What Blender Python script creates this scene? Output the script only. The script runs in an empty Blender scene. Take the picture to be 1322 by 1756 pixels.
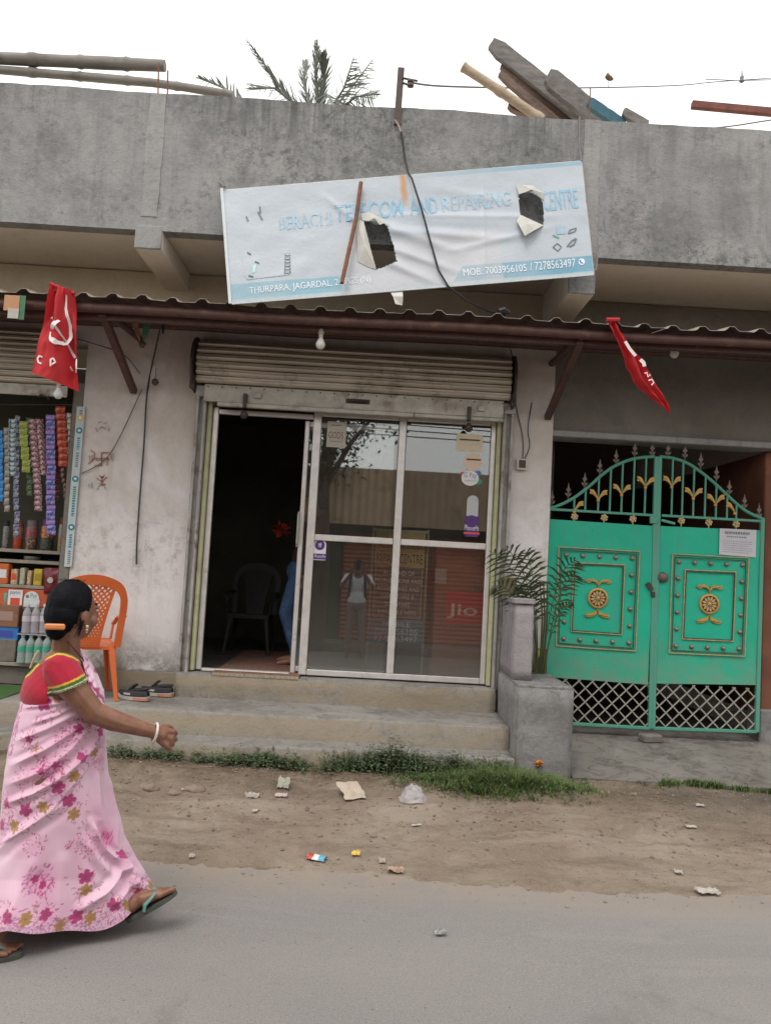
import bpy, bmesh, math, random
import numpy as np
from mathutils import Vector, Matrix, noise
random.seed(7); np.random.seed(7)
SC = bpy.context.scene
COL = SC.collection
PI = math.pi
# ------------------------------------------------------------------ camera
IW, IH, FOC, CAMZ = 1322, 1756, 1350.0, 1.6
_y, _p, _r = (math.radians(a) for a in (0.8, 3.93, 3.15))
FW = np.array([math.sin(_y)*math.cos(_p), math.cos(_y)*math.cos(_p), math.sin(_p)])
_r0 = np.array([math.cos(_y), -math.sin(_y), 0.0]); _u0 = np.cross(_r0, FW)
RT = _r0*math.cos(_r) + _u0*math.sin(_r)
UP = -_r0*math.sin(_r) + _u0*math.cos(_r)
CAMP = np.array([0, 0, CAMZ])
cd = bpy.data.cameras.new('camera'); cam = bpy.data.objects.new('camera', cd); COL.objects.link(cam)
cd.sensor_fit = 'HORIZONTAL'; cd.sensor_width = 36.0; cd.lens = 36.0*FOC/IW
cd.clip_start = 0.05; cd.clip_end = 900
cam.matrix_world = Matrix(((RT[0], UP[0], -FW[0], 0), (RT[1], UP[1], -FW[1], 0), (RT[2], UP[2], -FW[2], CAMZ), (0, 0, 0, 1)))
SC.camera = cam
# ------------------------------------------------------------------ sky, sun, exposure
SUN_EL, SUN_AZ = math.radians(58), math.radians(205)      # azimuth clockwise from +Y: behind the camera, a little to the left
world = bpy.data.worlds.new('World'); SC.world = world; world.use_nodes = True
wn = world.node_tree; wn.nodes.clear()
sky = wn.nodes.new('ShaderNodeTexSky'); sky.sky_type = 'NISHITA'; sky.sun_disc = False
sky.sun_elevation = SUN_EL; sky.sun_rotation = SUN_AZ; sky.dust_density = 4.0; sky.air_density = 1.0
hs = wn.nodes.new('ShaderNodeHueSaturation'); hs.inputs['Saturation'].default_value = 0.10
mx = wn.nodes.new('ShaderNodeMix'); mx.data_type = 'RGBA'; mx.inputs[0].default_value = 0.72
mx.inputs[7].default_value = (14.0, 13.9, 13.7, 1)           # the even grey-white of the cloud layer
bg = wn.nodes.new('ShaderNodeBackground'); bg.inputs[1].default_value = 0.105
wo = wn.nodes.new('ShaderNodeOutputWorld')
wn.links.new(sky.outputs[0], hs.inputs['Color']); wn.links.new(hs.outputs[0], mx.inputs[6])
wn.links.new(mx.outputs[2], bg.inputs[0]); wn.links.new(bg.outputs[0], wo.inputs[0])
sl = bpy.data.lights.new('sun', 'SUN'); sl.energy = 1.1; sl.angle = math.radians(25); sl.color = (1.0, 0.96, 0.9)
so = bpy.data.objects.new('sun', sl); COL.objects.link(so)
_d = Vector((math.sin(SUN_AZ)*math.cos(SUN_EL), math.cos(SUN_AZ)*math.cos(SUN_EL), math.sin(SUN_EL)))
so.rotation_euler = _d.to_track_quat('Z', 'Y').to_euler(); so.location = (0, 0, 30)
SC.view_settings.view_transform = 'Standard'; SC.view_settings.look = 'None'
SC.view_settings.exposure = 0.42; SC.view_settings.gamma = 1.0; SC.view_settings.use_curve_mapping = False
SC.render.engine = 'CYCLES'
try:
    SC.cycles.max_bounces = 8; SC.cycles.transparent_max_bounces = 16
except Exception: pass

# ------------------------------------------------------------------ layout helpers: a point of the photograph at a known distance
def _ray(px, py): return FW*FOC + RT*(px-IW/2) - UP*(py-IH/2)
def at(px, py, Y):
    d = _ray(px, py); return Vector(CAMP + d*(Y/d[1]))
def atz(px, py, z):
    d = _ray(px, py); return Vector(CAMP + d*((z-CAMZ)/d[2]))
def V(*a): return Vector(a)

# ------------------------------------------------------------------ mesh builder
class MB:
    def __init__(s): s.v = []; s.f = []; s.m = []; s.col = None
    def _a(s, vs, fs, m=0):
        o = len(s.v); s.v.extend([tuple(p) for p in vs]); s.f.extend([tuple(i+o for i in f) for f in fs]); s.m.extend([m]*len(fs)); return s
    def box(s, x0, x1, y0, y1, z0, z1, m=0, bev=0.0):
        if x1 < x0: x0, x1 = x1, x0
        if y1 < y0: y0, y1 = y1, y0
        if z1 < z0: z0, z1 = z1, z0
        return s.obox(V((x0+x1)/2, (y0+y1)/2, (z0+z1)/2), V((x1-x0)/2, 0, 0), V(0, (y1-y0)/2, 0), V(0, 0, (z1-z0)/2), m, bev)
    def obox(s, c, a, b, d, m=0, bev=0.0):
        c, a, b, d = Vector(c), Vector(a), Vector(b), Vector(d)
        if bev <= 0:
            vs = [c+a*i+b*j+d*k for i in (-1, 1) for j in (-1, 1) for k in (-1, 1)]
            return s._a(vs, [(0, 1, 3, 2), (4, 6, 7, 5), (0, 4, 5, 1), (2, 3, 7, 6), (0, 2, 6, 4), (1, 5, 7, 3)], m)
        bm = bmesh.new(); bmesh.ops.create_cube(bm, size=2)
        for v in bm.verts: v.co = Vector((v.co.x*a.length, v.co.y*b.length, v.co.z*d.length))
        bmesh.ops.bevel(bm, geom=bm.edges[:], offset=min(bev, .45*min(a.length, b.length, d.length)*2), segments=1, affect='EDGES')
        A, B, D = a.normalized(), b.normalized(), d.normalized()
        bm.verts.index_update()
        vs = [c+A*v.co.x+B*v.co.y+D*v.co.z for v in bm.verts]; fs = [[v.index for v in f.verts] for f in bm.faces]; bm.free()
        return s._a(vs, fs, m)
    def bar(s, p, q, w, h, upv=(0, 0, 1), m=0, bev=0.0):
        p, q = Vector(p), Vector(q); t = (q-p); u = Vector(upv); sd = t.cross(u)
        if sd.length < 1e-6: sd = t.cross(V(1, 0, 0))
        sd.normalize(); u = sd.cross(t).normalized()
        return s.obox((p+q)/2, t/2, sd*(w/2), u*(h/2), m, bev)
    def tube(s, pts, r, n=8, m=0, cap=True, flat=1.0):
        pts = [Vector(p) for p in pts]; k = len(pts)
        rs = r if isinstance(r, (list, tuple)) else [r]*k
        t0 = (pts[1]-pts[0]).normalized(); ref = V(0, 0, 1) if abs(t0.z) < .9 else V(1, 0, 0)
        u = t0.cross(ref).normalized(); vs = []
        for i, p in enumerate(pts):
            t = (pts[min(i+1, k-1)]-pts[max(i-1, 0)]).normalized()
            u = (u - t*u.dot(t)).normalized(); w = t.cross(u)
            for j in range(n):
                a = 2*PI*j/n; vs.append(p + (u*math.cos(a)+w*math.sin(a)*flat)*rs[i])
        fs = [(i*n+j, i*n+(j+1) % n, (i+1)*n+(j+1) % n, (i+1)*n+j) for i in range(k-1) for j in range(n)]
        if cap: fs += [tuple(reversed(range(n))), tuple((k-1)*n+j for j in range(n))]
        return s._a(vs, fs, m)
    def lathe(s, c, prof, n=20, axis='z', m=0):
        c = Vector(c); vs = []; k = len(prof)
        for r, h in prof:
            for j in range(n):
                a = 2*PI*j/n
                if axis == 'z': vs.append(c+V(r*math.cos(a), r*math.sin(a), h))
                elif axis == 'y': vs.append(c+V(r*math.cos(a), h, r*math.sin(a)))
                else: vs.append(c+V(h, r*math.cos(a), r*math.sin(a)))
        fs = [(i*n+j, i*n+(j+1) % n, (i+1)*n+(j+1) % n, (i+1)*n+j) for i in range(k-1) for j in range(n)]
        fs += [tuple(reversed(range(n))), tuple((k-1)*n+j for j in range(n))]
        return s._a(vs, fs, m)
    def prism(s, pts, ex, m=0):            # planar polygon swept along ex
        pts = [Vector(p) for p in pts]; ex = Vector(ex); n = len(pts)
        vs = pts + [p+ex for p in pts]
        fs = [tuple(range(n)), tuple(reversed(range(n, 2*n)))] + [(i, i+n, (i+1) % n+n, (i+1) % n) for i in range(n)]
        return s._a(vs, fs, m)
    def sphere(s, c, r, n=10, m=0, sc=(1, 1, 1)):
        c = Vector(c); vs = [c+V(0, 0, -r*sc[2])]; k = max(4, n//2)
        for i in range(1, k):
            a = -PI/2+PI*i/k
            for j in range(n): vs.append(c+V(r*sc[0]*math.cos(a)*math.cos(2*PI*j/n), r*sc[1]*math.cos(a)*math.sin(2*PI*j/n), r*sc[2]*math.sin(a)))
        vs.append(c+V(0, 0, r*sc[2])); L = len(vs)-1; fs = []
        for j in range(n): fs.append((0, 1+(j+1) % n, 1+j)); fs.append((L, L-n+j, L-n+(j+1) % n))
        for i in range(k-2):
            for j in range(n): fs.append((1+i*n+j, 1+i*n+(j+1) % n, 1+(i+1)*n+(j+1) % n, 1+(i+1)*n+j))
        return s._a(vs, fs, m)
    def grid(s, fn, nu, nv, m=0, keep=None):
        o = len(s.v); s.v.extend([tuple(fn(i/nu, j/nv)) for j in range(nv+1) for i in range(nu+1)])
        for j in range(nv):
            for i in range(nu):
                if keep and not keep((i+.5)/nu, (j+.5)/nv): continue
                a = o+j*(nu+1)+i; s.f.append((a, a+1, a+nu+2, a+nu+1)); s.m.append(m)
        return s
    def quad(s, a, b, c, d, m=0): return s._a([a, b, c, d], [(0, 1, 2, 3)], m)

def origin(o):
    l = Vector((0, 0, 0))
    while o is not None: l += o.location; o = o.parent
    return l
def tag(o, label=None, cat=None, group=None, kind=None):
    if label: o['label'] = label
    if cat: o['category'] = cat
    if group: o['group'] = group
    if kind: o['kind'] = kind
    return o
def thing(name, label, cat, loc, group=None):
    o = bpy.data.objects.new(name, None); o.empty_display_size = .1; COL.objects.link(o); o.location = loc
    return tag(o, label, cat, group)
def obj(name, mb, mat, parent=None, smooth=False, label=None, cat=None, group=None, kind=None, fix=True):
    mats = mat if isinstance(mat, (list, tuple)) else [mat]
    me = bpy.data.meshes.new(name); arr = np.array(mb.v, dtype=float)
    if parent is None:
        lo, hi = arr.min(0), arr.max(0); org = Vector(((lo[0]+hi[0])/2, (lo[1]+hi[1])/2, lo[2]))
    else: org = origin(parent)
    me.from_pydata((arr-np.array(org)).tolist(), [], mb.f)
    for mm in mats: me.materials.append(mm)
    if len(mats) > 1: me.polygons.foreach_set('material_index', mb.m)
    if fix:
        bm = bmesh.new(); bm.from_mesh(me); bmesh.ops.recalc_face_normals(bm, faces=bm.faces); bm.to_mesh(me); bm.free()
    if smooth:
        me.polygons.foreach_set('use_smooth', [True]*len(me.polygons))
        if smooth != 'all':
            try: me.set_sharp_from_angle(angle=math.radians(40))
            except Exception: pass
    if mb.col is not None:
        ca = me.color_attributes.new('print', 'FLOAT_COLOR', 'POINT'); ca.data.foreach_set('color', np.asarray(mb.col, dtype=np.float32).ravel())
    me.update()
    o = bpy.data.objects.new(name, me); COL.objects.link(o)
    if parent is None: o.location = org
    else: o.parent = parent
    return tag(o, label, cat, group, kind)
def dup(o, parent=None, loc=None):
    c = o.copy(); COL.objects.link(c)
    if parent is not None: c.parent = parent
    if loc is not None: c.location = loc
    for ch in [x for x in o.children]: dup(ch, c)
    return c

# ------------------------------------------------------------------ materials
def lin(r, g, b):
    f = lambda v: (v/255/12.92 if v/255 <= .04045 else ((v/255+.055)/1.055)**2.4)
    return (f(r), f(g), f(b), 1)
def node_mat(name):
    m = bpy.data.materials.new(name); m.use_nodes = True; nt = m.node_tree
    return m, nt, nt.nodes['Principled BSDF']
def _ramp(nt, src, p0, p1, c0=(0, 0, 0, 1), c1=(1, 1, 1, 1)):
    r = nt.nodes.new('ShaderNodeValToRGB'); e = r.color_ramp.elements
    e[0].position, e[0].color, e[1].position, e[1].color = p0, c0, p1, c1
    nt.links.new(src, r.inputs[0]); return r.outputs[0]
def _noise(nt, co, scale, detail=6, rough=.6, dist=0.0, stretch=None):
    if stretch:
        mp = nt.nodes.new('ShaderNodeMapping'); mp.inputs['Scale'].default_value = stretch; nt.links.new(co, mp.inputs[0]); co = mp.outputs[0]
    n = nt.nodes.new('ShaderNodeTexNoise'); n.inputs['Scale'].default_value = scale; n.inputs['Detail'].default_value = detail
    n.inputs['Roughness'].default_value = rough; n.inputs['Distortion'].default_value = dist
    nt.links.new(co, n.inputs['Vector']); return n.outputs[0]
def _mix(nt, fac, a, b, mode='MIX'):
    x = nt.nodes.new('ShaderNodeMix'); x.data_type = 'RGBA'; x.blend_type = mode
    for inp, val in ((x.inputs[0], fac), (x.inputs[6], a), (x.inputs[7], b)):
        if hasattr(val, 'is_linked') or hasattr(val, 'links'): nt.links.new(val, inp)
        else: inp.default_value = val
    return x.outputs[2]
def _mul(nt, a, k):
    x = nt.nodes.new('ShaderNodeMath'); x.operation = 'MULTIPLY'
    nt.links.new(a, x.inputs[0])
    if hasattr(k, 'links'): nt.links.new(k, x.inputs[1])
    else: x.inputs[1].default_value = k
    return x.outputs[0]
def _bump(nt, b, h, strength, dist):
    bn = nt.nodes.new('ShaderNodeBump'); bn.inputs['Strength'].default_value = strength; bn.inputs['Distance'].default_value = dist
    nt.links.new(h, bn.inputs['Height']); nt.links.new(bn.outputs[0], b.inputs['Normal'])
def _wco(nt):
    g = nt.nodes.new('ShaderNodeNewGeometry'); return g.outputs['Position']
def _oco(nt):
    g = nt.nodes.new('ShaderNodeTexCoord'); return g.outputs['Object']
def pm(name, c1, c2=None, scale=12, rough=.7, metal=0, bump=0, bscale=60, c3=None, s3=3, p3=(.55, .75), stretch=None, spec=.4, lo=.35, hi=.65, coord='obj'):
    m, nt, b = node_mat(name); b.inputs['Roughness'].default_value = rough; b.inputs['Metallic'].default_value = metal
    b.inputs['Specular IOR Level'].default_value = spec
    c2 = c2 or tuple(x*.8 for x in c1[:3])+(1,)
    co = _oco(nt) if coord == 'obj' else _wco(nt)
    col = _mix(nt, _ramp(nt, _noise(nt, co, scale, stretch=stretch), lo, hi), c1, c2)
    if c3: col = _mix(nt, _ramp(nt, _noise(nt, co, s3, 8, .7), p3[0], p3[1]), col, c3)
    nt.links.new(col, b.inputs['Base Color'])
    rr = _ramp(nt, _noise(nt, co, scale*2.3), .3, .7, (max(0, rough-.1),)*3+(1,), (min(1, rough+.1),)*3+(1,))
    nt.links.new(rr, b.inputs['Roughness'])
    if bump: _bump(nt, b, _noise(nt, co, bscale, 5), .6, bump)
    return m
def flat(name, c, rough=.55, spec=.4): return pm(name, c, tuple(x*.88 for x in c[:3])+(1,), 40, rough, spec=spec)

# text: built-in vector font turned to flat mesh
_tc = {}
def text2d(body):          # a leading ! asks for the bold cut
    if body in _tc: return _tc[body]
    cu = bpy.data.curves.new('t', 'FONT'); cu.body = body.lstrip('!'); cu.offset = .011 if body[0] == '!' else 0; cu.size = 1.0; cu.resolution_u = 3; cu.align_x = 'LEFT'
    o = bpy.data.objects.new('t', cu)
    COL.objects.link(o); dg = bpy.context.evaluated_depsgraph_get(); me = bpy.data.meshes.new_from_object(o.evaluated_get(dg))
    v = np.array([tuple(x.co)[:2] for x in me.vertices]); f = [tuple(p.vertices) for p in me.polygons]
    bpy.data.objects.remove(o); bpy.data.curves.remove(cu); bpy.data.meshes.remove(me)
    lo, hi = v.min(0), v.max(0); v = (v-lo)/(hi-lo); _tc[body] = (v, f); return v, f
def text_on(mb, body, p00, p10, p01, off, m=0, warp=None):       # text filling the parallelogram p00 (bottom left), p10 (right), p01 (top)
    v, f = text2d(body); p00, p10, p01, off = Vector(p00), Vector(p10), Vector(p01), Vector(off)
    vs = [p00+(p10-p00)*a+(p01-p00)*b+off for a, b in v]
    if warp: vs = [warp(p) for p in vs]
    return mb._a(vs, f, m)
# names cached so that letters are converted while the scene is still light
for _t in ('!TELECOM', '!AND', '!REPAIRING', '!CENTRE', '!BERACHI', '!Jio', 'THURPARA, JAGARDAL, 24 PGS (N)', 'MOB: 7003956105', '/ 7278563497', 'REPAIR  CENTRE', 'PAN AADHAAR TRANSIT',
           'ALL KIND OF', 'MOBILE PHONE AND', 'ACCESSORIES AND', 'HARDWARE &', 'SOFTWARE', 'AVAILABLE HERE', 'MOBILE', '7003956105', '7278563497', 'Jio', 'Pay',
           'G Pay', 'PhonePe', 'paytm', 'C.', 'P.', 'I. (M)', 'GODS', 'accepted here', 'BERACHI'): text2d(_t)
# ------------------------------------------------------------------ surface materials
def concrete_mat(name, base, dark, light, stain=.5, streak=True, mott=.35, dusty=None, crack=0):
    m, nt, b = node_mat(name); co = _wco(nt); b.inputs['Roughness'].default_value = .9; b.inputs['Specular IOR Level'].default_value = .2
    col = _mix(nt, _ramp(nt, _noise(nt, co, 1.6, 8, .65), .38, .66), base, light)
    n2 = _ramp(nt, _noise(nt, co, 2.3, 10, .72, .6), .5, .72)
    col = _mix(nt, _mul(nt, n2, stain), col, dark)
    if streak:                                   # rain-washed vertical grime
        n3 = _ramp(nt, _noise(nt, co, 1.0, 7, .7, .3, (9, 9, .9)), .5, .72)
        col = _mix(nt, _mul(nt, n3, stain*.8), col, dark)
    n4 = _ramp(nt, _noise(nt, co, 38, 4, .7), .58, .72)
    col = _mix(nt, _mul(nt, n4, .45), col, dark)
    n5 = _ramp(nt, _noise(nt, co, 9, 6, .75), .56, .70)
    col = _mix(nt, _mul(nt, n5, mott if mott < .5 else .6), col, dark)
    if mott > .5:                               # mould mottling in broad fields
        fld = _ramp(nt, _noise(nt, co, .8, 4, .6, .3), .44, .60); m6 = _ramp(nt, _noise(nt, co, 19, 8, .8, .4), .47, .60)
        col = _mix(nt, _mul(nt, _mul(nt, fld, m6), .75), col, dark)
    if crack:
        vo = nt.nodes.new('ShaderNodeTexVoronoi'); vo.feature = 'DISTANCE_TO_EDGE'; vo.inputs['Scale'].default_value = 1.7; wv = nt.nodes.new('ShaderNodeVectorMath'); wv.operation = 'ADD'; nn = nt.nodes.new('ShaderNodeTexNoise'); nn.inputs['Scale'].default_value = 3.5; nn.inputs['Detail'].default_value = 8; nt.links.new(co, nn.inputs['Vector'])
        nt.links.new(co, wv.inputs[0]); nt.links.new(nn.outputs[1], wv.inputs[1]); nt.links.new(wv.outputs[0], vo.inputs['Vector'])
        ck = _mul(nt, _ramp(nt, vo.outputs['Distance'], .002, .010, (1, 1, 1, 1), (0, 0, 0, 1)), _ramp(nt, _noise(nt, co, 1.3, 3), .50, .58))
        col = _mix(nt, _mul(nt, ck, crack), col, (.03, .027, .024, 1))
        splo = _mul(nt, _ramp(nt, _noise(nt, co, 5, 10, .8, .8), .50, .60), .55); col = _mix(nt, splo, col, dark)
    if dusty:                                   # road dust caught on upright faces
        ge = nt.nodes.new('ShaderNodeNewGeometry'); sp = nt.nodes.new('ShaderNodeSeparateXYZ'); nt.links.new(ge.outputs['Normal'], sp.inputs[0])
        up = _ramp(nt, sp.outputs[2], .2, .7, (1, 1, 1, 1), (0, 0, 0, 1)); pt = _ramp(nt, _noise(nt, co, 1.9, 7, .7, .5, (.5, 1, 2)), .36, .58)
        col = _mix(nt, _mul(nt, _mul(nt, up, pt), .85), col, dusty)
    if mott > .5:                               # rain streaks running down from the top edge
        sz = nt.nodes.new('ShaderNodeSeparateXYZ'); nt.links.new(co, sz.inputs[0]); mz = nt.nodes.new('ShaderNodeMapRange'); mz.inputs[1].default_value = 4.45; mz.inputs[2].default_value = 5.05; nt.links.new(sz.outputs[2], mz.inputs[0])
        col = _mix(nt, _mul(nt, _mul(nt, mz.outputs[0], _mul(nt, _ramp(nt, _noise(nt, co, .75, 4, .6, .4), .40, .60), _ramp(nt, _noise(nt, co, 1, 8, .75, .4, (9, 9, .5)), .45, .60))), .95), col, dark)
        blot = _mul(nt, _ramp(nt, _noise(nt, co, .55, 9, .78, 1.1), .50, .62), .55); col = _mix(nt, blot, col, tuple(x*.55 for x in base[:3])+(1,))
    nt.links.new(col, b.inputs['Base Color'])
    h = nt.nodes.new('ShaderNodeMath'); h.operation = 'ADD'
    nt.links.new(_noise(nt, co, 14, 6, .7), h.inputs[0]); nt.links.new(_mul(nt, _noise(nt, co, 90, 3), .35), h.inputs[1])
    _bump(nt, b, h.outputs[0], .8, .012); return m
PARAPET = concrete_mat('weathered_cement', (.245, .243, .238, 1), (.085, .085, .083, 1), (.30, .298, .29, 1), .5, True, 1.0)
PATCH = concrete_mat('patched_cement', (.27, .267, .26, 1), (.11, .11, .107, 1), (.315, .31, .30, 1), .45)
BARE = concrete_mat('bare_cement', (.155, .140, .118, 1), (.085, .076, .066, 1), (.20, .185, .16, 1), .4, False)
SOFFIT = concrete_mat('soffit_plaster', (.70, .63, .53, 1), (.48, .41, .33, 1), (.74, .67, .58, 1), .3, False)
UPPERW = concrete_mat('brown_upper_plaster', (.50, .42, .31, 1), (.32, .26, .19, 1), (.56, .48, .37, 1), .3, False)
STEPM = concrete_mat('step_cement', (.225, .212, .195, 1), (.11, .10, .088, 1), (.27, .256, .235, 1), .75, False, .45, (.29, .235, .165, 1), .8)
BLOCKM = concrete_mat('pier_cement', (.205, .198, .194, 1), (.12, .112, .106, 1), (.26, .255, .25, 1), .75, False, .45, None, .8)
PIERPINK = concrete_mat('pier_plaster', (.255, .235, .237, 1), (.15, .135, .135, 1), (.34, .32, .325, 1), .7)
APRONM = concrete_mat('apron_cement', (.185, .168, .15, 1), (.075, .066, .058, 1), (.24, .222, .20, 1), .9, False, .45, None, .9)

def whitewash():
    m, nt, b = node_mat('whitewashed_plaster'); co = _wco(nt); b.inputs['Roughness'].default_value = .9; b.inputs['Specular IOR Level'].default_value = .2
    col = _mix(nt, _ramp(nt, _noise(nt, co, 2.2, 8, .65), .35, .65), (.60, .565, .555, 1), (.68, .655, .65, 1))
    col = _mix(nt, _mul(nt, _ramp(nt, _noise(nt, co, 1.1, 9, .7, .5), .46, .68), .75), col, (.45, .40, .34, 1))     # yellowed damp
    col = _mix(nt, _mul(nt, _ramp(nt, _noise(nt, co, 1.3, 6, .7, .2, (10, 10, .8)), .56, .74), .4), col, (.33, .30, .27, 1))
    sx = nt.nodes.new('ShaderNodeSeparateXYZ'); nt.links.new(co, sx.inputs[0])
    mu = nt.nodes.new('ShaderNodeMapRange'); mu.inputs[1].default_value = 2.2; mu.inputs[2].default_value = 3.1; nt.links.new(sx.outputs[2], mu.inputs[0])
    col = _mix(nt, _mul(nt, _mul(nt, mu.outputs[0], _ramp(nt, _noise(nt, co, 2.1, 8, .7, .5), .30, .58)), .6), col, (.42, .345, .265, 1))      # awning shade and its warm bounce painted in, browner upwards
    mr = nt.nodes.new('ShaderNodeMapRange'); mr.inputs[1].default_value = .95; mr.inputs[2].default_value = .62; nt.links.new(sx.outputs[2], mr.inputs[0])
    low = _mul(nt, mr.outputs[0], _ramp(nt, _noise(nt, co, 7, 8, .75), .40, .56))            # peeled paint just above the platform
    col = _mix(nt, low, col, (.22, .20, .175, 1))
    mr2 = nt.nodes.new('ShaderNodeMapRange'); mr2.inputs[1].default_value = 1.1; mr2.inputs[2].default_value = 1.6; nt.links.new(sx.outputs[2], mr2.inputs[0])
    mr3 = nt.nodes.new('ShaderNodeMapRange'); mr3.inputs[1].default_value = 2.1; mr3.inputs[2].default_value = 1.7; nt.links.new(sx.outputs[2], mr3.inputs[0])
    hand = _mul(nt, _mul(nt, mr2.outputs[0], mr3.outputs[0]), _ramp(nt, _noise(nt, co, 10, 8, .8), .50, .62))
    col = _mix(nt, _mul(nt, hand, .6), col, (.25, .235, .215, 1))                             # rubbed hand grime
    col = _mix(nt, _mul(nt, _ramp(nt, _noise(nt, co, 45, 3, .7), .64, .72), .5), col, (.25, .22, .19, 1))
    nt.links.new(col, b.inputs['Base Color'])
    h = nt.nodes.new('ShaderNodeMath'); h.operation = 'ADD'
    nt.links.new(_noise(nt, co, 9, 6, .6), h.inputs[0]); nt.links.new(_mul(nt, low, -.8), h.inputs[1])
    _bump(nt, b, h.outputs[0], .6, .012); return m
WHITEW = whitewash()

def road_mat():
    m, nt, b = node_mat('worn_road'); co = _wco(nt); b.inputs['Roughness'].default_value = .92; b.inputs['Specular IOR Level'].default_value = .25
    col = _mix(nt, _ramp(nt, _noise(nt, co, .9, 7, .6, .4, (.6, 1.6, 1)), .35, .68), (.228, .213, .206, 1), (.258, .239, .225, 1))
    col = _mix(nt, _mul(nt, _ramp(nt, _noise(nt, co, 120, 3, .6), .50, .66), .55), col, (.145, .138, .134, 1))
    col = _mix(nt, _mul(nt, _ramp(nt, _noise(nt, co, 160, 2, .5), .60, .70), .5), col, (.40, .385, .365, 1))
    col = _mix(nt, _mul(nt, _ramp(nt, _noise(nt, co, 3.1, 8, .75, .4), .56, .72), .35), col, (.20, .183, .168, 1))
    col = _mix(nt, _mul(nt, _ramp(nt, _noise(nt, co, .8, 8, .7, .7, (.35, 2.2, 1)), .52, .66), .4), col, (.31, .285, .262, 1))       # paler wheel-worn bands
    col = _mix(nt, _mul(nt, _ramp(nt, _noise(nt, co, 1.1, 9, .75, .9), .57, .66), .45), col, (.165, .152, .145, 1))      # darker patches
    sx = nt.nodes.new('ShaderNodeSeparateXYZ'); nt.links.new(co, sx.inputs[0])
    mr = nt.nodes.new('ShaderNodeMapRange'); mr.inputs[1].default_value = 3.75; mr.inputs[2].default_value = 4.22; nt.links.new(sx.outputs[1], mr.inputs[0])
    col = _mix(nt, _mul(nt, mr.outputs[0], _ramp(nt, _noise(nt, co, 4, 8, .7), .30, .52)), col, (.285, .235, .19, 1))      # dust carried from the shoulder
    nt.links.new(col, b.inputs['Base Color'])
    _bump(nt, b, _noise(nt, co, 110, 4, .7), .55, .006); return m
def dirt_mat():
    m, nt, b = node_mat('trodden_dirt'); co = _wco(nt); b.inputs['Roughness'].default_value = .97; b.inputs['Specular IOR Level'].default_value = .1
    col = _mix(nt, _ramp(nt, _noise(nt, co, 1.7, 8, .65, .4), .36, .64), (.245, .190, .145, 1), (.32, .262, .208, 1))
    col = _mix(nt, _mul(nt, _ramp(nt, _noise(nt, co, 2.6, 9, .75, .5, (.6, 1.5, 1)), .47, .64), .7), col, (.15, .11, .08, 1))
    col = _mix(nt, _mul(nt, _ramp(nt, _noise(nt, co, 1.4, 7, .7, .5, (.4, 1.8, 1)), .54, .66), .6), col, (.36, .30, .245, 1))
    sx = nt.nodes.new('ShaderNodeSeparateXYZ'); nt.links.new(co, sx.inputs[0])
    mr = nt.nodes.new('ShaderNodeMapRange'); mr.inputs[1].default_value = 1.6; mr.inputs[2].default_value = 2.5; nt.links.new(sx.outputs[0], mr.inputs[0])
    mr2 = nt.nodes.new('ShaderNodeMapRange'); mr2.inputs[1].default_value = 4.7; mr2.inputs[2].default_value = 5.4; nt.links.new(sx.outputs[1], mr2.inputs[0])
    wet = _mul(nt, _mul(nt, mr.outputs[0], mr2.outputs[0]), _ramp(nt, _noise(nt, co, 3.3, 7, .7), .36, .56))
    mr4 = nt.nodes.new('ShaderNodeMapRange'); mr4.inputs[1].default_value = 4.95; mr4.inputs[2].default_value = 5.35; nt.links.new(sx.outputs[1], mr4.inputs[0])
    col = _mix(nt, _mul(nt, mr4.outputs[0], _ramp(nt, _noise(nt, co, 3.7, 8, .75, .6), .34, .58)), col, (.125, .092, .064, 1))     # damp soil by the weeds
    col = _mix(nt, _mul(nt, wet, .8), col, (.115, .102, .092, 1))                              # grey drain silt by the apron
    col = _mix(nt, _mul(nt, _ramp(nt, _noise(nt, co, 70, 4, .7), .56, .68), .5), col, (.31, .27, .225, 1))
    col = _mix(nt, _mul(nt, _ramp(nt, _noise(nt, co, 33, 5, .7), .60, .70), .6), col, (.085, .066, .05, 1))
    nt.links.new(col, b.inputs['Base Color'])
    _bump(nt, b, _noise(nt, co, 34, 8, .75), .9, .02); return m
ROAD, DIRT = road_mat(), dirt_mat()
STEEL = pm('galvanised_steel', (.44, .415, .36, 1), (.33, .305, .26, 1), 9, .5, .25, c3=(.15, .12, .095, 1), s3=4, p3=(.52, .68))
SLATM = pm('shutter_slat_paint', (.60, .54, .45, 1), (.48, .42, .345, 1), 8, .45, .3, c3=(.17, .12, .085, 1), s3=4, p3=(.56, .74), stretch=(.35, 1, 1))
ALU = pm('aluminium_frame', (.66, .63, .60, 1), (.57, .54, .51, 1), 14, .38, .35, c3=(.38, .34, .30, 1), s3=9, p3=(.62, .74))
RUSTPAINT = pm('rusty_brown_paint', (.105, .052, .042, 1), (.075, .036, .030, 1), 15, .55, .1, c3=(.17, .085, .05, 1), s3=9, p3=(.58, .7))
IRON = pm('dark_iron', (.055, .048, .05, 1), (.09, .06, .045, 1), 20, .55, .5)
RUST = pm('rust', (.20, .085, .045, 1), (.12, .05, .03, 1), 25, .8)
BLACKW = flat('black_cable', (.015, .015, .016, 1), .5)
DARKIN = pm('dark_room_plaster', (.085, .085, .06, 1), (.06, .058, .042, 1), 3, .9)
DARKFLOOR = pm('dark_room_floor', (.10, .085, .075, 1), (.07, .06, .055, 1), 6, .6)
PASSAGE = pm('passage_plaster', (.075, .045, .038, 1), (.055, .033, .028, 1), 3, .9)
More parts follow.
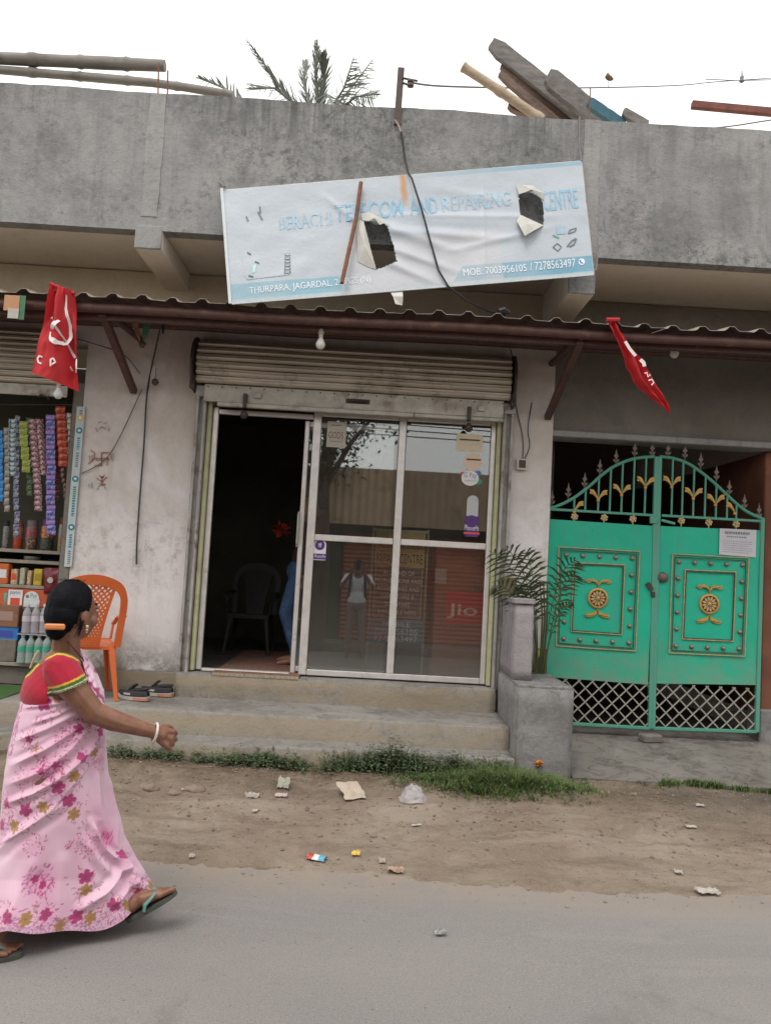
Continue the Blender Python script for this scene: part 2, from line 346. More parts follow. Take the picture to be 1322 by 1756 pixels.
TERRA = pm('terracotta_wall', (.19, .078, .045, 1), (.14, .055, .034, 1), 4, .85, c3=(.24, .11, .06, 1), s3=3)
BAMBOO = pm('grey_bamboo', (.235, .215, .19, 1), (.15, .135, .12, 1), 7, .75, stretch=(.4, 3, 3), c3=(.09, .08, .075, 1), s3=5)
PALEBAMB = pm('pale_bamboo', (.42, .33, .23, 1), (.31, .24, .17, 1), 9, .7, stretch=(.4, 3, 3))
TIMBER = pm('weathered_timber', (.22, .205, .19, 1), (.13, .12, .112, 1), 9, .85, stretch=(.3, 3, 3), bump=.006, bscale=40)
TIMBERB = pm('brown_timber', (.21, .15, .12, 1), (.13, .095, .08, 1), 9, .85, stretch=(.3, 3, 3), bump=.006, bscale=40)
BLUEW = pm('blue_painted_timber', (.05, .15, .19, 1), (.04, .10, .13, 1), 9, .7)

# ------------------------------------------------------------------ ground, road, shoulder
def struct(name, mb, mat, smooth=False): return obj(name, mb, mat, None, smooth, kind='structure', fix=False)
g = MB(); g.quad((-300, -300, -.06), (300, -300, -.06), (300, 300, -.06), (-300, 300, -.06)); struct('ground', g, DIRT)
g = MB(); g.grid(lambda u, v: (-30+60*u, -1.1+5.5*v, .012*noise.noise(V(-30+60*u, v*5.5, 3)) * .5), 240, 40); struct('road', g, ROAD, 'all')
def shoulder_z(x, y):
    t = min(1, max(0, (y-4.12)/1.35))
    edge = .16*noise.noise(V(x*.55, 7, 1)) + .07*noise.noise(V(x*3.1, 2, 4)) + .035*noise.noise(V(x*9, 2, 4)) + .018*noise.noise(V(x*27, 4, 4)) + .015*x
    t2 = min(1, max(0, (y-(4.12-edge))/1.3))
    z = -.018 + .19*(t2**.85)*(1 if True else t)
    z += .032*noise.noise(V(x*1.6, y*2.3, 0))*min(1, t2*4) + .015*noise.noise(V(x*5, y*7, 5))*min(1, .35+t2*3) + .007*noise.noise(V(x*17, y*17, 9))
    z += .030*math.exp(-((y-5.28-.08*noise.noise(V(x*1.7, 3, 3)))/.10)**2)*max(0, .5+noise.noise(V(x*1.1, 8, 2)))
    if .9 < x < 1.9: pass
    return z
g = MB()
def _sh(u, v):
    x, y = -4.2+9.2*u, 3.7+2.05*v; return (x, y, shoulder_z(x, y))
g.grid(_sh, 640, 150); struct('dirt_shoulder', g, DIRT, 'all')
g = MB(); g.grid(lambda u, v: (-30+25.9*u, 3.9+1.8*v, -.018+.19*min(1, max(0, (v*1.8-.2)/1.3))), 40, 8)
g.grid(lambda u, v: (4.9+25*u, 3.9+1.8*v, -.018+.19*min(1, max(0, (v*1.8-.2)/1.3))), 40, 8); struct('verge', g, DIRT, 'all')

# ------------------------------------------------------------------ the shop building
YW, YP = 6.6, 5.71          # wall face, parapet face
FL, PL, ST = .65, .46, .29  # shop floor, platform, lower step
bld = thing('shop_building', 'single storey whitewashed shop building with a stained grey cement parapet', 'building', V(0, YW, 0))
def wallgrid(mb, x0, x1, z0, z1, y, th, amp=.004, s=.08):     # a slightly uneven plastered face with real thickness
    nx, nz = max(2, int((x1-x0)/s)), max(2, int((z1-z0)/s))
    mb.grid(lambda u, v: (x0+(x1-x0)*u, y+amp*noise.noise(V((x0+(x1-x0)*u)*2, 3, (z0+(z1-z0)*v)*2)), z0+(z1-z0)*v), nx, nz)
    mb.box(x0, x1, y+.008, y+th, z0, z1)
DX0, DX1 = -1.46, 1.04
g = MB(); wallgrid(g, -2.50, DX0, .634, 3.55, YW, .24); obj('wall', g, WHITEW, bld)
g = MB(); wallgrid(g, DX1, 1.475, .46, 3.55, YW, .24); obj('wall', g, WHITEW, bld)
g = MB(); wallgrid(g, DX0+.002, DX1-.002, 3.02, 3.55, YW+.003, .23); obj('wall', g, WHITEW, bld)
g = MB(); wallgrid(g, -8, 1.475, 3.552, 3.99, YW+.001, .24); obj('wall', g, UPPERW, bld)
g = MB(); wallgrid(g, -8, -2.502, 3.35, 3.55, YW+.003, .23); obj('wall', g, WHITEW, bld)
# bare cement wall above the gate, set a little back, with a wavy edge of whitewash
g = MB(); wallgrid(g, 1.477, 8, 2.84, 3.99, YW+.06, .2); obj('lintel', g, BARE, bld)
g = MB(); g.box(1.47, 8, YW+.02, YW+.3, 2.785, 2.838, bev=.008); obj('lintel_ledge', g, PATCH, bld)
# plinth below the whitewash
g = MB(); g.box(-2.5, DX0-.07, YW-.022, YW+.2, PL, .632, bev=.006); obj('plinth', g, STEPM, bld)
# parapet with slightly wavy top and two patched pilaster strips
g = MB()
ptop = lambda x: 5.05+.014*noise.noise(V(x*1.3, 0, 0))+.008*noise.noise(V(x*6, 1, 0))
n = 260; X = [-8+16*i/n for i in range(n+1)]
for j in range(13):
    for i, x in enumerate(X):
        z = 3.985+(ptop(x)-3.985)*j/12; g.v.append((x, YP+.005*noise.noise(V(x*1.5, 5, z*2)), z))
for j in range(12):
    for i in range(n): a = j*(n+1)+i; g.f.append((a, a+1, a+n+2, a+n+1)); g.m.append(0)
o = len(g.v)
for x in X: g.v.append((x, YP+.11, ptop(x)+.004)); g.v.append((x, YP+.11, 3.985))
for i in range(n):
    a = 12*(n+1)+i; g.f.append((a, a+1, o+2*i+2, o+2*i)); g.m.append(0)
    g.f.append((o+2*i, o+2*i+2, o+2*i+3, o+2*i+1)); g.m.append(0)
    g.f.append((i+1, i, o+2*i+1, o+2*i+3)); g.m.append(0)
obj('parapet', g, PARAPET, bld, fix=True)
def strip(xa, xb, z0, z1, mat, k):
    s = MB(); ns = 26
    def e(x, z, sd): return x+sd*.012*noise.noise(V(x*3, k, z*4))+sd*.006*noise.noise(V(x, k, z*17))
    L = [(e(xa, z0+(z1-z0)*i/ns, 1), z0+(z1-z0)*i/ns) for i in range(ns+1)]; Rr = [(e(xb, z0+(z1-z0)*i/ns, -1), z0+(z1-z0)*i/ns) for i in range(ns+1)]
    for (a, za), (b, zb) in zip(L, Rr): s.v += [(a, YP-.006, za), (b, YP-.006, zb), (a, YP+.01, za), (b, YP+.01, zb)]
    for i in range(ns):
        q = 4*i; s.f += [(q, q+1, q+5, q+4), (q, q+4, q+6, q+2), (q+1, q+3, q+7, q+5)]; s.m += [0]*3
    s.f += [(0, 2, 3, 1), (4*ns, 4*ns+1, 4*ns+3, 4*ns+2)]; s.m += [0]*2
    return obj('plaster_strip', s, mat, bld)
strip(at(262, 200, YP).x-.03, at(290, 200, YP).x-.03, 4.09, 5.04, PATCH, 3)
strip(at(1000, 260, YP).x, at(1028, 260, YP).x, 4.0, 5.05, PATCH, 8)
# roof slab, cantilever beams
g = MB(); g.box(-8, 8, YP+.112, 10.4, 4.0, 4.13); obj('roof_slab', g, SOFFIT, bld)
for xa, xb, zb in ((-1.885, -1.685, 3.845), (1.345, 1.545, 3.70), (5.2, 5.4, 3.8), (-5.6, -5.4, 3.84)):
    g = MB(); g.box(xa, xb, YP-.008, YP+.012, zb, 4.02, bev=.006); obj('beam_face', g, PARAPET, bld)
    g = MB(); g.box(xa, xb, YP+.013, YW+.06, zb, 3.998, bev=.008); obj('beam', g, SOFFIT, bld)
# steps and platform
def slab(name, x0, x1, y0, y1, z0, z1, mat, k=0, amp=.006):
    s = MB(); nx = int((x1-x0)/.06)
    prof = [(y0, z0), (y0, (z0+z1)/2), (y0-.004, z1-.016), (y0+.004, z1-.004), (y0+.018, z1), ((y0+y1)/2, z1-.002), (y1, z1)]
    for i in range(nx+1):
        x = x0+(x1-x0)*i/nx
        for q, (y, z) in enumerate(prof):
            w = amp*noise.noise(V(x*2.3, y*3+k, z*5))+.5*amp*noise.noise(V(x*11, k+y*8, z*9))
            chip = -.012*max(0, noise.noise(V(x*4, k, 3))-.35)*3 if q in (2, 3) else 0
            s.v.append((x, y+w-(chip if q == 2 else 0), z+(w*.6+chip if q >= 2 else 0)))
    L = len(prof)
    for i in range(nx):
        for q in range(L-1): a = i*L+q; s.f.append((a, a+L, a+L+1, a+1)); s.m.append(0)
    s.f += [tuple(range(L))+(), tuple(reversed([nx*L+q for q in range(L)]))]; s.m += [0, 0]
    return obj(name, s, mat, bld, 'all')
slab('step', -6, 1.085, 5.65, 5.93, -.05, ST, STEPM, 1)
slab('step', -6, 1.085, 5.90, 6.60, -.05, PL, STEPM, 5)
slab('threshold', -1.53, 1.06, 6.46, 6.85, PL-.02, FL, STEPM, 9)
# side pier and block between steps and gate
bz = .80
def rough_block(x0, x1, y0, y1, z0, z1, mat, name, bev=.012, amp=.006, skew=0):
    bm = bmesh.new(); bmesh.ops.create_cube(bm, size=1); bmesh.ops.bevel(bm, geom=bm.edges[:], offset=.02, segments=2, affect='EDGES')
    bmesh.ops.subdivide_edges(bm, edges=bm.edges[:], cuts=6, use_grid_fill=True); bm.verts.index_update()
    s = MB(); vs = []
    for v in bm.verts:
        p = V(x0+(x1-x0)*(v.co.x+.5), y0+(y1-y0)*(v.co.y+.5), z0+(z1-z0)*(v.co.z+.5))
        p += V(noise.noise(p*4), noise.noise(p*4+V(9, 0, 0)), .6*noise.noise(p*4+V(0, 9, 0)))*amp
        p.x += skew*(p.z-z0); vs.append(p)
    s._a(vs, [[v.index for v in f.verts] for f in bm.faces]); bm.free(); return obj(name, s, mat, bld, 'all')
rough_block(1.09, 1.50, 5.68, 6.60, -.05, bz, BLOCKM, 'side_block')
px0, px1 = 1.10, 1.245
rough_block(px0, px1, 5.95, 6.60, bz-.01, 1.375, PIERPINK, 'side_pier', amp=.007)
rough_block(px0-.012, px1+.008, 5.935, 6.59, 1.372, 1.41, PIERPINK, 'pier_coping', amp=.006)
# gate apron, sloping to the road
g = MB(); g.grid(lambda u, v: (1.50+6.5*u, 5.64+1.4*v+.01*noise.noise(V(u*30, 0, 0))*(1-v), .185+.125*v+.006*noise.noise(V(u*12, v*4, 2))), 90, 20)
g.grid(lambda u, v: (1.50+6.5*u, 5.64+.01*noise.noise(V(u*30, 0, 0)), .0+.185*v+.006*noise.noise(V(u*12, 0, 2))*v), 90, 2); obj('gate_apron', g, APRONM, bld, 'all', fix=False)
# shop room
R0, R1, RY = -2.35, 1.40, 9.4
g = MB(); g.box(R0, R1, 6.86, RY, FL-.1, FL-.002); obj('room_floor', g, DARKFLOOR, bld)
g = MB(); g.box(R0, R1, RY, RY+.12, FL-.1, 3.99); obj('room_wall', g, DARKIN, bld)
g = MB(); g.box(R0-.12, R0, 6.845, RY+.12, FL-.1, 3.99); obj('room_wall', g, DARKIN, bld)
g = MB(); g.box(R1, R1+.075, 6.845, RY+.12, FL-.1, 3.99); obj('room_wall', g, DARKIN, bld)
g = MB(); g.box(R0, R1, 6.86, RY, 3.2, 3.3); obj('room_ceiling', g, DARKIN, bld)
# passage behind the gate
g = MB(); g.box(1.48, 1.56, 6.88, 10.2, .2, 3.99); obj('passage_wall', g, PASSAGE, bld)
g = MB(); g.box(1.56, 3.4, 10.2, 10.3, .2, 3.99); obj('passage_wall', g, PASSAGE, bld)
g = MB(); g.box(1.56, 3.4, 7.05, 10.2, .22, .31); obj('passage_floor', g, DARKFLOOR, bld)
g = MB(); g.box(3.385, 3.9, 6.77, 10.3, .50, 2.78, bev=.01); obj('passage_wall', g, TERRA, bld)
g = MB(); g.box(3.36, 3.9, 6.72, 6.95, .2, .56, bev=.012); obj('post_base', g, BLOCKM, bld)
g = MB(); g.box(3.9, 8, 6.9, 7.1, .2, 2.78); obj('wall', g, TERRA, bld)
g = MB(); g.box(-8, 8, 10.41, 10.6, -.05, 4.0); obj('wall', g, BARE, bld)
# pilaster of grey cement at the kiosk side
g = MB(); g.box(-2.585, -2.502, YW-.012, YW+.2, PL, 3.0, bev=.006); obj('kiosk_jamb', g, BARE, bld)
# door jambs painted pale green-yellow
JAMB = pm('pale_green_paint', (.47, .48, .28, 1), (.38, .37, .22, 1), 9, .7, c3=(.30, .25, .18, 1), s3=6)
for x0 in (-1.445, 1.0):
    g = MB(); g.box(x0, x0+.032, YW-.03, YW+.16, FL+.01, 3.0, bev=.003); obj('door_jamb', g, JAMB, bld)

# painted marks on the whitewash (faded red strokes)
REDP = pm('faded_red_paint', (.32, .085, .075, 1), (.42, .26, .22, 1), 60, .9)
ORANGEP = pm('faded_orange_paint', (.42, .20, .06, 1), (.46, .32, .2, 1), 60, .9)
GREYP = pm('faded_grey_paint', (.27, .23, .215, 1), (.40, .36, .33, 1), 60, .9)
def stroke(mb, pts, w, y=YW-.0075):
    P = [at(a, b, y) for a, b in pts]
    for p, q in zip(P[:-1], P[1:]): mb.bar(p, q+(q-p).normalized()*w*.3, w, .003, (0, 1, 0))
g = MB(); w = .010
stroke(g, [(174, 776), (174, 798)], w); stroke(g, [(162, 786), (186, 786)], w); stroke(g, [(174, 776), (186, 776)], w); stroke(g, [(162, 776), (162, 786)], w)
stroke(g, [(162, 776), (156, 772)], w*.7); stroke(g, [(190, 777), (191, 788)], w*.8); stroke(g, [(151, 796), (162, 786)], w*.7); obj('painted_mark', g, REDP, bld)
g = MB(); stroke(g, [(186, 786), (183, 797)], w); stroke(g, [(174, 798), (163, 798)], w); stroke(g, [(164, 789), (186, 788)], w*.6); obj('painted_mark', g, ORANGEP, bld)
g = MB(); stroke(g, [(153, 781), (154, 792)], w*.7); stroke(g, [(158, 780), (158, 791)], w*.7); stroke(g, [(195, 778), (193, 790)], w*.6)
stroke(g, [(164, 733), (167, 740)], w*.7); stroke(g, [(170, 735), (175, 731), (181, 736)], w*.6); stroke(g, [(186, 733), (187, 739)], w*.6); stroke(g, [(168, 725), (174, 723)], w*.6); stroke(g, [(178, 726), (183, 724)], w*.6)
stroke(g, [(152, 830), (153, 836)], w*.6); stroke(g, [(157, 827), (158, 837)], w*.6); stroke(g, [(166, 840), (170, 832), (178, 832), (181, 839)], w*.6); obj('painted_mark', g, GREYP, bld)
g = MB(); stroke(g, [(175, 816), (175, 832)], w); stroke(g, [(166, 820), (175, 826), (183, 818)], w*.8); stroke(g, [(170, 815), (175, 820), (179, 814)], w*.8); stroke(g, [(169, 829), (181, 830)], w*.6); obj('painted_mark', g, REDP, bld)
g = MB()
for cx, cy, r in ((874, 722, 4), (875, 739, 5), (875, 750, 4.5)): stroke(g, [(cx+r*math.cos(a), cy+r*math.sin(a)) for a in np.linspace(0, 2*PI, 9)], .007)
stroke(g, [(875, 726), (874, 734)], .007); stroke(g, [(869, 745), (881, 745)], .006); stroke(g, [(872, 757), (878, 761)], .007); obj('painted_mark', g, REDP, bld)
# ------------------------------------------------------------------ rolling shutter over the shop door
def shutter(label, xa, xb, zlo, zhi, yf, plates=True, nslat=6):
    t = thing('rolling_shutter', label, 'shutter', V((xa+xb)/2, YW, zlo), 'rolling shutters above the shop openings')
    h = (zhi-zlo)/nslat; first = None
    R = (zhi-zlo)*.62; zc = (zlo+zhi)/2
    for i in range(nslat):
        z0 = zlo+h*i; s = MB(); prof = []
        for q in range(9):
            u = q/8; z = z0+h*(.04+.92*u); roll = .06*(1-((z-zc)/((zhi-zlo)/2))**2)
            prof.append((yf+.05-roll-(.036*math.sin(PI*min(1, u/.74))**.8 if u < .74 else .012*math.sin(PI*(u-.74)/.26)), z))
        n = 24
        for k in range(n+1):
            x = xa+(xb-xa)*k/n; sag = .006*noise.noise(V(x*1.2, i*.4, 1))
            for y, z in prof: s.v.append((x, y+sag*.6, z+sag))
        for k in range(n):
            for q in range(8): a = k*9+q; s.f.append((a, a+9, a+10, a+1)); s.m.append(0)
        obj('slat', s, SLATM, t, 'all', fix=False)
    s = MB(); s.box(xa, xb, yf+.07, yf+.09, zlo+.01, zhi-.01); obj('drum', s, IRON, t)
    if plates:
        for x in (xa-.025, xb+.025):
            s = MB(); pts = []
            for q in range(20):
                a = 2*PI*q/20; pts.append(V(x-.008, min(yf+.10+.21*math.cos(a), YW-.012), zc-.02+.235*math.sin(a)))
            s.prism(pts, V(.016, 0, 0)); s.lathe(V(x, yf+.06, zc-.01), [(.03, -.03), (.03, .03)], 10, 'x'); p = obj('end_plate', s, IRON, t)
            s = MB(); s.box(x-.02, x+.02, yf-.02, yf+.04, zlo-.06, zlo+.05, bev=.004); obj('clamp', s, IRON, t)
    return t
sh = shutter('dusty ribbed rolling shutter rolled up above the glass shop door', -1.535, 1.075, 3.035, 3.395, 6.44)
# pale steel plate under the roll, with bar, handle, bolts
zl0, zl1 = 2.885, 3.03
s = MB(); s.box(-1.47, 1.03, 6.485, 6.50, zl0, zl1, bev=.004); bp = obj('bottom_plate', s, STEEL, sh)
s = MB()
for k in range(22): s.lathe(V(-1.44+k*.117, 6.482, zl1-.02), [(.007, 0), (.004, -.004)], 6, 'y')
obj('rivet', s, IRON, bp, kind='stuff')
s = MB(); s.box(-1.35, .28, 6.455, 6.50, 2.845, 2.883, bev=.006); obj('bottom_bar', s, STEEL, sh)
s = MB(); s.box(.282, 1.03, 6.47, 6.50, 2.85, 2.883, bev=.006); obj('bottom_bar', s, STEEL, sh)
s = MB(); s.tube([(-.26, 6.48, 2.955), (-.26, 6.455, 2.955), (-.12, 6.455, 2.955), (-.12, 6.48, 2.955)], .009, 8); s.box(-.29, -.09, 6.478, 6.486, 2.935, 2.975, bev=.003); obj('handle', s, IRON, sh)
for x in (-1.12, .74):
    s = MB(); s.box(x-.015, x+.015, 6.44, 6.486, 2.84, 2.96, bev=.004); s.lathe(V(x, 6.45, 2.83), [(.012, -.01), (.03, -.035), (.034, -.06), (.02, -.08), (.003, -.085)], 12); obj('shutter_lock', s, IRON, sh)
    s = MB(); s.box(x+.07, x+.13, 6.466, 6.486, 2.93, 2.975, bev=.004); obj('hasp', s, STEEL, sh)
GUIDE = pm('grey_guide_channel', (.40, .385, .36, 1), (.27, .25, .225, 1), 14, .7, .1, c3=(.16, .13, .11, 1), s3=8, p3=(.52, .66), stretch=(4, 4, .6))
for x0, x1 in ((-1.535, -1.452), (1.04, 1.125)):
    s = MB()
    s.box(x0, x0+.022, 6.52, 6.592, FL-.02, 3.0, bev=.004); s.box(x1-.022, x1, 6.52, 6.592, FL-.02, 3.0, bev=.004); s.box(x0+.022, x1-.022, 6.565, 6.59, FL-.02, 3.0)
    s.box(x0-.01, x1+.012, 6.505, 6.59, 2.93, 3.02, bev=.006)
    obj('guide_rail', s, GUIDE, sh)
shutter('dark ribbed rolling shutter rolled up over the sweet stall', -6, -2.60, 2.95, 3.40, 6.46, False, 9)
s = MB(); s.box(-6, -2.6, 6.49, 6.505, 2.85, 2.945, bev=.004)
KSH = COL.objects['rolling_shutter.001']; obj('bottom_plate', s, STEEL, KSH)
s = MB(); s.tube([at(66, 680, 6.48), at(71, 676, 6.45), at(82, 681, 6.45), at(84, 686, 6.48)], .008, 8); obj('handle', s, IRON, KSH)

# ------------------------------------------------------------------ aluminium sliding door with glass
def glass_mat():
    m = bpy.data.materials.new('dusty_window_glass'); m.use_nodes = True; nt = m.node_tree; nt.nodes.clear()
    out = nt.nodes.new('ShaderNodeOutputMaterial'); tr = nt.nodes.new('ShaderNodeBsdfTransparent'); tr.inputs[0].default_value = (.91, .92, .91, 1)
    gl = nt.nodes.new('ShaderNodeBsdfGlossy'); gl.inputs['Roughness'].default_value = .012; gl.inputs[0].default_value = (.95, .97, .97, 1)
    df = nt.nodes.new('ShaderNodeBsdfDiffuse'); df.inputs[0].default_value = (.42, .38, .34, 1)
    fr = nt.nodes.new('ShaderNodeFresnel'); fr.inputs[0].default_value = 1.5
    ad = nt.nodes.new('ShaderNodeMath'); ad.operation = 'MULTIPLY_ADD'; ad.inputs[1].default_value = 1.0; ad.inputs[2].default_value = .072
    nt.links.new(fr.outputs[0], ad.inputs[0])
    m1 = nt.nodes.new('ShaderNodeMixShader'); nt.links.new(ad.outputs[0], m1.inputs[0]); nt.links.new(tr.outputs[0], m1.inputs[1]); nt.links.new(gl.outputs[0], m1.inputs[2])
    co = _wco(nt); d = _ramp(nt, _noise(nt, co, 2.2, 6, .7, .4), .3, .8, (.012,)*3+(1,), (.042,)*3+(1,))
    sz = nt.nodes.new('ShaderNodeSeparateXYZ'); nt.links.new(co, sz.inputs[0]); mz = nt.nodes.new('ShaderNodeMapRange'); mz.inputs[1].default_value = 1.45; mz.inputs[2].default_value = .66; mz.inputs[4].default_value = .09; nt.links.new(sz.outputs[2], mz.inputs[0])
    ad2 = nt.nodes.new('ShaderNodeMath'); nt.links.new(d, ad2.inputs[0]); nt.links.new(mz.outputs[0], ad2.inputs[1]); d = ad2.outputs[0]      # dust, with pale road reflection painted in, thickest at the foot of the pane
    m2 = nt.nodes.new('ShaderNodeMixShader'); nt.links.new(d, m2.inputs[0]); nt.links.new(m1.outputs[0], m2.inputs[1]); nt.links.new(df.outputs[0], m2.inputs[2])
    nt.links.new(m2.outputs[0], out.inputs[0]); return m
GLASS = glass_mat()
YG = 6.64
sd = thing('sliding_door', 'white aluminium framed glass shop door with its left leaf slid open', 'door', V(-.2, YG, FL))
zb, zt = FL+.012, 2.865; zm = 1.81
def member(name, x0, x1, z0, z1, y=YG, d=.045): 
    s = MB(); s.box(x0, x1, y-d/2, y+d/2, z0, z1, bev=.005); return obj(name, s, ALU, sd)
member('left_jamb', -1.408, -1.365, zb, zt)
member('top_rail', -1.362, -.562, zt-.055, zt-.015)
member('leaf_stile', -.632, -.592, zb+.004, zt-.062, YG+.052, .03)
member('fixed_stile', -.558, -.492, zb, zt+.02)
member('centre_stile', .172, .232, zb+.05, zt+.02)
member('right_jamb', .955, .995, zb, zt+.02)
member('bottom_rail', -.489, .952, zb, zb+.048)
member('middle_rail', -.489, .169, zm-.026, zm+.026); member('middle_rail', .235, .952, zm-.026, zm+.026)
member('top_rail', -.489, .169, zt-.025, zt+.02); member('top_rail', .235, .952, zt-.025, zt+.02)
member('floor_track', -1.36, -.635, zb-.01, zb+.012, YG, .07)
s = MB(); s.box(-.648, -.628, YG+.02, YG+.034, 1.72, 2.02, bev=.004); s.tube([(-.64, YG+.02, 2.0), (-.64, YG-.0, 1.99), (-.64, YG-.0, 1.75), (-.64, YG+.02, 1.74)], .007, 8); obj('door_handle', s, STEEL, sd)
for x0, x1 in ((-.489, .169), (.235, .952)):
    for z0, z1 in ((zb+.052, zm-.029), (zm+.029, zt-.028)):
        s = MB(); s.box(x0+.002, x1-.002, YG-.002, YG+.003, z0, z1); obj('pane', s, GLASS, sd)
s = MB(); s.box(-.59, .14, YG+.05, YG+.055, zb+.06, zt-.1); s2 = obj('pane', s, GLASS, sd)
for z in (zb+.04, zt-.09):
    s = MB(); s.box(-.588, .16, YG+.04, YG+.064, z-.022, z+.022, bev=.003); obj('leaf_rail', s, ALU, sd)

# ------------------------------------------------------------------ stickers on the glass and jamb
CREAM = flat('cream_paper', (.62, .53, .38, 1), .7); PINKC = flat('pinkish_paper', (.66, .50, .38, 1), .7); BROWNP = flat('brown_print', (.10, .045, .02, 1), .7)
WHITEP = flat('white_paper', (.66, .66, .66, 1), .6); GREYPR = flat('grey_print', (.20, .20, .22, 1), .6); PURPLE = flat('purple_print', (.085, .03, .17, 1), .5)
REDO = flat('red_orange_print', (.60, .08, .05, 1), .5); TEAL = flat('teal_print', (.02, .22, .30, 1), .5); BLUEPR = flat('blue_print', (.05, .16, .40, 1), .5); GREENPR = flat('green_print', (.03, .25, .15, 1), .5)
REDPR = flat('red_print', (.45, .05, .045, 1), .5); YELPR = flat('yellow_print', (.65, .45, .08, 1), .5); BLACKPR = flat('black_print', (.02, .02, .025, 1), .5)
YS = YG-.0045
def card(mb, x0, y0, x1, y1, Y, m=0, th=.0012):          # flat card between pixel corners at distance Y
    a, b = at(x0, y0, Y), at(x1, y1, Y); mb.box(a.x, b.x, Y-th/2, Y+th/2, b.z, a.z, m); return mb
def disc(mb, cx, cy, r, Y, m=0, th=.001, n=24, sx=1):
    c = at(cx, cy, Y); R = abs(at(cx+r, cy, Y).x-c.x)
    return mb.prism([c+V(R*sx*math.cos(2*PI*k/n), -th/2, R*math.sin(2*PI*k/n)) for k in range(n)], V(0, th, 0), m)
def ptext(mb, body, x0, y0, x1, y1, Y, m=0, slant=.055):   # x0,y0 = bottom left pixel; x1,y1 = top right pixel
    a = at(x0, y0, Y); b = at(x1, y1, Y); return text_on(mb, body, a, V(b.x, Y, a.z), V(a.x, Y, b.z), V(0, 0, 0), m)
s = MB(); card(s, 784, 743, 827, 775, YS); st = obj('sticker', s, CREAM, label='cream rectangular sticker with a brown band, topmost on the right pane', cat='sticker')
s = MB(); card(s, 788, 752, 823, 756.5, YS-.0012); obj('print', s, BROWNP, st)
s = MB(); disc(s, 811, 792, 15.5, YS); st = obj('sticker', s, PINKC, label='round pinkish sticker with a brown band below the cream one', cat='sticker')
s = MB(); card(s, 800, 786, 824, 790, YS-.0012); obj('print', s, BROWNP, st)
s = MB(); disc(s, 806, 820, 13, YS, 0, sx=1.15); st = obj('sticker', s, WHITEP, label='white payment sticker with coloured corners under the round one', cat='sticker')
s = MB(); disc(s, 793, 813, 4, YS+.0013, 0); obj('print', s, REDPR, st); s = MB(); disc(s, 820, 812, 5, YS+.0013); obj('print', s, BLUEPR, st); s = MB(); disc(s, 821, 826, 5.5, YS+.0013); obj('print', s, GREENPR, st)
s = MB(); ptext(s, 'G Pay', 795, 821, 818, 811, YS-.0012); obj('lettering', s, GREYPR, st); s = MB(); ptext(s, 'accepted here', 796, 826, 817, 823, YS-.0012); obj('lettering', s, GREYPR, st)
def arch_sticker(x0, y0, x1, y1, label, white_top):
    a, b = at(x0, y1, YS), at(x1, y0, YS); w = (b.x-a.x); r = w/2; n = 12; s = MB()
    pts = [V(a.x, YS, a.z), V(b.x, YS, a.z)]+[V(a.x+r+r*math.cos(PI*k/n), YS, b.z-r+r*math.sin(PI*k/n)) for k in range(n+1)]
    s.prism(pts, V(0, .0012, 0)); return obj('sticker', s, white_top, label=label, cat='sticker'), a, b, w
st, a, b, w = arch_sticker(798, 850, 821, 920, 'tall arch topped sticker, grey above and purple below, on the right pane', flat('pale_grey_paper', (.45, .46, .47, 1), .6))
s = MB(); s.box(a.x-.004, b.x+.008, YS-.003, YS-.0018, a.z, a.z+.175); obj('print', s, PURPLE, st)
s = MB(); disc(s, 809, 894, 10.5, YS-.004); c1 = obj('emblem', s, WHITEP, st)
s = MB(); s.lathe(at(809, 894, YS-.0048), [(.044, 0), (.052, 0), (.052, -.0006), (.044, -.0006)], 24, 'y'); c = at(809, 894, YS-.0055)
s.bar(c+V(-.018, 0, .014), c+V(.018, 0, .014), .001, .007, (0, 0, 1)); s.bar(c+V(-.006, 0, .014), c+V(-.006, 0, -.016), .007, .001, (0, 1, 0)); s.bar(c+V(.008, 0, .028), c+V(.008, 0, -.022), .007, .001, (0, 1, 0)); s.bar(c+V(-.006, 0, -.014), c+V(.008, 0, -.014), .001, .006, (0, 0, 1)); obj('print', s, PURPLE, st)
s = MB(); ptext(s, 'PhonePe', 796.5, 909, 821, 901, YS-.0042); obj('lettering', s, WHITEP, st)
s = MB(); card(s, 795, 912, 822, 917, YS-.0042); obj('print', s, REDO, st)
st, a, b, w = arch_sticker(537, 925, 560, 960, 'small white and purple arch sticker at the corner of the lower left pane', WHITEP)
s = MB(); card(s, 537, 949, 560, 960, YS-.0013); obj('print', s, PURPLE, st); s = MB(); disc(s, 548.5, 935, 8.5, YS-.0013); obj('emblem', s, PURPLE, st)
s = MB(); c = at(548.5, 935, YS-.0022); s.bar(c+V(-.014, 0, .01), c+V(.014, 0, .01), .001, .006, (0, 0, 1)); s.bar(c+V(-.005, 0, .01), c+V(-.005, 0, -.014), .006, .001, (0, 1, 0)); s.bar(c+V(.007, 0, .02), c+V(.007, 0, -.016), .006, .001, (0, 1, 0)); obj('print', s, WHITEP, st); s = MB(); ptext(s, 'PhonePe', 539, 956, 558, 952, YS-.0022); obj('lettering', s, WHITEP, st)
s = MB(); card(s, 562, 722, 592, 768, YS); st = obj('sticker', s, flat('faded_grey_paper', (.40, .37, .31, 1), .7), label='torn grey paper notice at the top of the left pane', cat='sticker')
MARP = flat('maroon_print', (.16, .06, .05, 1), .7); s = MB(); ptext(s, 'GODS', 563, 751, 589, 741, YS-.0012); obj('lettering', s, MARP, st); s = MB(); card(s, 566, 756, 588, 758, YS-.0012); obj('print', s, MARP, st); s = MB(); card(s, 568, 728, 585, 730, YS-.0012); obj('print', s, MARP, st)

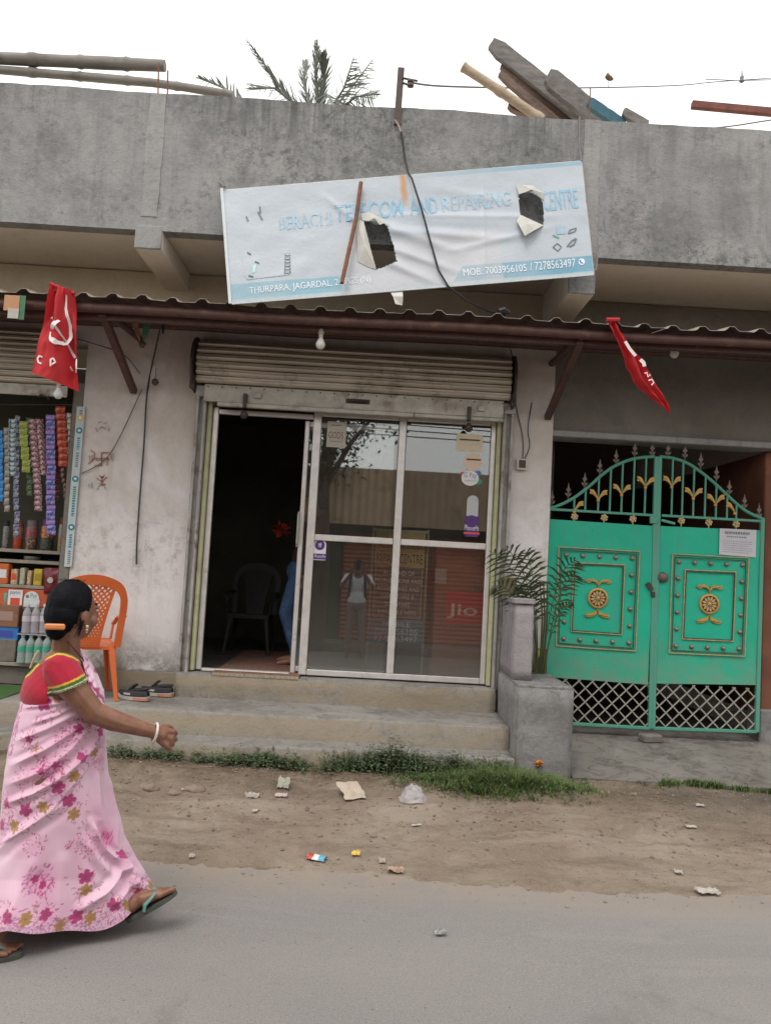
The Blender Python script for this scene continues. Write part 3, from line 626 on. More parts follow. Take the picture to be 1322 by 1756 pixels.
# ------------------------------------------------------------------ corrugated awning
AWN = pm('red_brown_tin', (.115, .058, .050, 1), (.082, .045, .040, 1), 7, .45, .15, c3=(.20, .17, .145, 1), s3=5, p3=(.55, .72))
AWNTOP = pm('pale_bounce_tin', (.34, .30, .25, 1), (.25, .20, .16, 1), 5, .9, c3=(.16, .08, .06, 1), s3=3, p3=(.58, .7))  # unseen upper face, made pale to bounce sky light up onto the soffit
AWNEDGE = pm('tin_edge', (.36, .33, .29, 1), (.2, .15, .12, 1), 9, .5, .3)
aw = thing('awning', 'long red brown corrugated tin awning on pipes across the shop front', 'awning', V(0, 5.6, 3.3))
def awn_z(x): return 3.412+.006*x+.012*noise.noise(V(x*.8, 0, 0))
pit = .212
def rib(x):
    u = ((x+100) % pit)/pit; k = abs(u-.5)*2
    return .030*max(0, min(1, (.42-k)/.22))
bounds = [-6.2, -4.02, -2.0, .04, 2.02, 4.0, 6.2]
for q in range(6):
    xa, xb = bounds[q], bounds[q+1]; s = MB(); n = int((xb-xa)/.0177); dz = .004*(q % 2)
    s.grid(lambda u, v: (xa+(xb-xa)*u, 5.53+1.04*v+(.012*noise.noise(V(q, (xa+(xb-xa)*u)*.7, 0)) if v < .1 else 0), awn_z(xa+(xb-xa)*u)+.185*v+rib(xa+(xb-xa)*u)+dz-.01*noise.noise(V((xa+(xb-xa)*u)*3, 0, q))*(1-v)), n, 5)
    m = len(s.v)
    s.grid(lambda u, v: (xa+(xb-xa)*u, 5.53+1.04*v+(.012*noise.noise(V(q, (xa+(xb-xa)*u)*.7, 0)) if v < .1 else 0), awn_z(xa+(xb-xa)*u)+.185*v+rib(xa+(xb-xa)*u)+dz-.003-.01*noise.noise(V((xa+(xb-xa)*u)*3, 0, q))*(1-v)), n, 5)
    for i in range(n): s.f.append((i, i+1, m+i+1, m+i)); s.m.append(1)
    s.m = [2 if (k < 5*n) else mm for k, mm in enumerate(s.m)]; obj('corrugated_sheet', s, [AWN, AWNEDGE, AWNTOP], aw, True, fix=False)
for y, dz, r in ((5.62, -.052, .036), (6.05, .005, .03), (6.5, .10, .03)):
    s = MB(); s.tube([(x, y, awn_z(x)+dz) for x in np.linspace(-6.2, 6.2, 30)], r, 10); obj('pipe', s, RUSTPAINT, aw, True)
s = MB(); s.bar((-6.2, 5.70, awn_z(-6)-.09), (6.2, 5.70, awn_z(6)-.085), .03, .05); obj('angle_bar', s, RUSTPAINT, aw)
for X, zt_, in ((-2.06, 2.95), (1.44, 2.93), (-5, 2.95), (4.6, 2.95)):
    s = MB(); s.bar((X, 5.66, 3.33), (X-.02, 6.585, zt_), .05, .055, (1, 0, 0), bev=.005); obj('bracket', s, RUSTPAINT, aw)
    s = MB(); s.tube([(X, 5.62, 3.355), (X, 6.59, 3.40)], .028, 10); obj('bracket_arm', s, RUSTPAINT, aw, True)

# ------------------------------------------------------------------ the torn banner
TL, TR, BR, BL = at(383, 325, 5.62), at(997, 275, 5.62), at(1018, 468, 5.50), at(398, 518, 5.48)
def bpos(u, v):                                   # v = 0 bottom
    p = (BL*(1-u)+BR*u)*(1-v)+(TL*(1-u)+TR*u)*v
    w = 0
    # taut creases running from the rod to the cable and lower right
    for (u0, v0, u1, v1, a, wd) in ((.38, .62, .62, .30, .016, .03), (.40, .55, .70, .38, .010, .03), (.42, .40, .60, .14, .017, .025), (.48, .60, .80, .50, .007, .03), (.50, .50, .78, .36, .008, .025), (.10, .1, .30, .45, .004, .05), (.40, .30, .54, .06, .016, .025), (.44, .66, .90, .52, .010, .02), (.30, .80, .40, .50, .010, .02), (.62, .30, .88, .42, .008, .02), (.60, .85, .82, .66, .006, .03), (.72, .9, .70, .1, .004, .012)):
        d = V(u1-u0, v1-v0, 0); L = d.length; d /= L; rx, ry = (u-u0), (v-v0)*.31
        dd = V(u1-u0, (v1-v0)*.31, 0); LL = dd.length; dd /= LL; t = rx*dd.x+ry*dd.y; n = -rx*dd.y+ry*dd.x
        if -.05 < t < LL+.05: w += a*math.exp(-(n/(wd*.45))**2)*math.sin(PI*min(1, max(0, (t+.05)/(LL+.1))))
    w += .010*noise.noise(V(u*5, v*2, 3))+.004*noise.noise(V(u*15, v*6, 8))
    w -= .03*math.sin(PI*u)*math.sin(PI*v)*.4
    return p+V(0, -w, 0)
def buv(px, py):
    # inverse on the photographed quadrilateral (affine enough)
    a = np.array([[383., 325], [997, 275], [1018, 468], [398, 518]]); u, v = .5, .5
    for _ in range(20):
        P = (a[3]*(1-u)+a[2]*u)*(1-v)+(a[0]*(1-u)+a[1]*u)*v; e = np.array([px, py])-P
        du = (a[2]-a[3])*(1-v)+(a[1]-a[0])*v; dv = (a[0]*(1-u)+a[1]*u)-(a[3]*(1-u)+a[2]*u)
        k = np.linalg.solve(np.array([du, dv]).T, e); u += k[0]; v += k[1]
    return u, v
def inpoly(x, y, P):
    c = False; j = len(P)-1
    for i in range(len(P)):
        if (P[i][1] > y) != (P[j][1] > y) and x < (P[j][0]-P[i][0])*(y-P[i][1])/(P[j][1]-P[i][1])+P[i][0]: c = not c
        j = i
    return c
H1 = [buv(*p) for p in ((622, 382), (634, 381), (642, 388), (656, 384), (663, 392), (671, 415), (679, 450), (643, 463), (634, 430))]
H2 = [buv(*p) for p in ((888, 336), (894, 330), (912, 330), (927, 341), (932, 360), (931, 388), (891, 370))]
def hole(u, v):
    u2 = u+.0022*noise.noise(V(u*160, v*60, 0)); v2 = v+.008*noise.noise(V(u*160, v*60, 7))
    return inpoly(u2, v2, H1) or inpoly(u2, v2, H2)
def banner_mat():
    m, nt, b = node_mat('printed_vinyl'); b.inputs['Roughness'].default_value = .45; at_ = nt.nodes.new('ShaderNodeVertexColor'); at_.layer_name = 'print'
    co = _wco(nt); col = _mix(nt, _mul(nt, _ramp(nt, _noise(nt, co, 5, 8, .7), .5, .75), .12), at_.outputs[0], (.50, .47, .42, 1))
    nt.links.new(col, b.inputs['Base Color']); _bump(nt, b, _noise(nt, co, 7, 6, .6), .5, .014)
    tl = nt.nodes.new('ShaderNodeBsdfTranslucent'); nt.links.new(col, tl.inputs[0]); ms = nt.nodes.new('ShaderNodeMixShader'); ms.inputs[0].default_value = .22; o = nt.nodes['Material Output']; nt.links.new(b.outputs[0], ms.inputs[1]); nt.links.new(tl.outputs[0], ms.inputs[2]); nt.links.new(ms.outputs[0], o.inputs[0]); return m
VINYL = banner_mat()
bn = thing('banner', 'torn white and blue vinyl shop banner hanging askew on the parapet', 'banner', V((TL.x+TR.x)/2, 5.55, BL.z))
g = MB(); NU, NV = 380, 120
g.grid(lambda u, v: bpos(u, v), NU, NV, 0, lambda u, v: not hole(u, v))
cols = []
for j in range(NV+1):
    for i in range(NU+1):
        u, v = i/NU, j/NV; c = np.array([.485, .535, .59])
        if v > .965 and u > .0: c = c*(1-.55*min(1, max(0, (u-.5)*3)))+np.array([.12, .36, .50])*.55*min(1, max(0, (u-.5)*3))
        lo = .018; fade = .55+.45*noise.noise(V(u*9, v*5, 2))
        if lo < v < .155:
            kl = u < .295+(.155-v)*.25; kr = u > .605+(v)*.22
            if kl or kr:
                blue = np.array([.10, .33, .46]) if kr else np.array([.19, .41, .51])
                f = (.95 if kr else .72+.3*min(1, u*3.2))*(.82+.25*noise.noise(V(u*7, v*3, 4))); f = min(1, max(0, f)); c = c*(1-f)+blue*f
        if v <= lo: c = np.array([.40, .50, .54])
        if .30 < u < .75 and v < .45: c = c*.5+np.array([.56, .54, .555])*.5        # ink washed off: bare backing
        # rust stain below the cable hook
        ds = abs(u-.497-.004*noise.noise(V(v*9, 0, 0))); 
        if v > .72 and ds < .011: f = .95*(1-ds/.011)**.5*min(1, (v-.72)*9)**.5; c = c*(1-f)+np.array([.55, .27, .07])*f
        cols.append((c[0], c[1], c[2], 1))
g.col = cols
sheet = obj('banner_sheet', g, VINYL, bn, 'all', fix=False)
def ink(name, c, keep):
    m, nt, b = node_mat(name); b.inputs['Base Color'].default_value = c; b.inputs['Roughness'].default_value = .5; o = nt.nodes['Material Output']; tr = nt.nodes.new('ShaderNodeBsdfTransparent'); ms = nt.nodes.new('ShaderNodeMixShader'); co = _wco(nt)
    nt.links.new(_ramp(nt, _noise(nt, co, 13, 6, .75, .4, (1.6, 1, .8)), keep, keep+.16), ms.inputs[0]); nt.links.new(b.outputs[0], ms.inputs[1]); nt.links.new(tr.outputs[0], ms.inputs[2]); nt.links.new(ms.outputs[0], o.inputs[0]); return m
FADE = ink('faded_blue_ink', (.21, .42, .56, 1), .49); FADE2 = ink('pale_blue_ink', (.31, .47, .58, 1), .45); WHI = flat('white_ink', (.68, .73, .75, 1), .5); DARKG = flat('grey_green_ink', (.12, .17, .18, 1), .5)
def btext(body, q0, q1, h, mat, parent=None):      # pixel start/end of the baseline, height in banner v
    (u0, v0), (u1, v1) = buv(*q0), buv(*q1); v_, f = text2d(body); s = MB(); vs = []
    for a, b_ in v_:
        u, v = u0+(u1-u0)*a, v0+(v1-v0)*a+h*b_; vs.append(bpos(u, v)+V(0, -.0035, 0))
    fs = [ff for ff in f if not any(hole(*((lambda a, b_: (u0+(u1-u0)*a, v0+(v1-v0)*a+h*b_))(*v_[i]))) for i in ff)]
    s._a(vs, fs); return obj('lettering', s, mat, sheet, fix=False)
btext('!BERACHI', (478, 396), (568, 386), .125, FADE2); btext('!TELECOM', (574, 382), (690, 371), .155, FADE); btext('!AND', (702, 370), (750, 366), .15, FADE); btext('!REPAIRING', (758, 364), (876, 353), .135, FADE2)
btext('!CENTRE', (932, 364), (992, 358), .18, FADE)
btext('THURPARA, JAGARDAL, 24 PGS (N)', (428, 508), (634, 487), .075, WHI); btext('MOB: 7003956105', (793, 474), (902, 465), .062, WHI); btext('/ 7278563497', (908, 464), (987, 457), .07, WHI)
def bshape(pts, mat, name='print', lift=.003):
    s = MB(); P = [bpos(*buv(*p))+V(0, -lift, 0) for p in pts]; s.f.append(tuple(range(len(P)))); s.v += [tuple(p) for p in P]; s.m.append(0); return obj(name, s, mat, sheet, fix=False)
def bline(pts, w, mat):
    s = MB(); P = [bpos(*buv(*p))+V(0, -.004, 0) for p in pts]
    for a, b in zip(P[:-1], P[1:]): s.bar(a, b, w, .001, (0, 1, 0))
    return obj('print', s, mat, sheet)
cc = (997, 449); bshape([(cc[0]+5.6*math.cos(a), cc[1]+5.6*math.sin(a)) for a in np.linspace(0, 2*PI, 17)[:-1]], WHI)
bline([(994, 446), (995, 450), (999, 452)], .010, BLUEPR)
bline([(947, 425+3*0), (955, 418), (962, 424), (956, 431), (948, 425)], .007, DARKG); bline([(976, 396), (988, 392), (986, 398), (974, 402), (976, 396)], .007, DARKG); bline([(972, 424), (980, 414), (988, 410), (984, 420), (976, 424)], .010, DARKG); bline([(947, 404), (958, 409)], .012, flat('green_ink', (.12, .35, .25, 1)))
bshape([(953, 391), (968, 389), (969, 402), (954, 403)], flat('grey_blue_ink', (.33, .45, .52, 1)))
for y in range(6):
    yy = 436+y*6; bshape([(487.5-y*.2, yy), (496+y*.3, yy-.6), (496.5+y*.3, yy+3.6), (487.3-y*.2, yy+4.2)], DARKG)
    bline([(489, yy+2), (495, yy+1.6)], .006, WHI)
for p in ((422, 372, 425, 380), (442, 364, 449, 378), (424, 434, 430, 438), (437, 450, 444, 453), (426, 474, 434, 476), (445, 355, 446, 366)): bline([(p[0], p[1]), (p[2], p[3])], .011, DARKG)
bshape([(434, 456), (440, 454), (437, 468), (432, 470)], flat('mint_ink', (.42, .66, .64, 1)))
bline([(414, 440), (419, 474), (425, 480), (498, 471)], .006, flat('pale_grey_ink', (.47, .54, .58, 1)))
# frame tubes behind, lacing, torn flaps
s = MB(); 
for a, b in ((TL, TR), (BL, BR), (TL, BL), (TR, BR)): s.tube([a+V(0, .02, 0), b+V(0, .02, 0)], .012, 8)
obj('frame', s, STEEL, bn, True)
s = MB(); s.bar(TL+V(-.012, .0, .01), BL+V(-.012, 0, -.01), .022, .010, (0, 1, 0)); s.bar(BL+V(0, -.002, -.008), BR+V(0, -.002, -.008), .010, .018, (0, 0, 1)); obj('hem', s, flat('hem_vinyl', (.50, .54, .55, 1), .5), bn)
VBACK = pm('vinyl_back', (.50, .49, .45, 1), (.40, .385, .345, 1), 9, .6)
def flap(pts, lifts, name='torn_flap'):
    s = MB(); P = [bpos(*buv(*p))+V(0, -l, 0) for p, l in zip(pts, lifts)]; n = len(P); c = sum(P, V(0, 0, 0))/n+V(0, -.03, 0)
    s.v = [tuple(p) for p in P]+[tuple(c)]+[tuple(p+V(0, .002, 0)) for p in P]+[tuple(c+V(0, .002, 0))]
    s.f = [(i, (i+1) % n, n) for i in range(n)]+[(n+1+(i+1) % n, n+1+i, 2*n+1) for i in range(n)]; s.m = [0]*len(s.f)
    return obj(name, s, VBACK, bn, False, fix=False)
flap([(891, 370), (931, 388), (913, 401), (896, 412), (889, 396), (884, 381)], [.006, .006, .05, .07, .05, .02])
flap([(884, 318), (894, 320), (912, 322), (928, 334), (932, 345), (925, 341), (912, 332), (897, 334), (888, 335)], [.01, .03, .035, .03, .008, .02, .04, .04, .02])
flap([(617, 368), (630, 366), (650, 376), (666, 388), (657, 388), (649, 392), (644, 385), (630, 384), (620, 381)], [.01, .03, .03, .01, .04, .05, .045, .04, .02])
flap([(609, 378), (622, 382), (634, 430), (643, 463), (628, 458), (612, 450)], [.004, .02, .014, .006, .004, .004])
s = MB(); a, b = at(668, 499, 5.50), at(690, 497, 5.50); c1, c2 = at(690, 523, 5.47), at(678, 521, 5.46); mid1, mid2 = at(674, 508, 5.47), at(691, 508, 5.46)
s.v = [tuple(p) for p in (a, b, mid1, mid2, c2, c1)]; s.f = [(0, 1, 3, 2), (2, 3, 5, 4)]; s.m = [0, 0]; obj('torn_strip', s, VBACK, bn, fix=False)
GW = flat('grey_wire', (.16, .15, .14, 1)); a = TR
for pts_, r_ in (([a, a+V(-.01, .04, .12), at(994, 200, 5.70)], .006), ([at(385, 320, 5.6), at(376, 312, 5.70)], .008), ([at(1010, 470, 5.5), at(1022, 462, 5.6), at(1024, 440, 5.69)], .008)):
    s = MB(); s.tube(pts_, r_, 6); obj('tie_wire', s, GW, bn)
s = MB(); s.tube([at(619, 312, 5.57), at(611, 372, 5.53), at(586, 485, 5.42)], .015, 8); obj('iron_rod', s, RUST, label='rusty iron rod poking through the tear in the banner', cat='rod')
s = MB(); s.tube([at(688, 225, 5.66), at(694, 270, 5.68), at(700, 296, 5.60), at(706, 305, 5.545), at(722, 355, 5.53), at(737, 410, 5.52), at(752, 463, 5.49), at(768, 490, 5.47), at(800, 515, 5.52), at(838, 533, 5.62), at(866, 540, 5.62)], .0075, 8)
obj('cable', s, BLACKW, smooth=True, label='black cable drooping from the roof over the banner to the awning', cat='cable')
s = MB(); c = at(864, 534, 5.58); s.tube([c+V(-.04, 0, .0), c+V(0, 0, .01), c+V(.05, .0, -.01)], [.02, .03, .012], 8); obj('cable_joint', s, BLACKW, smooth=True, label='taped black cable joint lying on the awning edge', cat='cable joint')
# ------------------------------------------------------------------ hanging bulbs, wires on the wall
BULBG = flat('frosted_bulb', (.62, .60, .55, 1), .25, .5); BULBW = flat('white_bulb', (.74, .74, .73, 1), .3, .5); CAPM = flat('cream_holder', (.42, .38, .32, 1), .5)
def bulb(px, ytop, ybot, Y, label, glassm, wire_to=None):
    c = at(px, ybot, Y); top = at(px, ytop, Y); h = (top.z-c.z)
    t = thing('light_bulb', label, 'light bulb', c, 'bulbs hung under the awning')
    s = MB(); s.lathe(c, [(.002, 0), (.018, .004), (.032, .02), (.036, .038), (.030, .058), (.018, .078), (.014, .09)], 14); obj('glass', s, glassm, t, 'all')
    s = MB(); s.lathe(c, [(.016, .088), (.017, .115), (.022, .118), (.022, .145), (.012, .16)], 12); obj('holder', s, CAPM, t, True)
    s = MB(); w = Vector(wire_to) if wire_to else V(c.x+.01, Y+.02, 3.36); s.tube([c+V(0, 0, .155), (c+V(0, 0, .155)+w)/2+V(.012, 0, 0), w], .004, 6); obj('wire', s, BLACKW, t)
bulb(549, 560, 599, 5.70, 'clear glass bulb hanging in front of the shop shutter', BULBG)
bulb(99, 655, 684, 6.05, 'white bulb hanging below the red flag at the stall', BULBW, at(103, 545, 6.05))
bulb(1156, 588, 614, 5.95, 'small bulb under the awning above the green gate', BULBG, at(1150, 560, 5.95))
def wire(pts, r, label, mat=BLACKW, name='wire', cat='wire', n=6):
    # smooth the polyline
    P = [Vector(p) for p in pts]; Q = []
    for i in range(len(P)-1):
        p0, p1, p2, p3 = P[max(i-1, 0)], P[i], P[i+1], P[min(i+2, len(P)-1)]
        for k in range(5):
            t = k/5; Q.append(.5*((2*p1)+(-p0+p2)*t+(2*p0-5*p1+4*p2-p3)*t*t+(-p0+3*p1-3*p2+p3)*t**3))
    Q.append(P[-1]); s = MB(); s.tube(Q, r, n); return obj(name, s, mat, smooth=True, label=label, cat=cat)
yw = YW-.018
wire([at(278, 548, yw-.3), at(262, 620, yw), at(252, 676, yw), at(247, 760, yw), at(240, 850, yw), at(235, 925, yw), at(234, 968, yw)], .007, 'dark wire hanging down the white wall beside the orange chair', flat('dark_wire', (.05, .045, .045, 1)))
wire([at(243, 668, yw), at(205, 750, yw), at(178, 790, yw), at(140, 812, yw)], .0045, 'thin slanting wire crossing the red painted marks', flat('grey_thin_wire', (.16, .14, .13, 1)))
wire([at(130, 580, yw-.2), at(170, 592, yw), at(212, 608, yw), at(240, 640, yw)], .0035, 'thin wire sagging from the stall to the left awning bracket')
wire([at(868, 575, yw-.5), at(880, 620, yw), at(884, 690, yw), at(896, 750, yw), at(896, 790, yw)], .0045, 'thin wire running straight down to the switch box')
wire([at(912, 690, yw), at(905, 735, yw), at(908, 765, yw), at(898, 790, yw)], .0045, 'kinked wire dropping from the right bracket to the switch box')
sbx = thing('switch_box', 'small square white switch box with a dark face on the right pier', 'switch box', at(893, 806, YW))
a, b = at(884, 806, YW), at(903, 788, YW); s = MB(); s.box(a.x, b.x, YW-.04, YW-.002, a.z, b.z, bev=.006); obj('casing', s, flat('cream_plastic', (.55, .50, .43, 1)), sbx)
s = MB(); s.box(a.x+.018, b.x-.014, YW-.044, YW-.041, a.z+.016, b.z-.012, bev=.002); obj('face', s, flat('brown_plastic', (.06, .04, .03, 1)), sbx)
# dried flower bunches and torn tricolour ribbons on strings
DRY = pm('dried_flowers', (.10, .07, .05, 1), (.17, .12, .08, 1), 60, .95); ORF = flat('faded_orange_cloth', (.42, .22, .12, 1), .8); GRF = flat('faded_green_cloth', (.06, .16, .09, 1), .8); GRYF = flat('faded_grey_cloth', (.40, .37, .33, 1), .8)
for px, py, Y, lab in ((244, 590, 6.2, 'dried marigold ball hanging from ribbons by the left bracket'), (266, 655, 6.5, 'dried marigold ball hanging against the white wall')):
    c = at(px, py, Y); s = MB()
    for k in range(60):
        d = Vector((random.gauss(0, 1), random.gauss(0, 1), random.gauss(0, 1))).normalized(); s.sphere(c+d*.022, .010, 5)
    s.tube([c, c+V(.0, 0, .12)], .003, 5); obj('dried_flower', s, DRY, label=lab, cat='dried flower')
def ribbon(pts, wid, Y, mat, label):
    s = MB(); n = len(pts)
    for k, (x, y) in enumerate(pts):
        c = at(x, y, Y); o = V(wid/2*math.cos(k*.5), wid*.4*math.sin(k*.9), 0); s.v += [tuple(c-o), tuple(c+o)]
    s.f = [(2*k, 2*k+1, 2*k+3, 2*k+2) for k in range(n-1)]; s.m = [0]*(n-1); return obj('ribbon', s, mat, label=label, cat='ribbon', fix=False)
ribbon([(229, 540), (232, 556), (236, 572), (240, 585)], .045, 5.95, ORF, 'faded orange ribbon tied under the awning by the left bracket')
ribbon([(254, 545), (252, 560), (248, 574), (246, 585)], .05, 5.96, GRF, 'dark green ribbon tied under the awning by the left bracket')
ribbon([(280, 552), (280, 562), (279, 572)], .02, 5.97, BLACKW, 'short dark scrap hanging right of the green ribbon')
sx_ = at(22, 528, 5.58); fl = thing('cloth_scrap', 'torn orange white and green cloth scrap pinned to the awning edge at far left', 'cloth scrap', sx_)
s = MB(); card(s, 8, 505, 32, 533, 5.53); obj('cloth', s, ORF, fl); s = MB(); card(s, 14, 528, 31, 546, 5.526); obj('print', s, GRYF, fl); s = MB(); card(s, 32, 506, 41, 548, 5.534); obj('cloth', s, GRF, fl)

# ------------------------------------------------------------------ red flags
def flag_mat():
    m, nt, b = node_mat('red_flag_cloth'); b.inputs['Roughness'].default_value = .75; b.inputs['Base Color'].default_value = (.50, .022, .028, 1)
    tl = nt.nodes.new('ShaderNodeBsdfTranslucent'); tl.inputs[0].default_value = (.62, .03, .035, 1); ms = nt.nodes.new('ShaderNodeMixShader'); ms.inputs[0].default_value = .35
    o = nt.nodes['Material Output']; nt.links.new(b.outputs[0], ms.inputs[1]); nt.links.new(tl.outputs[0], ms.inputs[2]); nt.links.new(ms.outputs[0], o.inputs[0]); return m
FLAGR = flag_mat(); FLAGW = flat('white_flag_print', (.68, .60, .58, 1), .8)
def flag(label, corners, Y, fold, cl):
    a, b, c, d = [at(x, y, Y) for x, y in corners]       # tl tr br bl
    def P(u, v):
        p = (a*(1-u)+b*u)*(1-v)+(d*(1-u)+c*u)*v
        y = fold*(.05*math.sin(u*7+v*2.2)+.03*math.sin(u*13-v*4)+.04*noise.noise(V(u*3, v*3, Y))+.016*noise.noise(V(u*9+v*5, v*6, Y))+.010*abs(noise.noise(V(u*4-v*7, u*5+v*3, 2)))); return p+V(0, y-.05*v, 0)
    t = thing('flag', label, 'flag', (a+b)/2+V(0, 0, -.6), 'red flags tied to the awning'); s = MB(); s.grid(P, 40, 60); o = obj('cloth', s, FLAGR, t, 'all', fix=False)
    return t, o, P
t, o, P = flag('open red flag with white hammer, sickle and star hanging above the stall', ((88, 486), (126, 500), (136, 671), (54, 640)), 5.50, .9, 0)
def ribbon_strip(s, Q, w):                       # continuous flat print along a line, width given per segment
    n = len(Q); ws = [(w[min(i, len(w)-1)]+w[max(0, min(i-1, len(w)-1))])/2 if isinstance(w, list) else w for i in range(n)]
    for i, p in enumerate(Q):
        t = Q[min(i+1, n-1)]-Q[max(i-1, 0)]; d = V(-t.z, 0, t.x).normalized()*ws[i]/2; s.v += [tuple(p+d), tuple(p-d)]
    s.f += [(2*i, 2*i+1, 2*i+3, 2*i+2) for i in range(n-1)]; s.m += [0]*(n-1); return s
def fst(pts, w, cuv=True):
    s = MB(); Q = []; K = 4
    if isinstance(w, list): w = [w[min(i//K, len(w)-1)]*(1-(i % K)/K)+w[min(i//K+1, len(w)-1)]*(i % K)/K for i in range((len(pts)-1)*K+1)]
    pts = [(a[0]+(b[0]-a[0])*k/K, a[1]+(b[1]-a[1])*k/K) for a, b in zip(pts[:-1], pts[1:]) for k in range(K)]+[pts[-1]]
    for x, y in pts:
        v = (y-(486+(x-88)*.36))/165; v = max(.02, min(.99, v)); xl = 88-34*v; xr = 126+10*v; u = (x-xl)/(xr-xl); Q.append(P(u, v)+V(0, -.009, 0))
    return ribbon_strip(s, Q, w)
def star(cx, cy, r):
    pts = []
    for k in range(10):
        rr = r if k % 2 == 0 else r*.42; a = -PI/2+k*PI/5; pts.append((cx+rr*math.cos(a), cy+rr*math.sin(a)))
    s = MB(); Q = []
    for x, y in pts+[(cx, cy)]:
        v = (y-(486+(x-88)*.36))/165; xl = 88-34*v; xr = 126+10*v; Q.append(P((x-xl)/(xr-xl), v)+V(0, -.012, 0))
    s.v = [tuple(p) for p in Q]; s.f = [(k, (k+1) % 10, 10) for k in range(10)]; s.m = [0]*10; return s
obj('emblem', star(93, 545, 11), FLAGW, o, fix=False)
obj('emblem', fst([(117, 508), (115, 520), (114, 530), (117, 545), (119, 560), (118, 575), (113, 588), (104, 591), (96, 586), (91, 578), (87, 569)], [.010, .014, .02, .024, .030, .036, .040, .040, .028, .012]), FLAGW, o, fix=False)
obj('emblem', fst([(102, 562), (107, 572), (113, 584), (119, 600), (125, 609)], .018), FLAGW, o, fix=False); obj('emblem', fst([(97, 569), (102, 562), (107, 553)], [.026, .032]), FLAGW, o, fix=False)
obj('lettering', fst([(79, 615), (74, 613), (71, 618), (73, 624), (79, 627)], .012), FLAGW, o, fix=False); obj('lettering', fst([(96, 632), (96, 620), (101, 619), (104, 625), (98, 629)], .012), FLAGW, o, fix=False)
obj('lettering', fst([(118, 625), (121, 632)], .012), FLAGW, o, fix=False); obj('lettering', fst([(126, 634), (128, 618), (131, 626), (133, 615), (134, 632)], .010), FLAGW, o, fix=False)
s = MB(); s.tube([at(86, 486, 5.52), at(128, 503, 5.50)], .012, 8); s.tube([at(112, 496, 5.52), at(112, 520, 5.62)], .006, 6); obj('rod', s, flat('red_cloth_hem', (.42, .02, .03, 1), .8), t)
# furled flag on the right
t2 = thing('flag', 'furled red flag hanging slantwise from the awning above the gate', 'flag', at(1100, 700, 5.5), 'red flags tied to the awning')
path = [(1048, 549, .055), (1056, 566, .062), (1070, 592, .085), (1086, 622, .11), (1100, 648, .115), (1116, 668, .085), (1132, 685, .06), (1143, 697, .045), (1148, 706, .03)]
nn = 34; L = []; s = MB(); FP = []
for a, b in zip(path[:-1], path[1:]): FP += [tuple(a[q]+(b[q]-a[q])*k/5 for q in range(3)) for k in range(5)]
FP.append(path[-1])
for k, (x, y, w) in enumerate(FP):                 # a hanging sheet gathered into three loose folds
    c = at(x, y, 5.52); nx = V(.80, 0, .55)
    for j in range(nn+1):
        u = j/nn; z_ = math.sin(2*PI*(1.6*u+.03*k)+.8*noise.noise(V(u*2, k*.12, 3)))
        L.append(c+nx*(w*(u-.5)*(1.05+.18*noise.noise(V(k*.3, 5, u*2))))+V(0, -1, 0)*(w*.30*z_+.012*noise.noise(V(u*6, k*.4, 1)))+V(0, 0, (-.02*noise.noise(V(u*7, 3, 0)) if k == len(FP)-1 else 0)))
s._a(L, [(k*(nn+1)+j, k*(nn+1)+j+1, (k+1)*(nn+1)+j+1, (k+1)*(nn+1)+j) for k in range(len(FP)-1) for j in range(nn)])
c2 = obj('cloth', s, FLAGR, t2, 'all', fix=False)
s = MB(); s.tube([at(1040, 548, 5.50), at(1062, 548, 5.50)], .016, 8); obj('rod', s, flat('red_rod', (.42, .02, .03, 1), .8), t2)
def fst2(pts, w, Y=5.455):
    s = MB(); Q = [at(x, y, Y) for x, y in pts]
    return ribbon_strip(s, Q, w)
obj('emblem', fst2([(1072, 585), (1080, 598), (1090, 610)], .022, 5.468), FLAGW, c2, fix=False); obj('emblem', fst2([(1098, 616), (1104, 622), (1105, 628)], .026, 5.46), FLAGW, c2, fix=False)
obj('lettering', fst2([(1105, 640), (1109, 638), (1111, 646), (1115, 642)], .010, 5.452), FLAGW, c2, fix=False); obj('lettering', fst2([(1112, 652), (1118, 650), (1121, 656), (1117, 660)], .010, 5.456), FLAGW, c2, fix=False)

# ------------------------------------------------------------------ things on the roof
def pole(label, pts, Y, r, mat, name, cat, knots=True, group=None):
    P = [at(x, y, Y) for x, y in pts]; Q, R = [], []
    for p, q in zip(P[:-1], P[1:]):
        n = max(2, int((q-p).length/.03))
        for k in range(n):
            Q.append(p.lerp(q, k/n))
    Q.append(P[-1]); L = 0
    for k, q in enumerate(Q):
        L += .03; kn = (L % .36) < .05; R.append(r*(1+(.16 if kn and knots else 0)+.10*noise.noise(V(L*2, r, 1))))
    s = MB(); s.tube(Q, R, 10); return obj(name, s, mat, smooth=True, label=label, cat=cat, group=group)
pole('thick grey bamboo pole lying level along the left of the roof', ((-420, 72), (0, 99), (283, 112)), 6.0, .048, BAMBOO, 'bamboo_pole', 'bamboo pole')
pole('thinner grey bamboo pole sagging to the parapet under the thick one', ((-420, 100), (0, 119), (170, 133), (260, 141), (318, 149), (372, 158), (400, 163)), 6.02, .034, BAMBOO, 'bamboo_pole', 'bamboo pole')
for k, (x, y0) in enumerate(((271, 108), (287, 120))):
    s = MB(); a = at(x, 168, 5.80); b = at(x+1, y0, 5.80); s.tube([a, b], .006, 6); obj('reinforcing_bar', s, RUST, label=('rusty bar stub standing on the parapet against the thick pole end', 'shorter rusty bar stub just right of the thick pole end')[k], cat='steel bar')
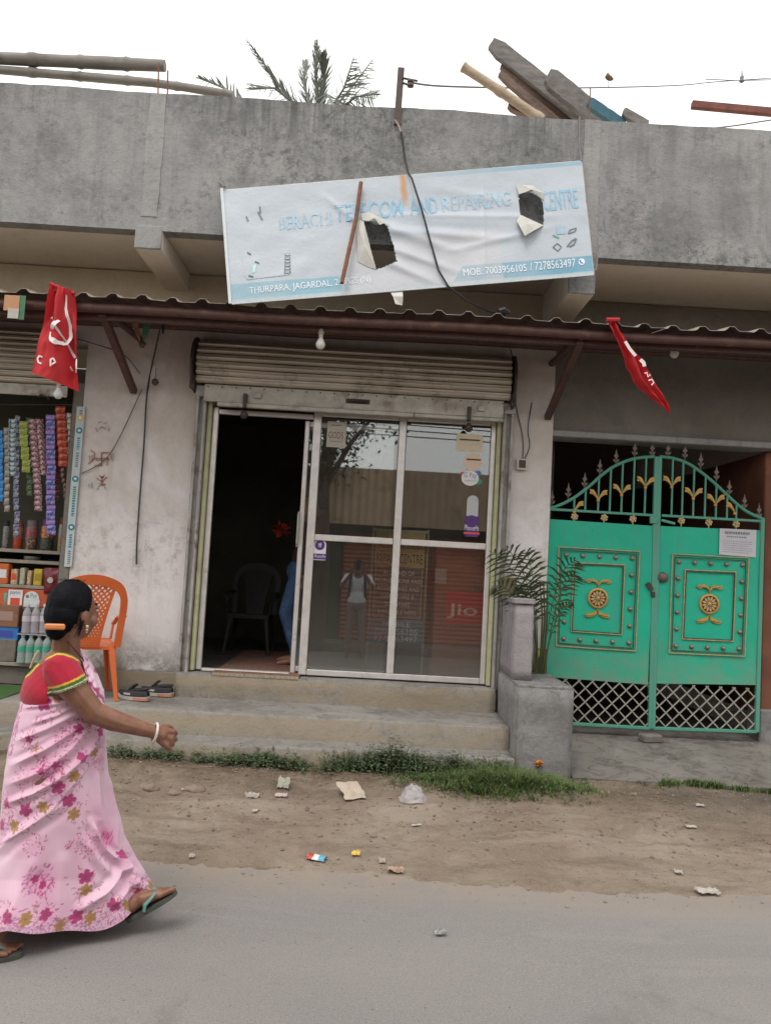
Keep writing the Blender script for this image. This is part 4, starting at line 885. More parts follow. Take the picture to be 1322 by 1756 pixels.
g = MB(); p = at(-330, 78, 6.0); g.box(p.x-.5, p.x+.5, 5.85, 6.2, 4.14, p.z-.10, bev=.02); obj('brick_stack', g, BARE, label='low cement block on the roof under the bamboo poles', cat='block')
def plank(label, p, q, Y0, Y1, w, th, mat, name='timber_plank'):
    a, b = at(*p, Y0), at(*q, Y1); t = (b-a); n = 12; s = MB(); sd = V(0, 1, 0); u = sd.cross(t).normalized()
    L = []
    for k in range(n+1):
        c = a.lerp(b, k/n); ww = w*(1+.10*noise.noise(V(k*.6, p[0], 0))); tt = th
        if k == 0: ww *= .62
        L += [c+u*ww/2-sd*tt/2, c+u*ww/2+sd*tt/2, c-u*ww/2+sd*tt/2, c-u*ww/2-sd*tt/2]
    s._a(L, [(4*k+j, 4*k+(j+1) % 4, 4*k+4+(j+1) % 4, 4*k+4+j) for k in range(n) for j in range(4)]+[(3, 2, 1, 0), (4*n, 4*n+1, 4*n+2, 4*n+3)])
    return obj(name, s, mat, label=label, cat='plank', group='old timber heaped on the roof')
plank('longest grey plank jutting highest from the timber heap on the roof', (842, 74), (1030, 222), 6.15, 6.35, .135, .05, TIMBER)
plank('brown plank lying just under the longest grey plank', (862, 108), (1000, 222), 6.22, 6.4, .13, .05, TIMBERB)
plank('thin brown plank with a broken tip in the roof timber heap', (856, 126), (965, 222), 6.10, 6.3, .05, .05, TIMBERB)
plank('broad grey plank on the right of the roof timber heap', (938, 130), (1040, 212), 6.05, 6.25, .16, .06, TIMBER)
plank('dark grey board low in the middle of the roof timber heap', (905, 135), (1000, 215), 6.3, 6.45, .14, .06, TIMBER)
plank('short brown stump at the left foot of the roof timber heap', (872, 176), (935, 205), 6.1, 6.2, .10, .06, TIMBERB)
plank('blue painted board end at the right foot of the roof timber heap', (1008, 174), (1070, 216), 6.0, 6.15, .085, .05, BLUEW)
plank('small grey scrap of timber right of the blue painted board', (1068, 192), (1110, 216), 6.1, 6.2, .075, .05, TIMBER)
pole('pale bamboo pole slanting at the left of the timber heap', ((794, 114), (845, 147), (930, 205)), 6.05, .038, PALEBAMB, 'bamboo_pole', 'bamboo pole')
s = MB(); s.tube([at(1012, 150, 5.80), at(1011, 195, 5.80)], .005, 6); obj('reinforcing_bar', s, RUST, label='thin bar stub standing at the timber heap above the right plaster strip', cat='steel bar')
s = MB(); s.bar(at(1186, 179, 6.3), at(1500, 208, 6.2), .05, .055); obj('iron_bar', s, pm('red_oxide_iron', (.20, .07, .05, 1), (.13, .05, .04, 1), 12, .8), label='red oxide iron bar projecting over the roof at the far right', cat='iron bar')
s = MB(); a = at(1500, 208, 6.2); s.box(a.x-.1, a.x+.2, 6.05, 6.4, 4.14, a.z-.02, bev=.01); obj('roof_post', s, BARE, label='cement stub post on the roof holding the red iron bar', cat='post')
# wire bracket on the parapet
t = thing('wire_bracket', 'dark angle iron post with insulator bolted to the parapet', 'bracket', at(682, 205, 5.69))
s = MB(); a, b = at(681, 212, 5.69), at(688, 115, 5.69); s.bar(a, b, .05, .008, (0, 1, 0)); s.bar(a+V(-.022, .02, 0), b+V(-.022, .02, 0), .006, .045, (0, 1, 0)); obj('post', s, IRON, t)
s = MB(); s.tube([at(690, 133, 5.68), at(716, 138, 5.68)], .008, 6); s.tube([at(690, 141, 5.68), at(706, 147, 5.68)], .008, 6); obj('arm', s, IRON, t)
s = MB(); c = at(704, 142, 5.66); s.lathe(c, [(.008, -.03), (.026, -.024), (.026, -.008), (.015, 0), (.026, .008), (.026, .022), (.008, .028)], 12); obj('insulator', s, flat('brown_porcelain', (.10, .07, .06, 1), .3), t, True)
wire([at(677, 205, 5.69), at(683, 214, 5.69), at(688, 228, 5.69), at(690, 236, 5.69)], .007, 'short pale wire end looped at the foot of the iron post', flat('pale_wire', (.42, .30, .24, 1)))
wire([at(706, 141, 5.66), at(760, 147, 5.9), at(900, 150, 6.8), at(1050, 149, 8.0), at(1170, 145, 9.5), at(1262, 137, 11), at(1500, 122, 16)], .007, 'overhead wire running right from the insulator on the iron post', flat('overhead_wire', (.10, .10, .10, 1)))
wire([at(1210, 135, 14), at(1272, 137, 14), at(1322, 136, 14), at(1700, 128, 14)], .008, 'second overhead wire at the right edge of the sky', flat('overhead_wire_2', (.16, .16, .16, 1)))
wire([at(1090, 229, 6.6), at(1180, 222, 6.6), at(1250, 216, 6.6), at(1322, 205, 6.6), at(1450, 186, 6.6)], .006, 'slack wire just above the parapet at the right', flat('roof_wire', (.14, .13, .12, 1)))
c = at(1043, 132, 7.9); s = MB()
for k in range(26): s.sphere(c+V(random.gauss(0, .024), random.gauss(0, .012), random.gauss(0, .012)), .018, 6)
s.tube([c, at(1043, 149, 7.95)], .003, 5); obj('twig_tangle', s, DRY, label='brown tangle of twigs caught above the overhead wire', cat='twig tangle')
c = at(1272, 136, 14); s = MB(); s.lathe(c, [(.01, -.06), (.05, -.03), (.03, 0), (.04, .05), (.015, .09), (.01, .18)], 8); obj('insulator', s, flat('grey_porcelain', (.2, .2, .2, 1)), smooth=True, label='small insulator on the second overhead wire', cat='insulator')

# ------------------------------------------------------------------ coconut palm behind the building
PALML = pm('palm_leaf', (.125, .145, .115, 1), (.095, .11, .09, 1), 3, .55, c3=(.19, .19, .15, 1), s3=2); PALMT = pm('palm_trunk', (.16, .14, .12, 1), (.10, .09, .08, 1), 8, .9)
pc = at(545, 190, 14.0); pt = thing('palm_tree', 'coconut palm whose fronds show over the roof behind the shop', 'palm tree', V(pc.x, 14, -.05))
s = MB(); s.tube([(pc.x+.3, 14, -.05), (pc.x+.15, 14, 4), (pc.x, 14, pc.z-.2)], [.22, .16, .12], 12); obj('trunk', s, PALMT, pt, True)
def frond(pts, wid, tight=False):
    s = MB(); P = [Vector(p) for p in pts]; Q = []
    for i in range(len(P)-1):
        for k in range(10): Q.append(P[i].lerp(P[i+1], k/10))
    Q.append(P[-1]); s.tube(Q, [.03*(1-.8*i/len(Q)) for i in range(len(Q))], 5)
    n = 46 if tight else 32
    for k in range(3, n):
        f = k/n; i = min(len(Q)-2, int(f*(len(Q)-1))); c = Q[i]; t = (Q[i+1]-Q[i]).normalized(); L = wid*math.sin(PI*min(1, f*.8+.2))**.7*(.8+.4*random.random())
        sd = t.cross(V(0, 1, .0)); sd = sd.normalized() if sd.length > .1 else V(1, 0, 0)
        for sg in (-1, 1):
            d = (sd*sg*(.30 if tight else .65)+t*(1.0 if tight else .75)+V(random.uniform(-.15, .15), random.uniform(-.5, .5), random.uniform(-.4, .0)*(0 if tight else 1))).normalized(); w = (t*.6+sd*.8).normalized()*random.uniform(.010, .019)
            m1 = c+d*L*.55+V(0, 0, -.02); e = c+d*L+V(0, 0, -.13*L)
            s._a([c-w, c+w, m1+w*.8, m1-w*.8, e], [(0, 1, 2, 3), (3, 2, 4)])
    return obj('frond', s, PALML, pt, fix=False)
frond([at(520, 200, 14), at(468, 130, 14), at(422, 66, 13.8)], .30, True); frond([at(530, 195, 14), at(470, 150, 13.6), at(425, 150, 13.2)], .5)
frond([at(535, 200, 14), at(520, 140, 14.2), at(524, 100, 14.4)], .45, True); frond([at(545, 200, 14), at(540, 120, 14), at(543, 66, 14)], .34, True)
frond([at(545, 200, 14), at(555, 130, 13.8), at(553, 88, 13.6)], .45, True); frond([at(555, 205, 14), at(590, 150, 13.6), at(607, 96, 13.4)], .5)
frond([at(560, 205, 14), at(610, 165, 13.6), at(650, 160, 13.2)], .5); frond([at(560, 200, 14), at(610, 140, 14.3), at(640, 100, 14.6)], .42)
frond([at(548, 205, 14), at(560, 160, 12.8), at(580, 190, 12.0)], .5); frond([at(515, 205, 14), at(490, 175, 13.0), at(470, 210, 12.4)], .5)
frond([at(440, 200, 13), at(385, 150, 13), at(335, 131, 13)], .30)
# ------------------------------------------------------------------ the two leaves of the green gate
YT = 6.70
def enamel():
    m, nt, b = node_mat('green_gate_enamel'); co = _wco(nt); b.inputs['Roughness'].default_value = .42; b.inputs['Specular IOR Level'].default_value = .35
    col = _mix(nt, _ramp(nt, _noise(nt, co, 1.8, 6, .6), .35, .65), (.012, .42, .265, 1), (.016, .375, .245, 1))
    col = _mix(nt, _mul(nt, _ramp(nt, _noise(nt, co, 1, 7, .75, .4, (8, 8, .7)), .50, .68), .55), col, (.075, .29, .22, 1))
    sz = nt.nodes.new('ShaderNodeSeparateXYZ'); nt.links.new(co, sz.inputs[0]); mz = nt.nodes.new('ShaderNodeMapRange'); mz.inputs[1].default_value = 1.15; mz.inputs[2].default_value = .70; nt.links.new(sz.outputs[2], mz.inputs[0])
    col = _mix(nt, _mul(nt, _mul(nt, mz.outputs[0], _ramp(nt, _noise(nt, co, 6, 8, .75), .34, .58)), .75), col, (.20, .25, .185, 1))      # splashed road dust
    col = _mix(nt, _mul(nt, _ramp(nt, _noise(nt, co, 17, 5, .75), .66, .72), .8), col, (.12, .10, .06, 1))
    nt.links.new(col, b.inputs['Base Color']); _bump(nt, b, _noise(nt, co, 3.2, 4, .5), .5, .02); return m
GREEN = enamel()
GREEND = pm('green_bar_enamel', (.06, .31, .22, 1), (.11, .28, .21, 1), 20, .45, c3=(.16, .11, .06, 1), s3=14, p3=(.64, .70)); GOLD = pm('gold_paint', (.52, .33, .09, 1), (.40, .23, .06, 1), 30, .45, .25)
GOLDP = pm('pale_gold_paint', (.50, .40, .22, 1), (.40, .29, .13, 1), 30, .5, .2); STUDM = pm('dull_bronze_stud', (.20, .19, .15, 1), (.28, .22, .15, 1), 30, .35, .5); LATT = pm('lattice_paint', (.36, .34, .29, 1), (.26, .27, .23, 1), 20, .5, .2)
SPEARM = pm('dark_bronze_paint', (.17, .135, .11, 1), (.11, .09, .075, 1), 30, .5, .3); MAROON = flat('maroon_infill', (.20, .045, .03, 1), .5)
def G(px, py, dy=0): return at(px, py, YT+dy)
def gate_leaf(label, panel, arch, spears, bars, rail, rosettes, vees, outer, inner, wheel, latt, xl, xr):
    t = thing('gate_leaf', label, 'gate', V((G(*panel[0]).x+G(*panel[1]).x)/2, YT, .34), 'leaves of the green iron gate')
    tl, tr, br, bl = [G(*p) for p in panel]
    s = MB(); nx, nz = 26, 36
    s.grid(lambda u, v: ((bl*(1-u)+br*u)*(1-v)+(tl*(1-u)+tr*u)*v)+V(0, -.007+.009*noise.noise(V(u*3, v*4, xl[0][0]*.01)), 0), nx, nz); s.prism([bl, br, tr, tl], V(0, .004, 0)); obj('panel', s, GREEN, t, True)
    # stiles, rails
    for a, b in xl, xr:
        s = MB(); s.bar(G(*a), G(*b), .035, .035, (0, 1, 0), bev=.004); obj('stile', s, GREEND, t)
    s = MB(); s.bar(G(*rail[0]), G(*rail[1]), .022, .025, (0, 1, 0), bev=.003); obj('rail', s, GREEND, t)
    s = MB(); s.bar(G(*latt[2]), G(*latt[3]), .025, .03, (0, 1, 0), bev=.003); obj('rail', s, GREEND, t)
    A = [G(*p) for p in arch]; Q = []
    for i in range(len(A)-1):
        p0, p1, p2, p3 = A[max(i-1, 0)], A[i], A[i+1], A[min(i+2, len(A)-1)]
        for k in range(6):
            u = k/6; Q.append(.5*((2*p1)+(-p0+p2)*u+(2*p0-5*p1+4*p2-p3)*u*u+(-p0+3*p1-3*p2+p3)*u**3))
    Q.append(A[-1]); s = MB(); s.tube(Q, .014, 8); obj('arch_bar', s, GREEND, t, True)
    def archz(x):
        for p, q in zip(Q[:-1], Q[1:]):
            if min(p.x, q.x) <= x <= max(p.x, q.x): return p.z+(q.z-p.z)*(x-p.x)/(q.x-p.x+1e-9)
        return Q[0].z if abs(x-Q[0].x) < abs(x-Q[-1].x) else Q[-1].z
    r0, r1 = G(*rail[0]), G(*rail[1])
    railz = lambda x: r0.z+(r1.z-r0.z)*(x-r0.x)/(r1.x-r0.x)
    for bx in bars:
        x = G(bx, 850).x; s = MB(); s.tube([(x, YT, railz(x)), (x, YT, archz(x))], .009, 8); obj('bar', s, GREEND, t, True)
    sp0 = None
    for (sx, sy) in spears:                      # sx, sy = tip
        tip = G(sx, sy); b = G(sx, sy+27)
        if sp0 is None:
            s = MB(); o0 = b; yy = YT
            def sh(pts): s.prism([V(b.x+p[0], yy-.005, b.z+p[1]) for p in pts], V(0, .010, 0))
            sh([(-.004, -.01), (.004, -.01), (.006, .05), (.022, .075), (.010, .085), (0, .134), (-.010, .085), (-.022, .075), (-.006, .05)])
            sh([(0, .034), (.028, .046), (.020, .022), (.006, .016)]); sh([(0, .034), (-.028, .046), (-.020, .022), (-.006, .016)]); s.sphere((b.x, yy, b.z+.018), .012, 6)
            sp0 = obj('spear_finial', s, SPEARM, t); spb = b
        else:
            c = dup(sp0, t); c.location = (b.x-spb.x, 0, archz(b.x)-archz(spb.x) if False else b.z-spb.z)
    ro0 = None
    for (sx, sy) in rosettes:
        b = G(sx, sy)
        if ro0 is None:
            s = MB()
            for k in range(6):
                a = k*PI/3+.3; s.lathe(b+V(.021*math.cos(a), -.004, .021*math.sin(a)), [(.012, .006), (.011, -.004), (.005, -.008)], 8, 'y')
            s.lathe(b, [(.012, .004), (.012, -.014), (.006, -.018)], 8, 'y'); s.tube([b+V(0, 0, .02), b+V(0, 0, .05)], .006, 6); s.tube([b-V(0, 0, .02), b-V(0, 0, .05)], .006, 6); ro0 = obj('rosette', s, GOLDP, t, True); rb = b
        else: dup(ro0, t).location = b-rb
    for (vx, vy, side) in vees:                   # gold leaf pairs
        b = G(vx, vy, -.012); s = MB()
        for sg in ((-1, 1) if side == 0 else (side,)):
            pts = [(0, -.055), (.012, -.03), (.03, -.012), (.05, .004), (.078, .010), (.070, .030), (.078, .048), (.050, .046), (.034, .034), (.020, .010), (.004, -.02)]
            s.prism([V(b.x+sg*p[0], b.y-.006, b.z+p[1]) for p in pts], V(0, .012, 0))
            s.bar(V(b.x+sg*.02, b.y-.008, b.z-.015), V(b.x+sg*.065, b.y-.008, b.z+.03), .006, .006, (0, 1, 0))
        s.box(b.x-.012, b.x+.012, b.y-.008, b.y+.012, b.z-.058, b.z-.036, bev=.003); obj('leaf_ornament', s, GOLD, t)
    for q, mat_, d in ((outer, GOLDP, 0), (inner, GOLDP, 0)):
        for inset, w in ((0, .008), (.024, .006)):
            P = [G(*p, -.018) for p in q]; P = [P[0]+V(inset, 0, -inset), P[1]+V(-inset, 0, -inset), P[2]+V(-inset, 0, inset), P[3]+V(inset, 0, inset)]
            s = MB()
            for i in range(4): s.bar(P[i], P[(i+1) % 4], w, .010, (0, 1, 0), bev=.002)
            obj('trim', s, mat_ if inset == 0 else RUSTPAINT, t)
            if q is inner: break
        if q is inner:
            P2 = [P[0]+V(.010, 0, -.010), P[1]+V(-.010, 0, -.010), P[2]+V(-.010, 0, .010), P[3]+V(.010, 0, .010)]; s = MB()
            for i in range(4): s.bar(P2[i], P2[(i+1) % 4], .006, .008, (0, 1, 0))
            obj('trim', s, RUSTPAINT, t)
    # studs between the two trims
    O = [G(*p, -.01) for p in outer]; I = [G(*p, -.01) for p in inner]; M_ = [(a+b)/2 for a, b in zip(O, I)]; st = []
    for k in range(5): st += [M_[0].lerp(M_[1], k/4), M_[3].lerp(M_[2], k/4)]
    for k in range(1, 5): st += [M_[0].lerp(M_[3], k/5), M_[1].lerp(M_[2], k/5)]
    s0 = None
    for b in st:
        if s0 is None: s = MB(); s.lathe(b, [(.021, .004), (.020, -.006), (.014, -.016), (.004, -.020)], 12, 'y'); s0 = obj('stud', s, STUDM, t, True); b0 = b
        else: dup(s0, t).location = b-b0
    # wheel with scrolls
    c = G(*wheel, -.014); R = .086; s = MB(); n = 36
    s.lathe(c, [(R, .004), (R, -.008), (R-.006, -.012), (R-.016, -.012), (R-.018, .004)], n, 'y'); w_ = obj('wheel', s, GOLD, t, True)
    s = MB(); s.lathe(c, [(R-.016, .003), (R-.016, .0)], n, 'y'); obj('wheel_back', s, MAROON, w_)
    s = MB()
    for k in range(12):
        a = k*PI/6+.2; d = V(math.cos(a), 0, math.sin(a)); e = V(-d.z, 0, d.x)
        s.prism([c+d*.016+V(0, -.003, 0), c+d*.048+e*.010+V(0, -.003, 0), c+d*.068+V(0, -.003, 0), c+d*.048-e*.010+V(0, -.003, 0)], V(0, -.007, 0))
    obj('petal', s, GOLDP, w_); s = MB(); s.lathe(c, [(.018, 0), (.017, -.012), (.008, -.018)], 12, 'y'); obj('hub', s, GOLD, w_, True)
    for up_ in (1, -1):
        s = MB()
        for sg in (-1, 1):
            pts = [(0, R), (.008, R+.03), (.030, R+.052), (.060, R+.050), (.085, R+.040), (.112, R+.055), (.100, R+.074), (.075, R+.072), (.045, R+.078), (.020, R+.068), (.004, R+.045)] if up_ == 1 else [(0, R), (.012, R+.022), (.040, R+.035), (.075, R+.045), (.108, R+.060), (.095, R+.078), (.060, R+.076), (.030, R+.066), (.010, R+.05)]
            s.prism([V(c.x+sg*p[0], c.y-.008, c.z+up_*p[1]) for p in pts], V(0, .012, 0))
            s.tube([V(c.x+sg*.02, c.y-.010, c.z+up_*(R+.05)), V(c.x+sg*.06, c.y-.010, c.z+up_*(R+.06)), V(c.x+sg*.095, c.y-.010, c.z+up_*(R+.062))], .005, 5)
        obj('scroll', s, GOLD, t)
    # bottom lattice, every bar a piece
    a, b, d, e = [G(*p) for p in latt[:2]]+[G(*latt[3]), G(*latt[2])]       # tl tr br bl
    x0, x1, zt_, zb_ = min(a.x, e.x), max(b.x, d.x), (a.z+b.z)/2, (e.z+d.z)/2; H = zt_-zb_; stp = .115
    k = x0-H
    while k < x1:
        for sg, yy in ((1, -.004), (-1, .004)):
            p0x, p1x = (k, k+H) if sg == 1 else (k+H, k); pA, pB = V(p0x, YT+yy, zb_), V(p1x, YT+yy, zt_)
            lo, hi = (pA, pB) if pA.x < pB.x else (pB, pA)
            if hi.x > x0+.01 and lo.x < x1-.01:
                f0 = max(0, (x0-lo.x)/(hi.x-lo.x)); f1 = min(1, (x1-lo.x)/(hi.x-lo.x))
                if f1-f0 > .08: s = MB(); s.bar(lo.lerp(hi, f0), lo.lerp(hi, f1), .011, .006, (0, 1, 0)); obj('lattice_bar', s, LATT, t)
        k += stp
    return t
gl = gate_leaf('left leaf of the green gate, half behind the palm', ((937, 890), (1122, 902), (1110, 1174), (925, 1160)),
    ((938, 873), (960, 866), (985, 853), (1010, 834), (1035, 812), (1060, 796), (1090, 786), (1122, 783)),
    ((946, 840), (974, 827), (1002, 809), (1028, 786), (1056, 769), (1088, 756), (1118, 756)),
    (985, 1004, 1026, 1046, 1066, 1086, 1106), ((938, 873), (1124, 884)), ((985, 886), (1036, 888), (1085, 890)),
    ((985, 868, 1), (1026, 849, 0), (1066, 840, 0), (1107, 827, 0)), ((958, 938), (1097, 946), (1090, 1117), (953, 1108)), ((984, 965), (1071, 969), (1066, 1089), (979, 1083)),
    (1025, 1026), ((926, 1160), (1113, 1172), (926, 1238), (1113, 1249)), ((940, 870), (926, 1240)), ((1125, 783), (1114, 1250)))
gr = gate_leaf('right leaf of the green gate, with a paper notice pasted on', ((1132, 902), (1308, 910), (1299, 1175), (1122, 1172)),
    ((1131, 783), (1155, 786), (1180, 795), (1205, 812), (1230, 833), (1255, 857), (1280, 877), (1308, 890)),
    ((1145, 756), (1174, 760), (1201, 775), (1228, 797), (1250, 822), (1276, 846), (1301, 862)),
    (1152, 1170, 1189, 1209, 1228, 1247, 1263), ((1134, 884), (1308, 894)), ((1168, 893), (1215, 896), (1262, 899)),
    ((1152, 826, 0), (1189, 846, 0), (1227, 857, 0), (1260, 871, -1)), ((1153, 950), (1284, 957), (1277, 1126), (1147, 1120)), ((1175, 977), (1262, 981), (1257, 1100), (1170, 1096)),
    (1216, 1036), ((1122, 1173), (1299, 1180), (1120, 1249), (1296, 1255)), ((1131, 783), (1119, 1250)), ((1307, 888), (1297, 1256)))
s = MB(); c = G(1137, 990, -.02); s.lathe(c, [(.045, .01), (.045, -.004), (.03, -.02), (.012, -.03)], 16, 'y'); obj('door_knob', s, SPEARM, gr, True)
s = MB(); s.bar(G(1134, 892, -.02), G(1157, 898, -.03), .02, .02, (0, 1, 0)); s.box(G(1119, 892).x-.03, G(1119, 892).x+.03, YT-.03, YT+.0, G(1119, 898).z, G(1119, 885).z, bev=.004); obj('bolt', s, GREEND, gr)
s = MB(); s.bar(G(1110, 1000, -.02), G(1118, 1012, -.02), .035, .02, (0, 1, 0)); s.bar(G(1120, 1015, -.025), G(1120, 1024, -.025), .03, .02, (0, 1, 0), bev=.004); obj('latch', s, IRON, gr)
nt_ = thing('paper_notice', 'printed white paper notice pasted at the top of the right gate leaf', 'notice', at(1264, 956, YT-.016))
YN = YT-.016; P = [at(x, y, YN) for x, y in ((1233, 951), (1296, 956), (1297, 909), (1234, 906))]
s = MB(); s.prism(P, V(0, .0015, 0)); obj('sheet', s, pm('notice_paper', (.53, .53, .56, 1), (.48, .47, .51, 1), 9, .7), nt_)
def nrow(f0, f1, v0, v1, mat): 
    q = lambda u, v: (P[0]*(1-u)+P[1]*u)*(1-v)+(P[3]*(1-u)+P[2]*u)*v+V(0, -.0012, 0); s = MB()
    u = f0
    while u < f1:
        w = random.uniform(.025, .07); s.quad(q(u, v0), q(min(f1, u+w), v0), q(min(f1, u+w), v1), q(u, v1)); u += w+.015
    obj('printed_line', s, mat, nt_, fix=False)
nrow(.14, .82, .80, .90, GREYPR); nrow(.20, .74, .68, .73, GREYPR)
for k in range(6): nrow(.08, .9-.1*(k % 3 == 2), .52-.08*k, .545-.08*k, flat('faint_print', (.33, .30, .36, 1)))
# brick-like stone wedged under the gate, poster tile on the jamb
s = MB(); c = V(at(1115, 1268, 6.60).x, 6.60, .185+.125*(.96/1.4)); s.obox(c+V(0, 0, .028), V(.085, .02, 0), V(-.015, .05, 0), V(0, 0, .035), bev=.014); obj('stone', s, pm('gate_stone', (.19, .17, .15, 1), (.13, .115, .10, 1), 9, .9, bump=.01), label='flat stone wedged under the meeting stiles of the gate', cat='stone')
tl_ = thing('wall_tile', 'small brown picture tile on the wall at the foot of the left gate leaf', 'tile', at(929, 1150, 6.55)); s = MB(); card(s, 918, 1112, 937, 1153, 6.56, th=.012); obj('tile', s, pm('brown_glazed', (.17, .06, .035, 1), (.09, .04, .03, 1), 30, .35, c3=(.36, .20, .08, 1), s3=22), tl_)
s = MB(); card(s, 920, 1114, 925, 1127, 6.552); card(s, 927, 1131, 931, 1148, 6.552); obj('print', s, YELPR, tl_)
# ------------------------------------------------------------------ sweet stall on the left
WOODD = pm('dark_shelf_wood', (.10, .075, .055, 1), (.06, .045, .035, 1), 8, .7, stretch=(.4, 3, 3)); SHELFE = pm('shelf_edge', (.30, .27, .22, 1), (.22, .19, .15, 1), 8, .6)
st = thing('stall_shelves', 'dark wooden shelves and counter of the sweet stall', 'shelves', V(-3.2, 6.9, PL))
X0s, X1s = -4.4, -2.60
def shelf(py, Yf, Yb, name='shelf'):
    z = at(60, py, Yf).z; s = MB(); s.box(X0s, X1s, Yf+.012, Yb, z-.022, z); o = obj(name, s, WOODD, st)
    s = MB(); s.box(X0s, X1s, Yf, Yf+.012, z-.026, z+.004, bev=.003); obj('shelf_edge', s, SHELFE, o); return z
zA = shelf(944, 6.80, 7.3); zB = shelf(1005, 6.74, 7.3); zC = shelf(1041, 6.72, 7.3); zD = shelf(1139, 6.62, 7.3, 'counter'); zE = shelf(962, 6.80, 7.3)
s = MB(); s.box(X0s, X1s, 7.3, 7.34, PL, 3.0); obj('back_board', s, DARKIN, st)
s = MB(); s.box(X1s, X1s+.012, 6.62, 7.34, PL, 3.0); obj('side_board', s, WOODD, st)
s = MB(); s.box(X0s-.02, X0s, 6.62, 7.34, PL, 3.0); obj('side_board', s, WOODD, st)
s = MB(); s.box(X0s, X1s, 6.66, 6.70, PL, zD-.03); obj('front_board', s, BARE, st)
s = MB(); s.box(X0s, X1s, 6.66, 7.34, 3.0, 3.02); obj('top_board', s, WOODD, st)
s = MB(); a = at(0, 1039, 6.71); s.box(X0s, X1s-.004, 6.712, 6.719, zC+.004, zB-.03); obj('orange_board', s, flat('orange_board', (.50, .10, .035, 1), .5), st)
# vertical blue-white strip on the jamb
js = thing('jamb_strip', 'tall white strip with blue round logos on the stall jamb', 'sign strip', at(128, 970, 6.575))
def jx(y): return 139-(y-700)*.0815
s = MB(); a = [at(jx(700)-7, 697, 6.575), at(jx(700)+7, 697, 6.575), at(jx(972)+6, 972, 6.575), at(jx(972)-7, 972, 6.575)]; s.prism(a, V(0, .004, 0)); obj('strip', s, pm('pale_blue_vinyl', (.47, .53, .55, 1), (.38, .45, .45, 1), 6, .5), js)
for y, m_ in ((716, YELPR), (738, TEAL), (821, TEAL), (904, TEAL)):
    s = MB(); disc(s, jx(y), y, 5.6, 6.573); d = obj('logo', s, m_, js); s = MB(); disc(s, jx(y), y, 2.4, 6.5715); obj('print', s, WHITEP, d)
for y0, y1, m_ in ((703, 708, GREYPR), (750, 770, TEAL), (776, 800, GREYPR), (834, 858, GREENPR), (862, 884, TEAL), (916, 936, TEAL), (944, 966, GREYPR)):
    s = MB(); y = y0
    while y < y1:
        h = random.uniform(1.6, 3.4); a, b = at(jx(y)-2.2, y, 6.573), at(jx(y)+2.2, y+h, 6.573); s.box(a.x, b.x, 6.5725, 6.5735, b.z, a.z); y += h+1.3
    obj('print', s, m_, js)
# strings of sachets
def sachet_mat(name, c1, c2, c3):
    m, nt, b = node_mat(name); b.inputs['Roughness'].default_value = .28; co = _oco(nt); b.inputs['Specular IOR Level'].default_value = .5
    col = _mix(nt, _ramp(nt, _noise(nt, co, 45, 3), .44, .50), c1, c2); col = _mix(nt, _ramp(nt, _noise(nt, co, 70, 2, .5, 1), .56, .60), col, c3); nt.links.new(col, b.inputs['Base Color']); return m
def sachets(label, pts, w, n, mats, Y=6.66, kinds=1):
    P = [at(x, y, Y) for x, y in pts]; L = [0]
    for p, q in zip(P[:-1], P[1:]): L.append(L[-1]+(q-p).length)
    def along(d):
        for i in range(len(P)-1):
            if d <= L[i+1]: return P[i].lerp(P[i+1], (d-L[i])/(L[i+1]-L[i]+1e-9))
        return P[-1]
    t = thing('sachet_string', label, 'sachet string', P[-1], 'strings of sachets hanging in the stall'); h = L[-1]/n; protos = {}
    w_ = abs(at(100+w, 800, Y).x-at(100, 800, Y).x)
    for k in range(n):
        c = along((k+.5)*h); mt = mats[k % len(mats)]
        if mt.name not in protos:
            s = MB(); o_ = c
            def sp(u, v): 
                e = (1-(2*u-1)**4)*(1-(2*v-1)**4); return c+V((u-.5)*w_, -.012*e+.006*noise.noise(V(u*4+k, v*4, w)), (v-.5)*h*.97)
            s.grid(sp, 6, 5); s.quad(c+V(-w_/2, .003, -h*.48), c+V(w_/2, .003, -h*.48), c+V(w_/2, .003, h*.48), c+V(-w_/2, .003, h*.48)); protos[mt.name] = (obj('sachet', s, mt, t, 'all', fix=False), c)
        else:
            o2, c0 = protos[mt.name]; d = dup(o2, t); d.location = c-c0+V(random.uniform(-.004, .004), random.uniform(-.008, .006), random.uniform(-.002, .002)); d.rotation_euler = (0, 0, 0)
    return t
SM = sachet_mat; W_ = (.65, .65, .65, 1)
sachets('bright blue string of sachets at the left edge of the stall', ((-1, 737), (0, 860)), 10, 10, [SM('sachet_blue', (.03, .25, .62, 1), (.02, .16, .45, 1), (.05, .35, .75, 1))], 6.655)
sachets('pale narrow string of strips beside the bright blue sachets', ((10, 733), (12, 800), (11, 878)), 9, 12, [SM('sachet_pale', (.42, .44, .38, 1), (.28, .30, .27, 1), (.30, .05, .05, 1))], 6.67)
sachets('dark teal and white string of sachets', ((22, 718), (21, 770), (20, 816)), 14, 12, [SM('sachet_teal', (.025, .08, .13, 1), (.45, .47, .48, 1), (.03, .22, .24, 1))], 6.66)
sachets('navy string of sachets behind the teal one', ((30, 712), (29, 780), (28, 850), (29, 886), (27, 920)), 9, 19, [SM('sachet_navy', (.03, .04, .16, 1), (.30, .32, .36, 1), (.05, .05, .10, 1)), SM('sachet_navy2', (.04, .06, .20, 1), (.40, .40, .42, 1), (.08, .06, .20, 1))], 6.675)
sachets('lime green string of sachets', ((40, 722), (42, 770), (45, 810)), 14, 8, [SM('sachet_lime', (.42, .48, .06, 1), (.20, .26, .03, 1), (.50, .52, .20, 1))], 6.65)
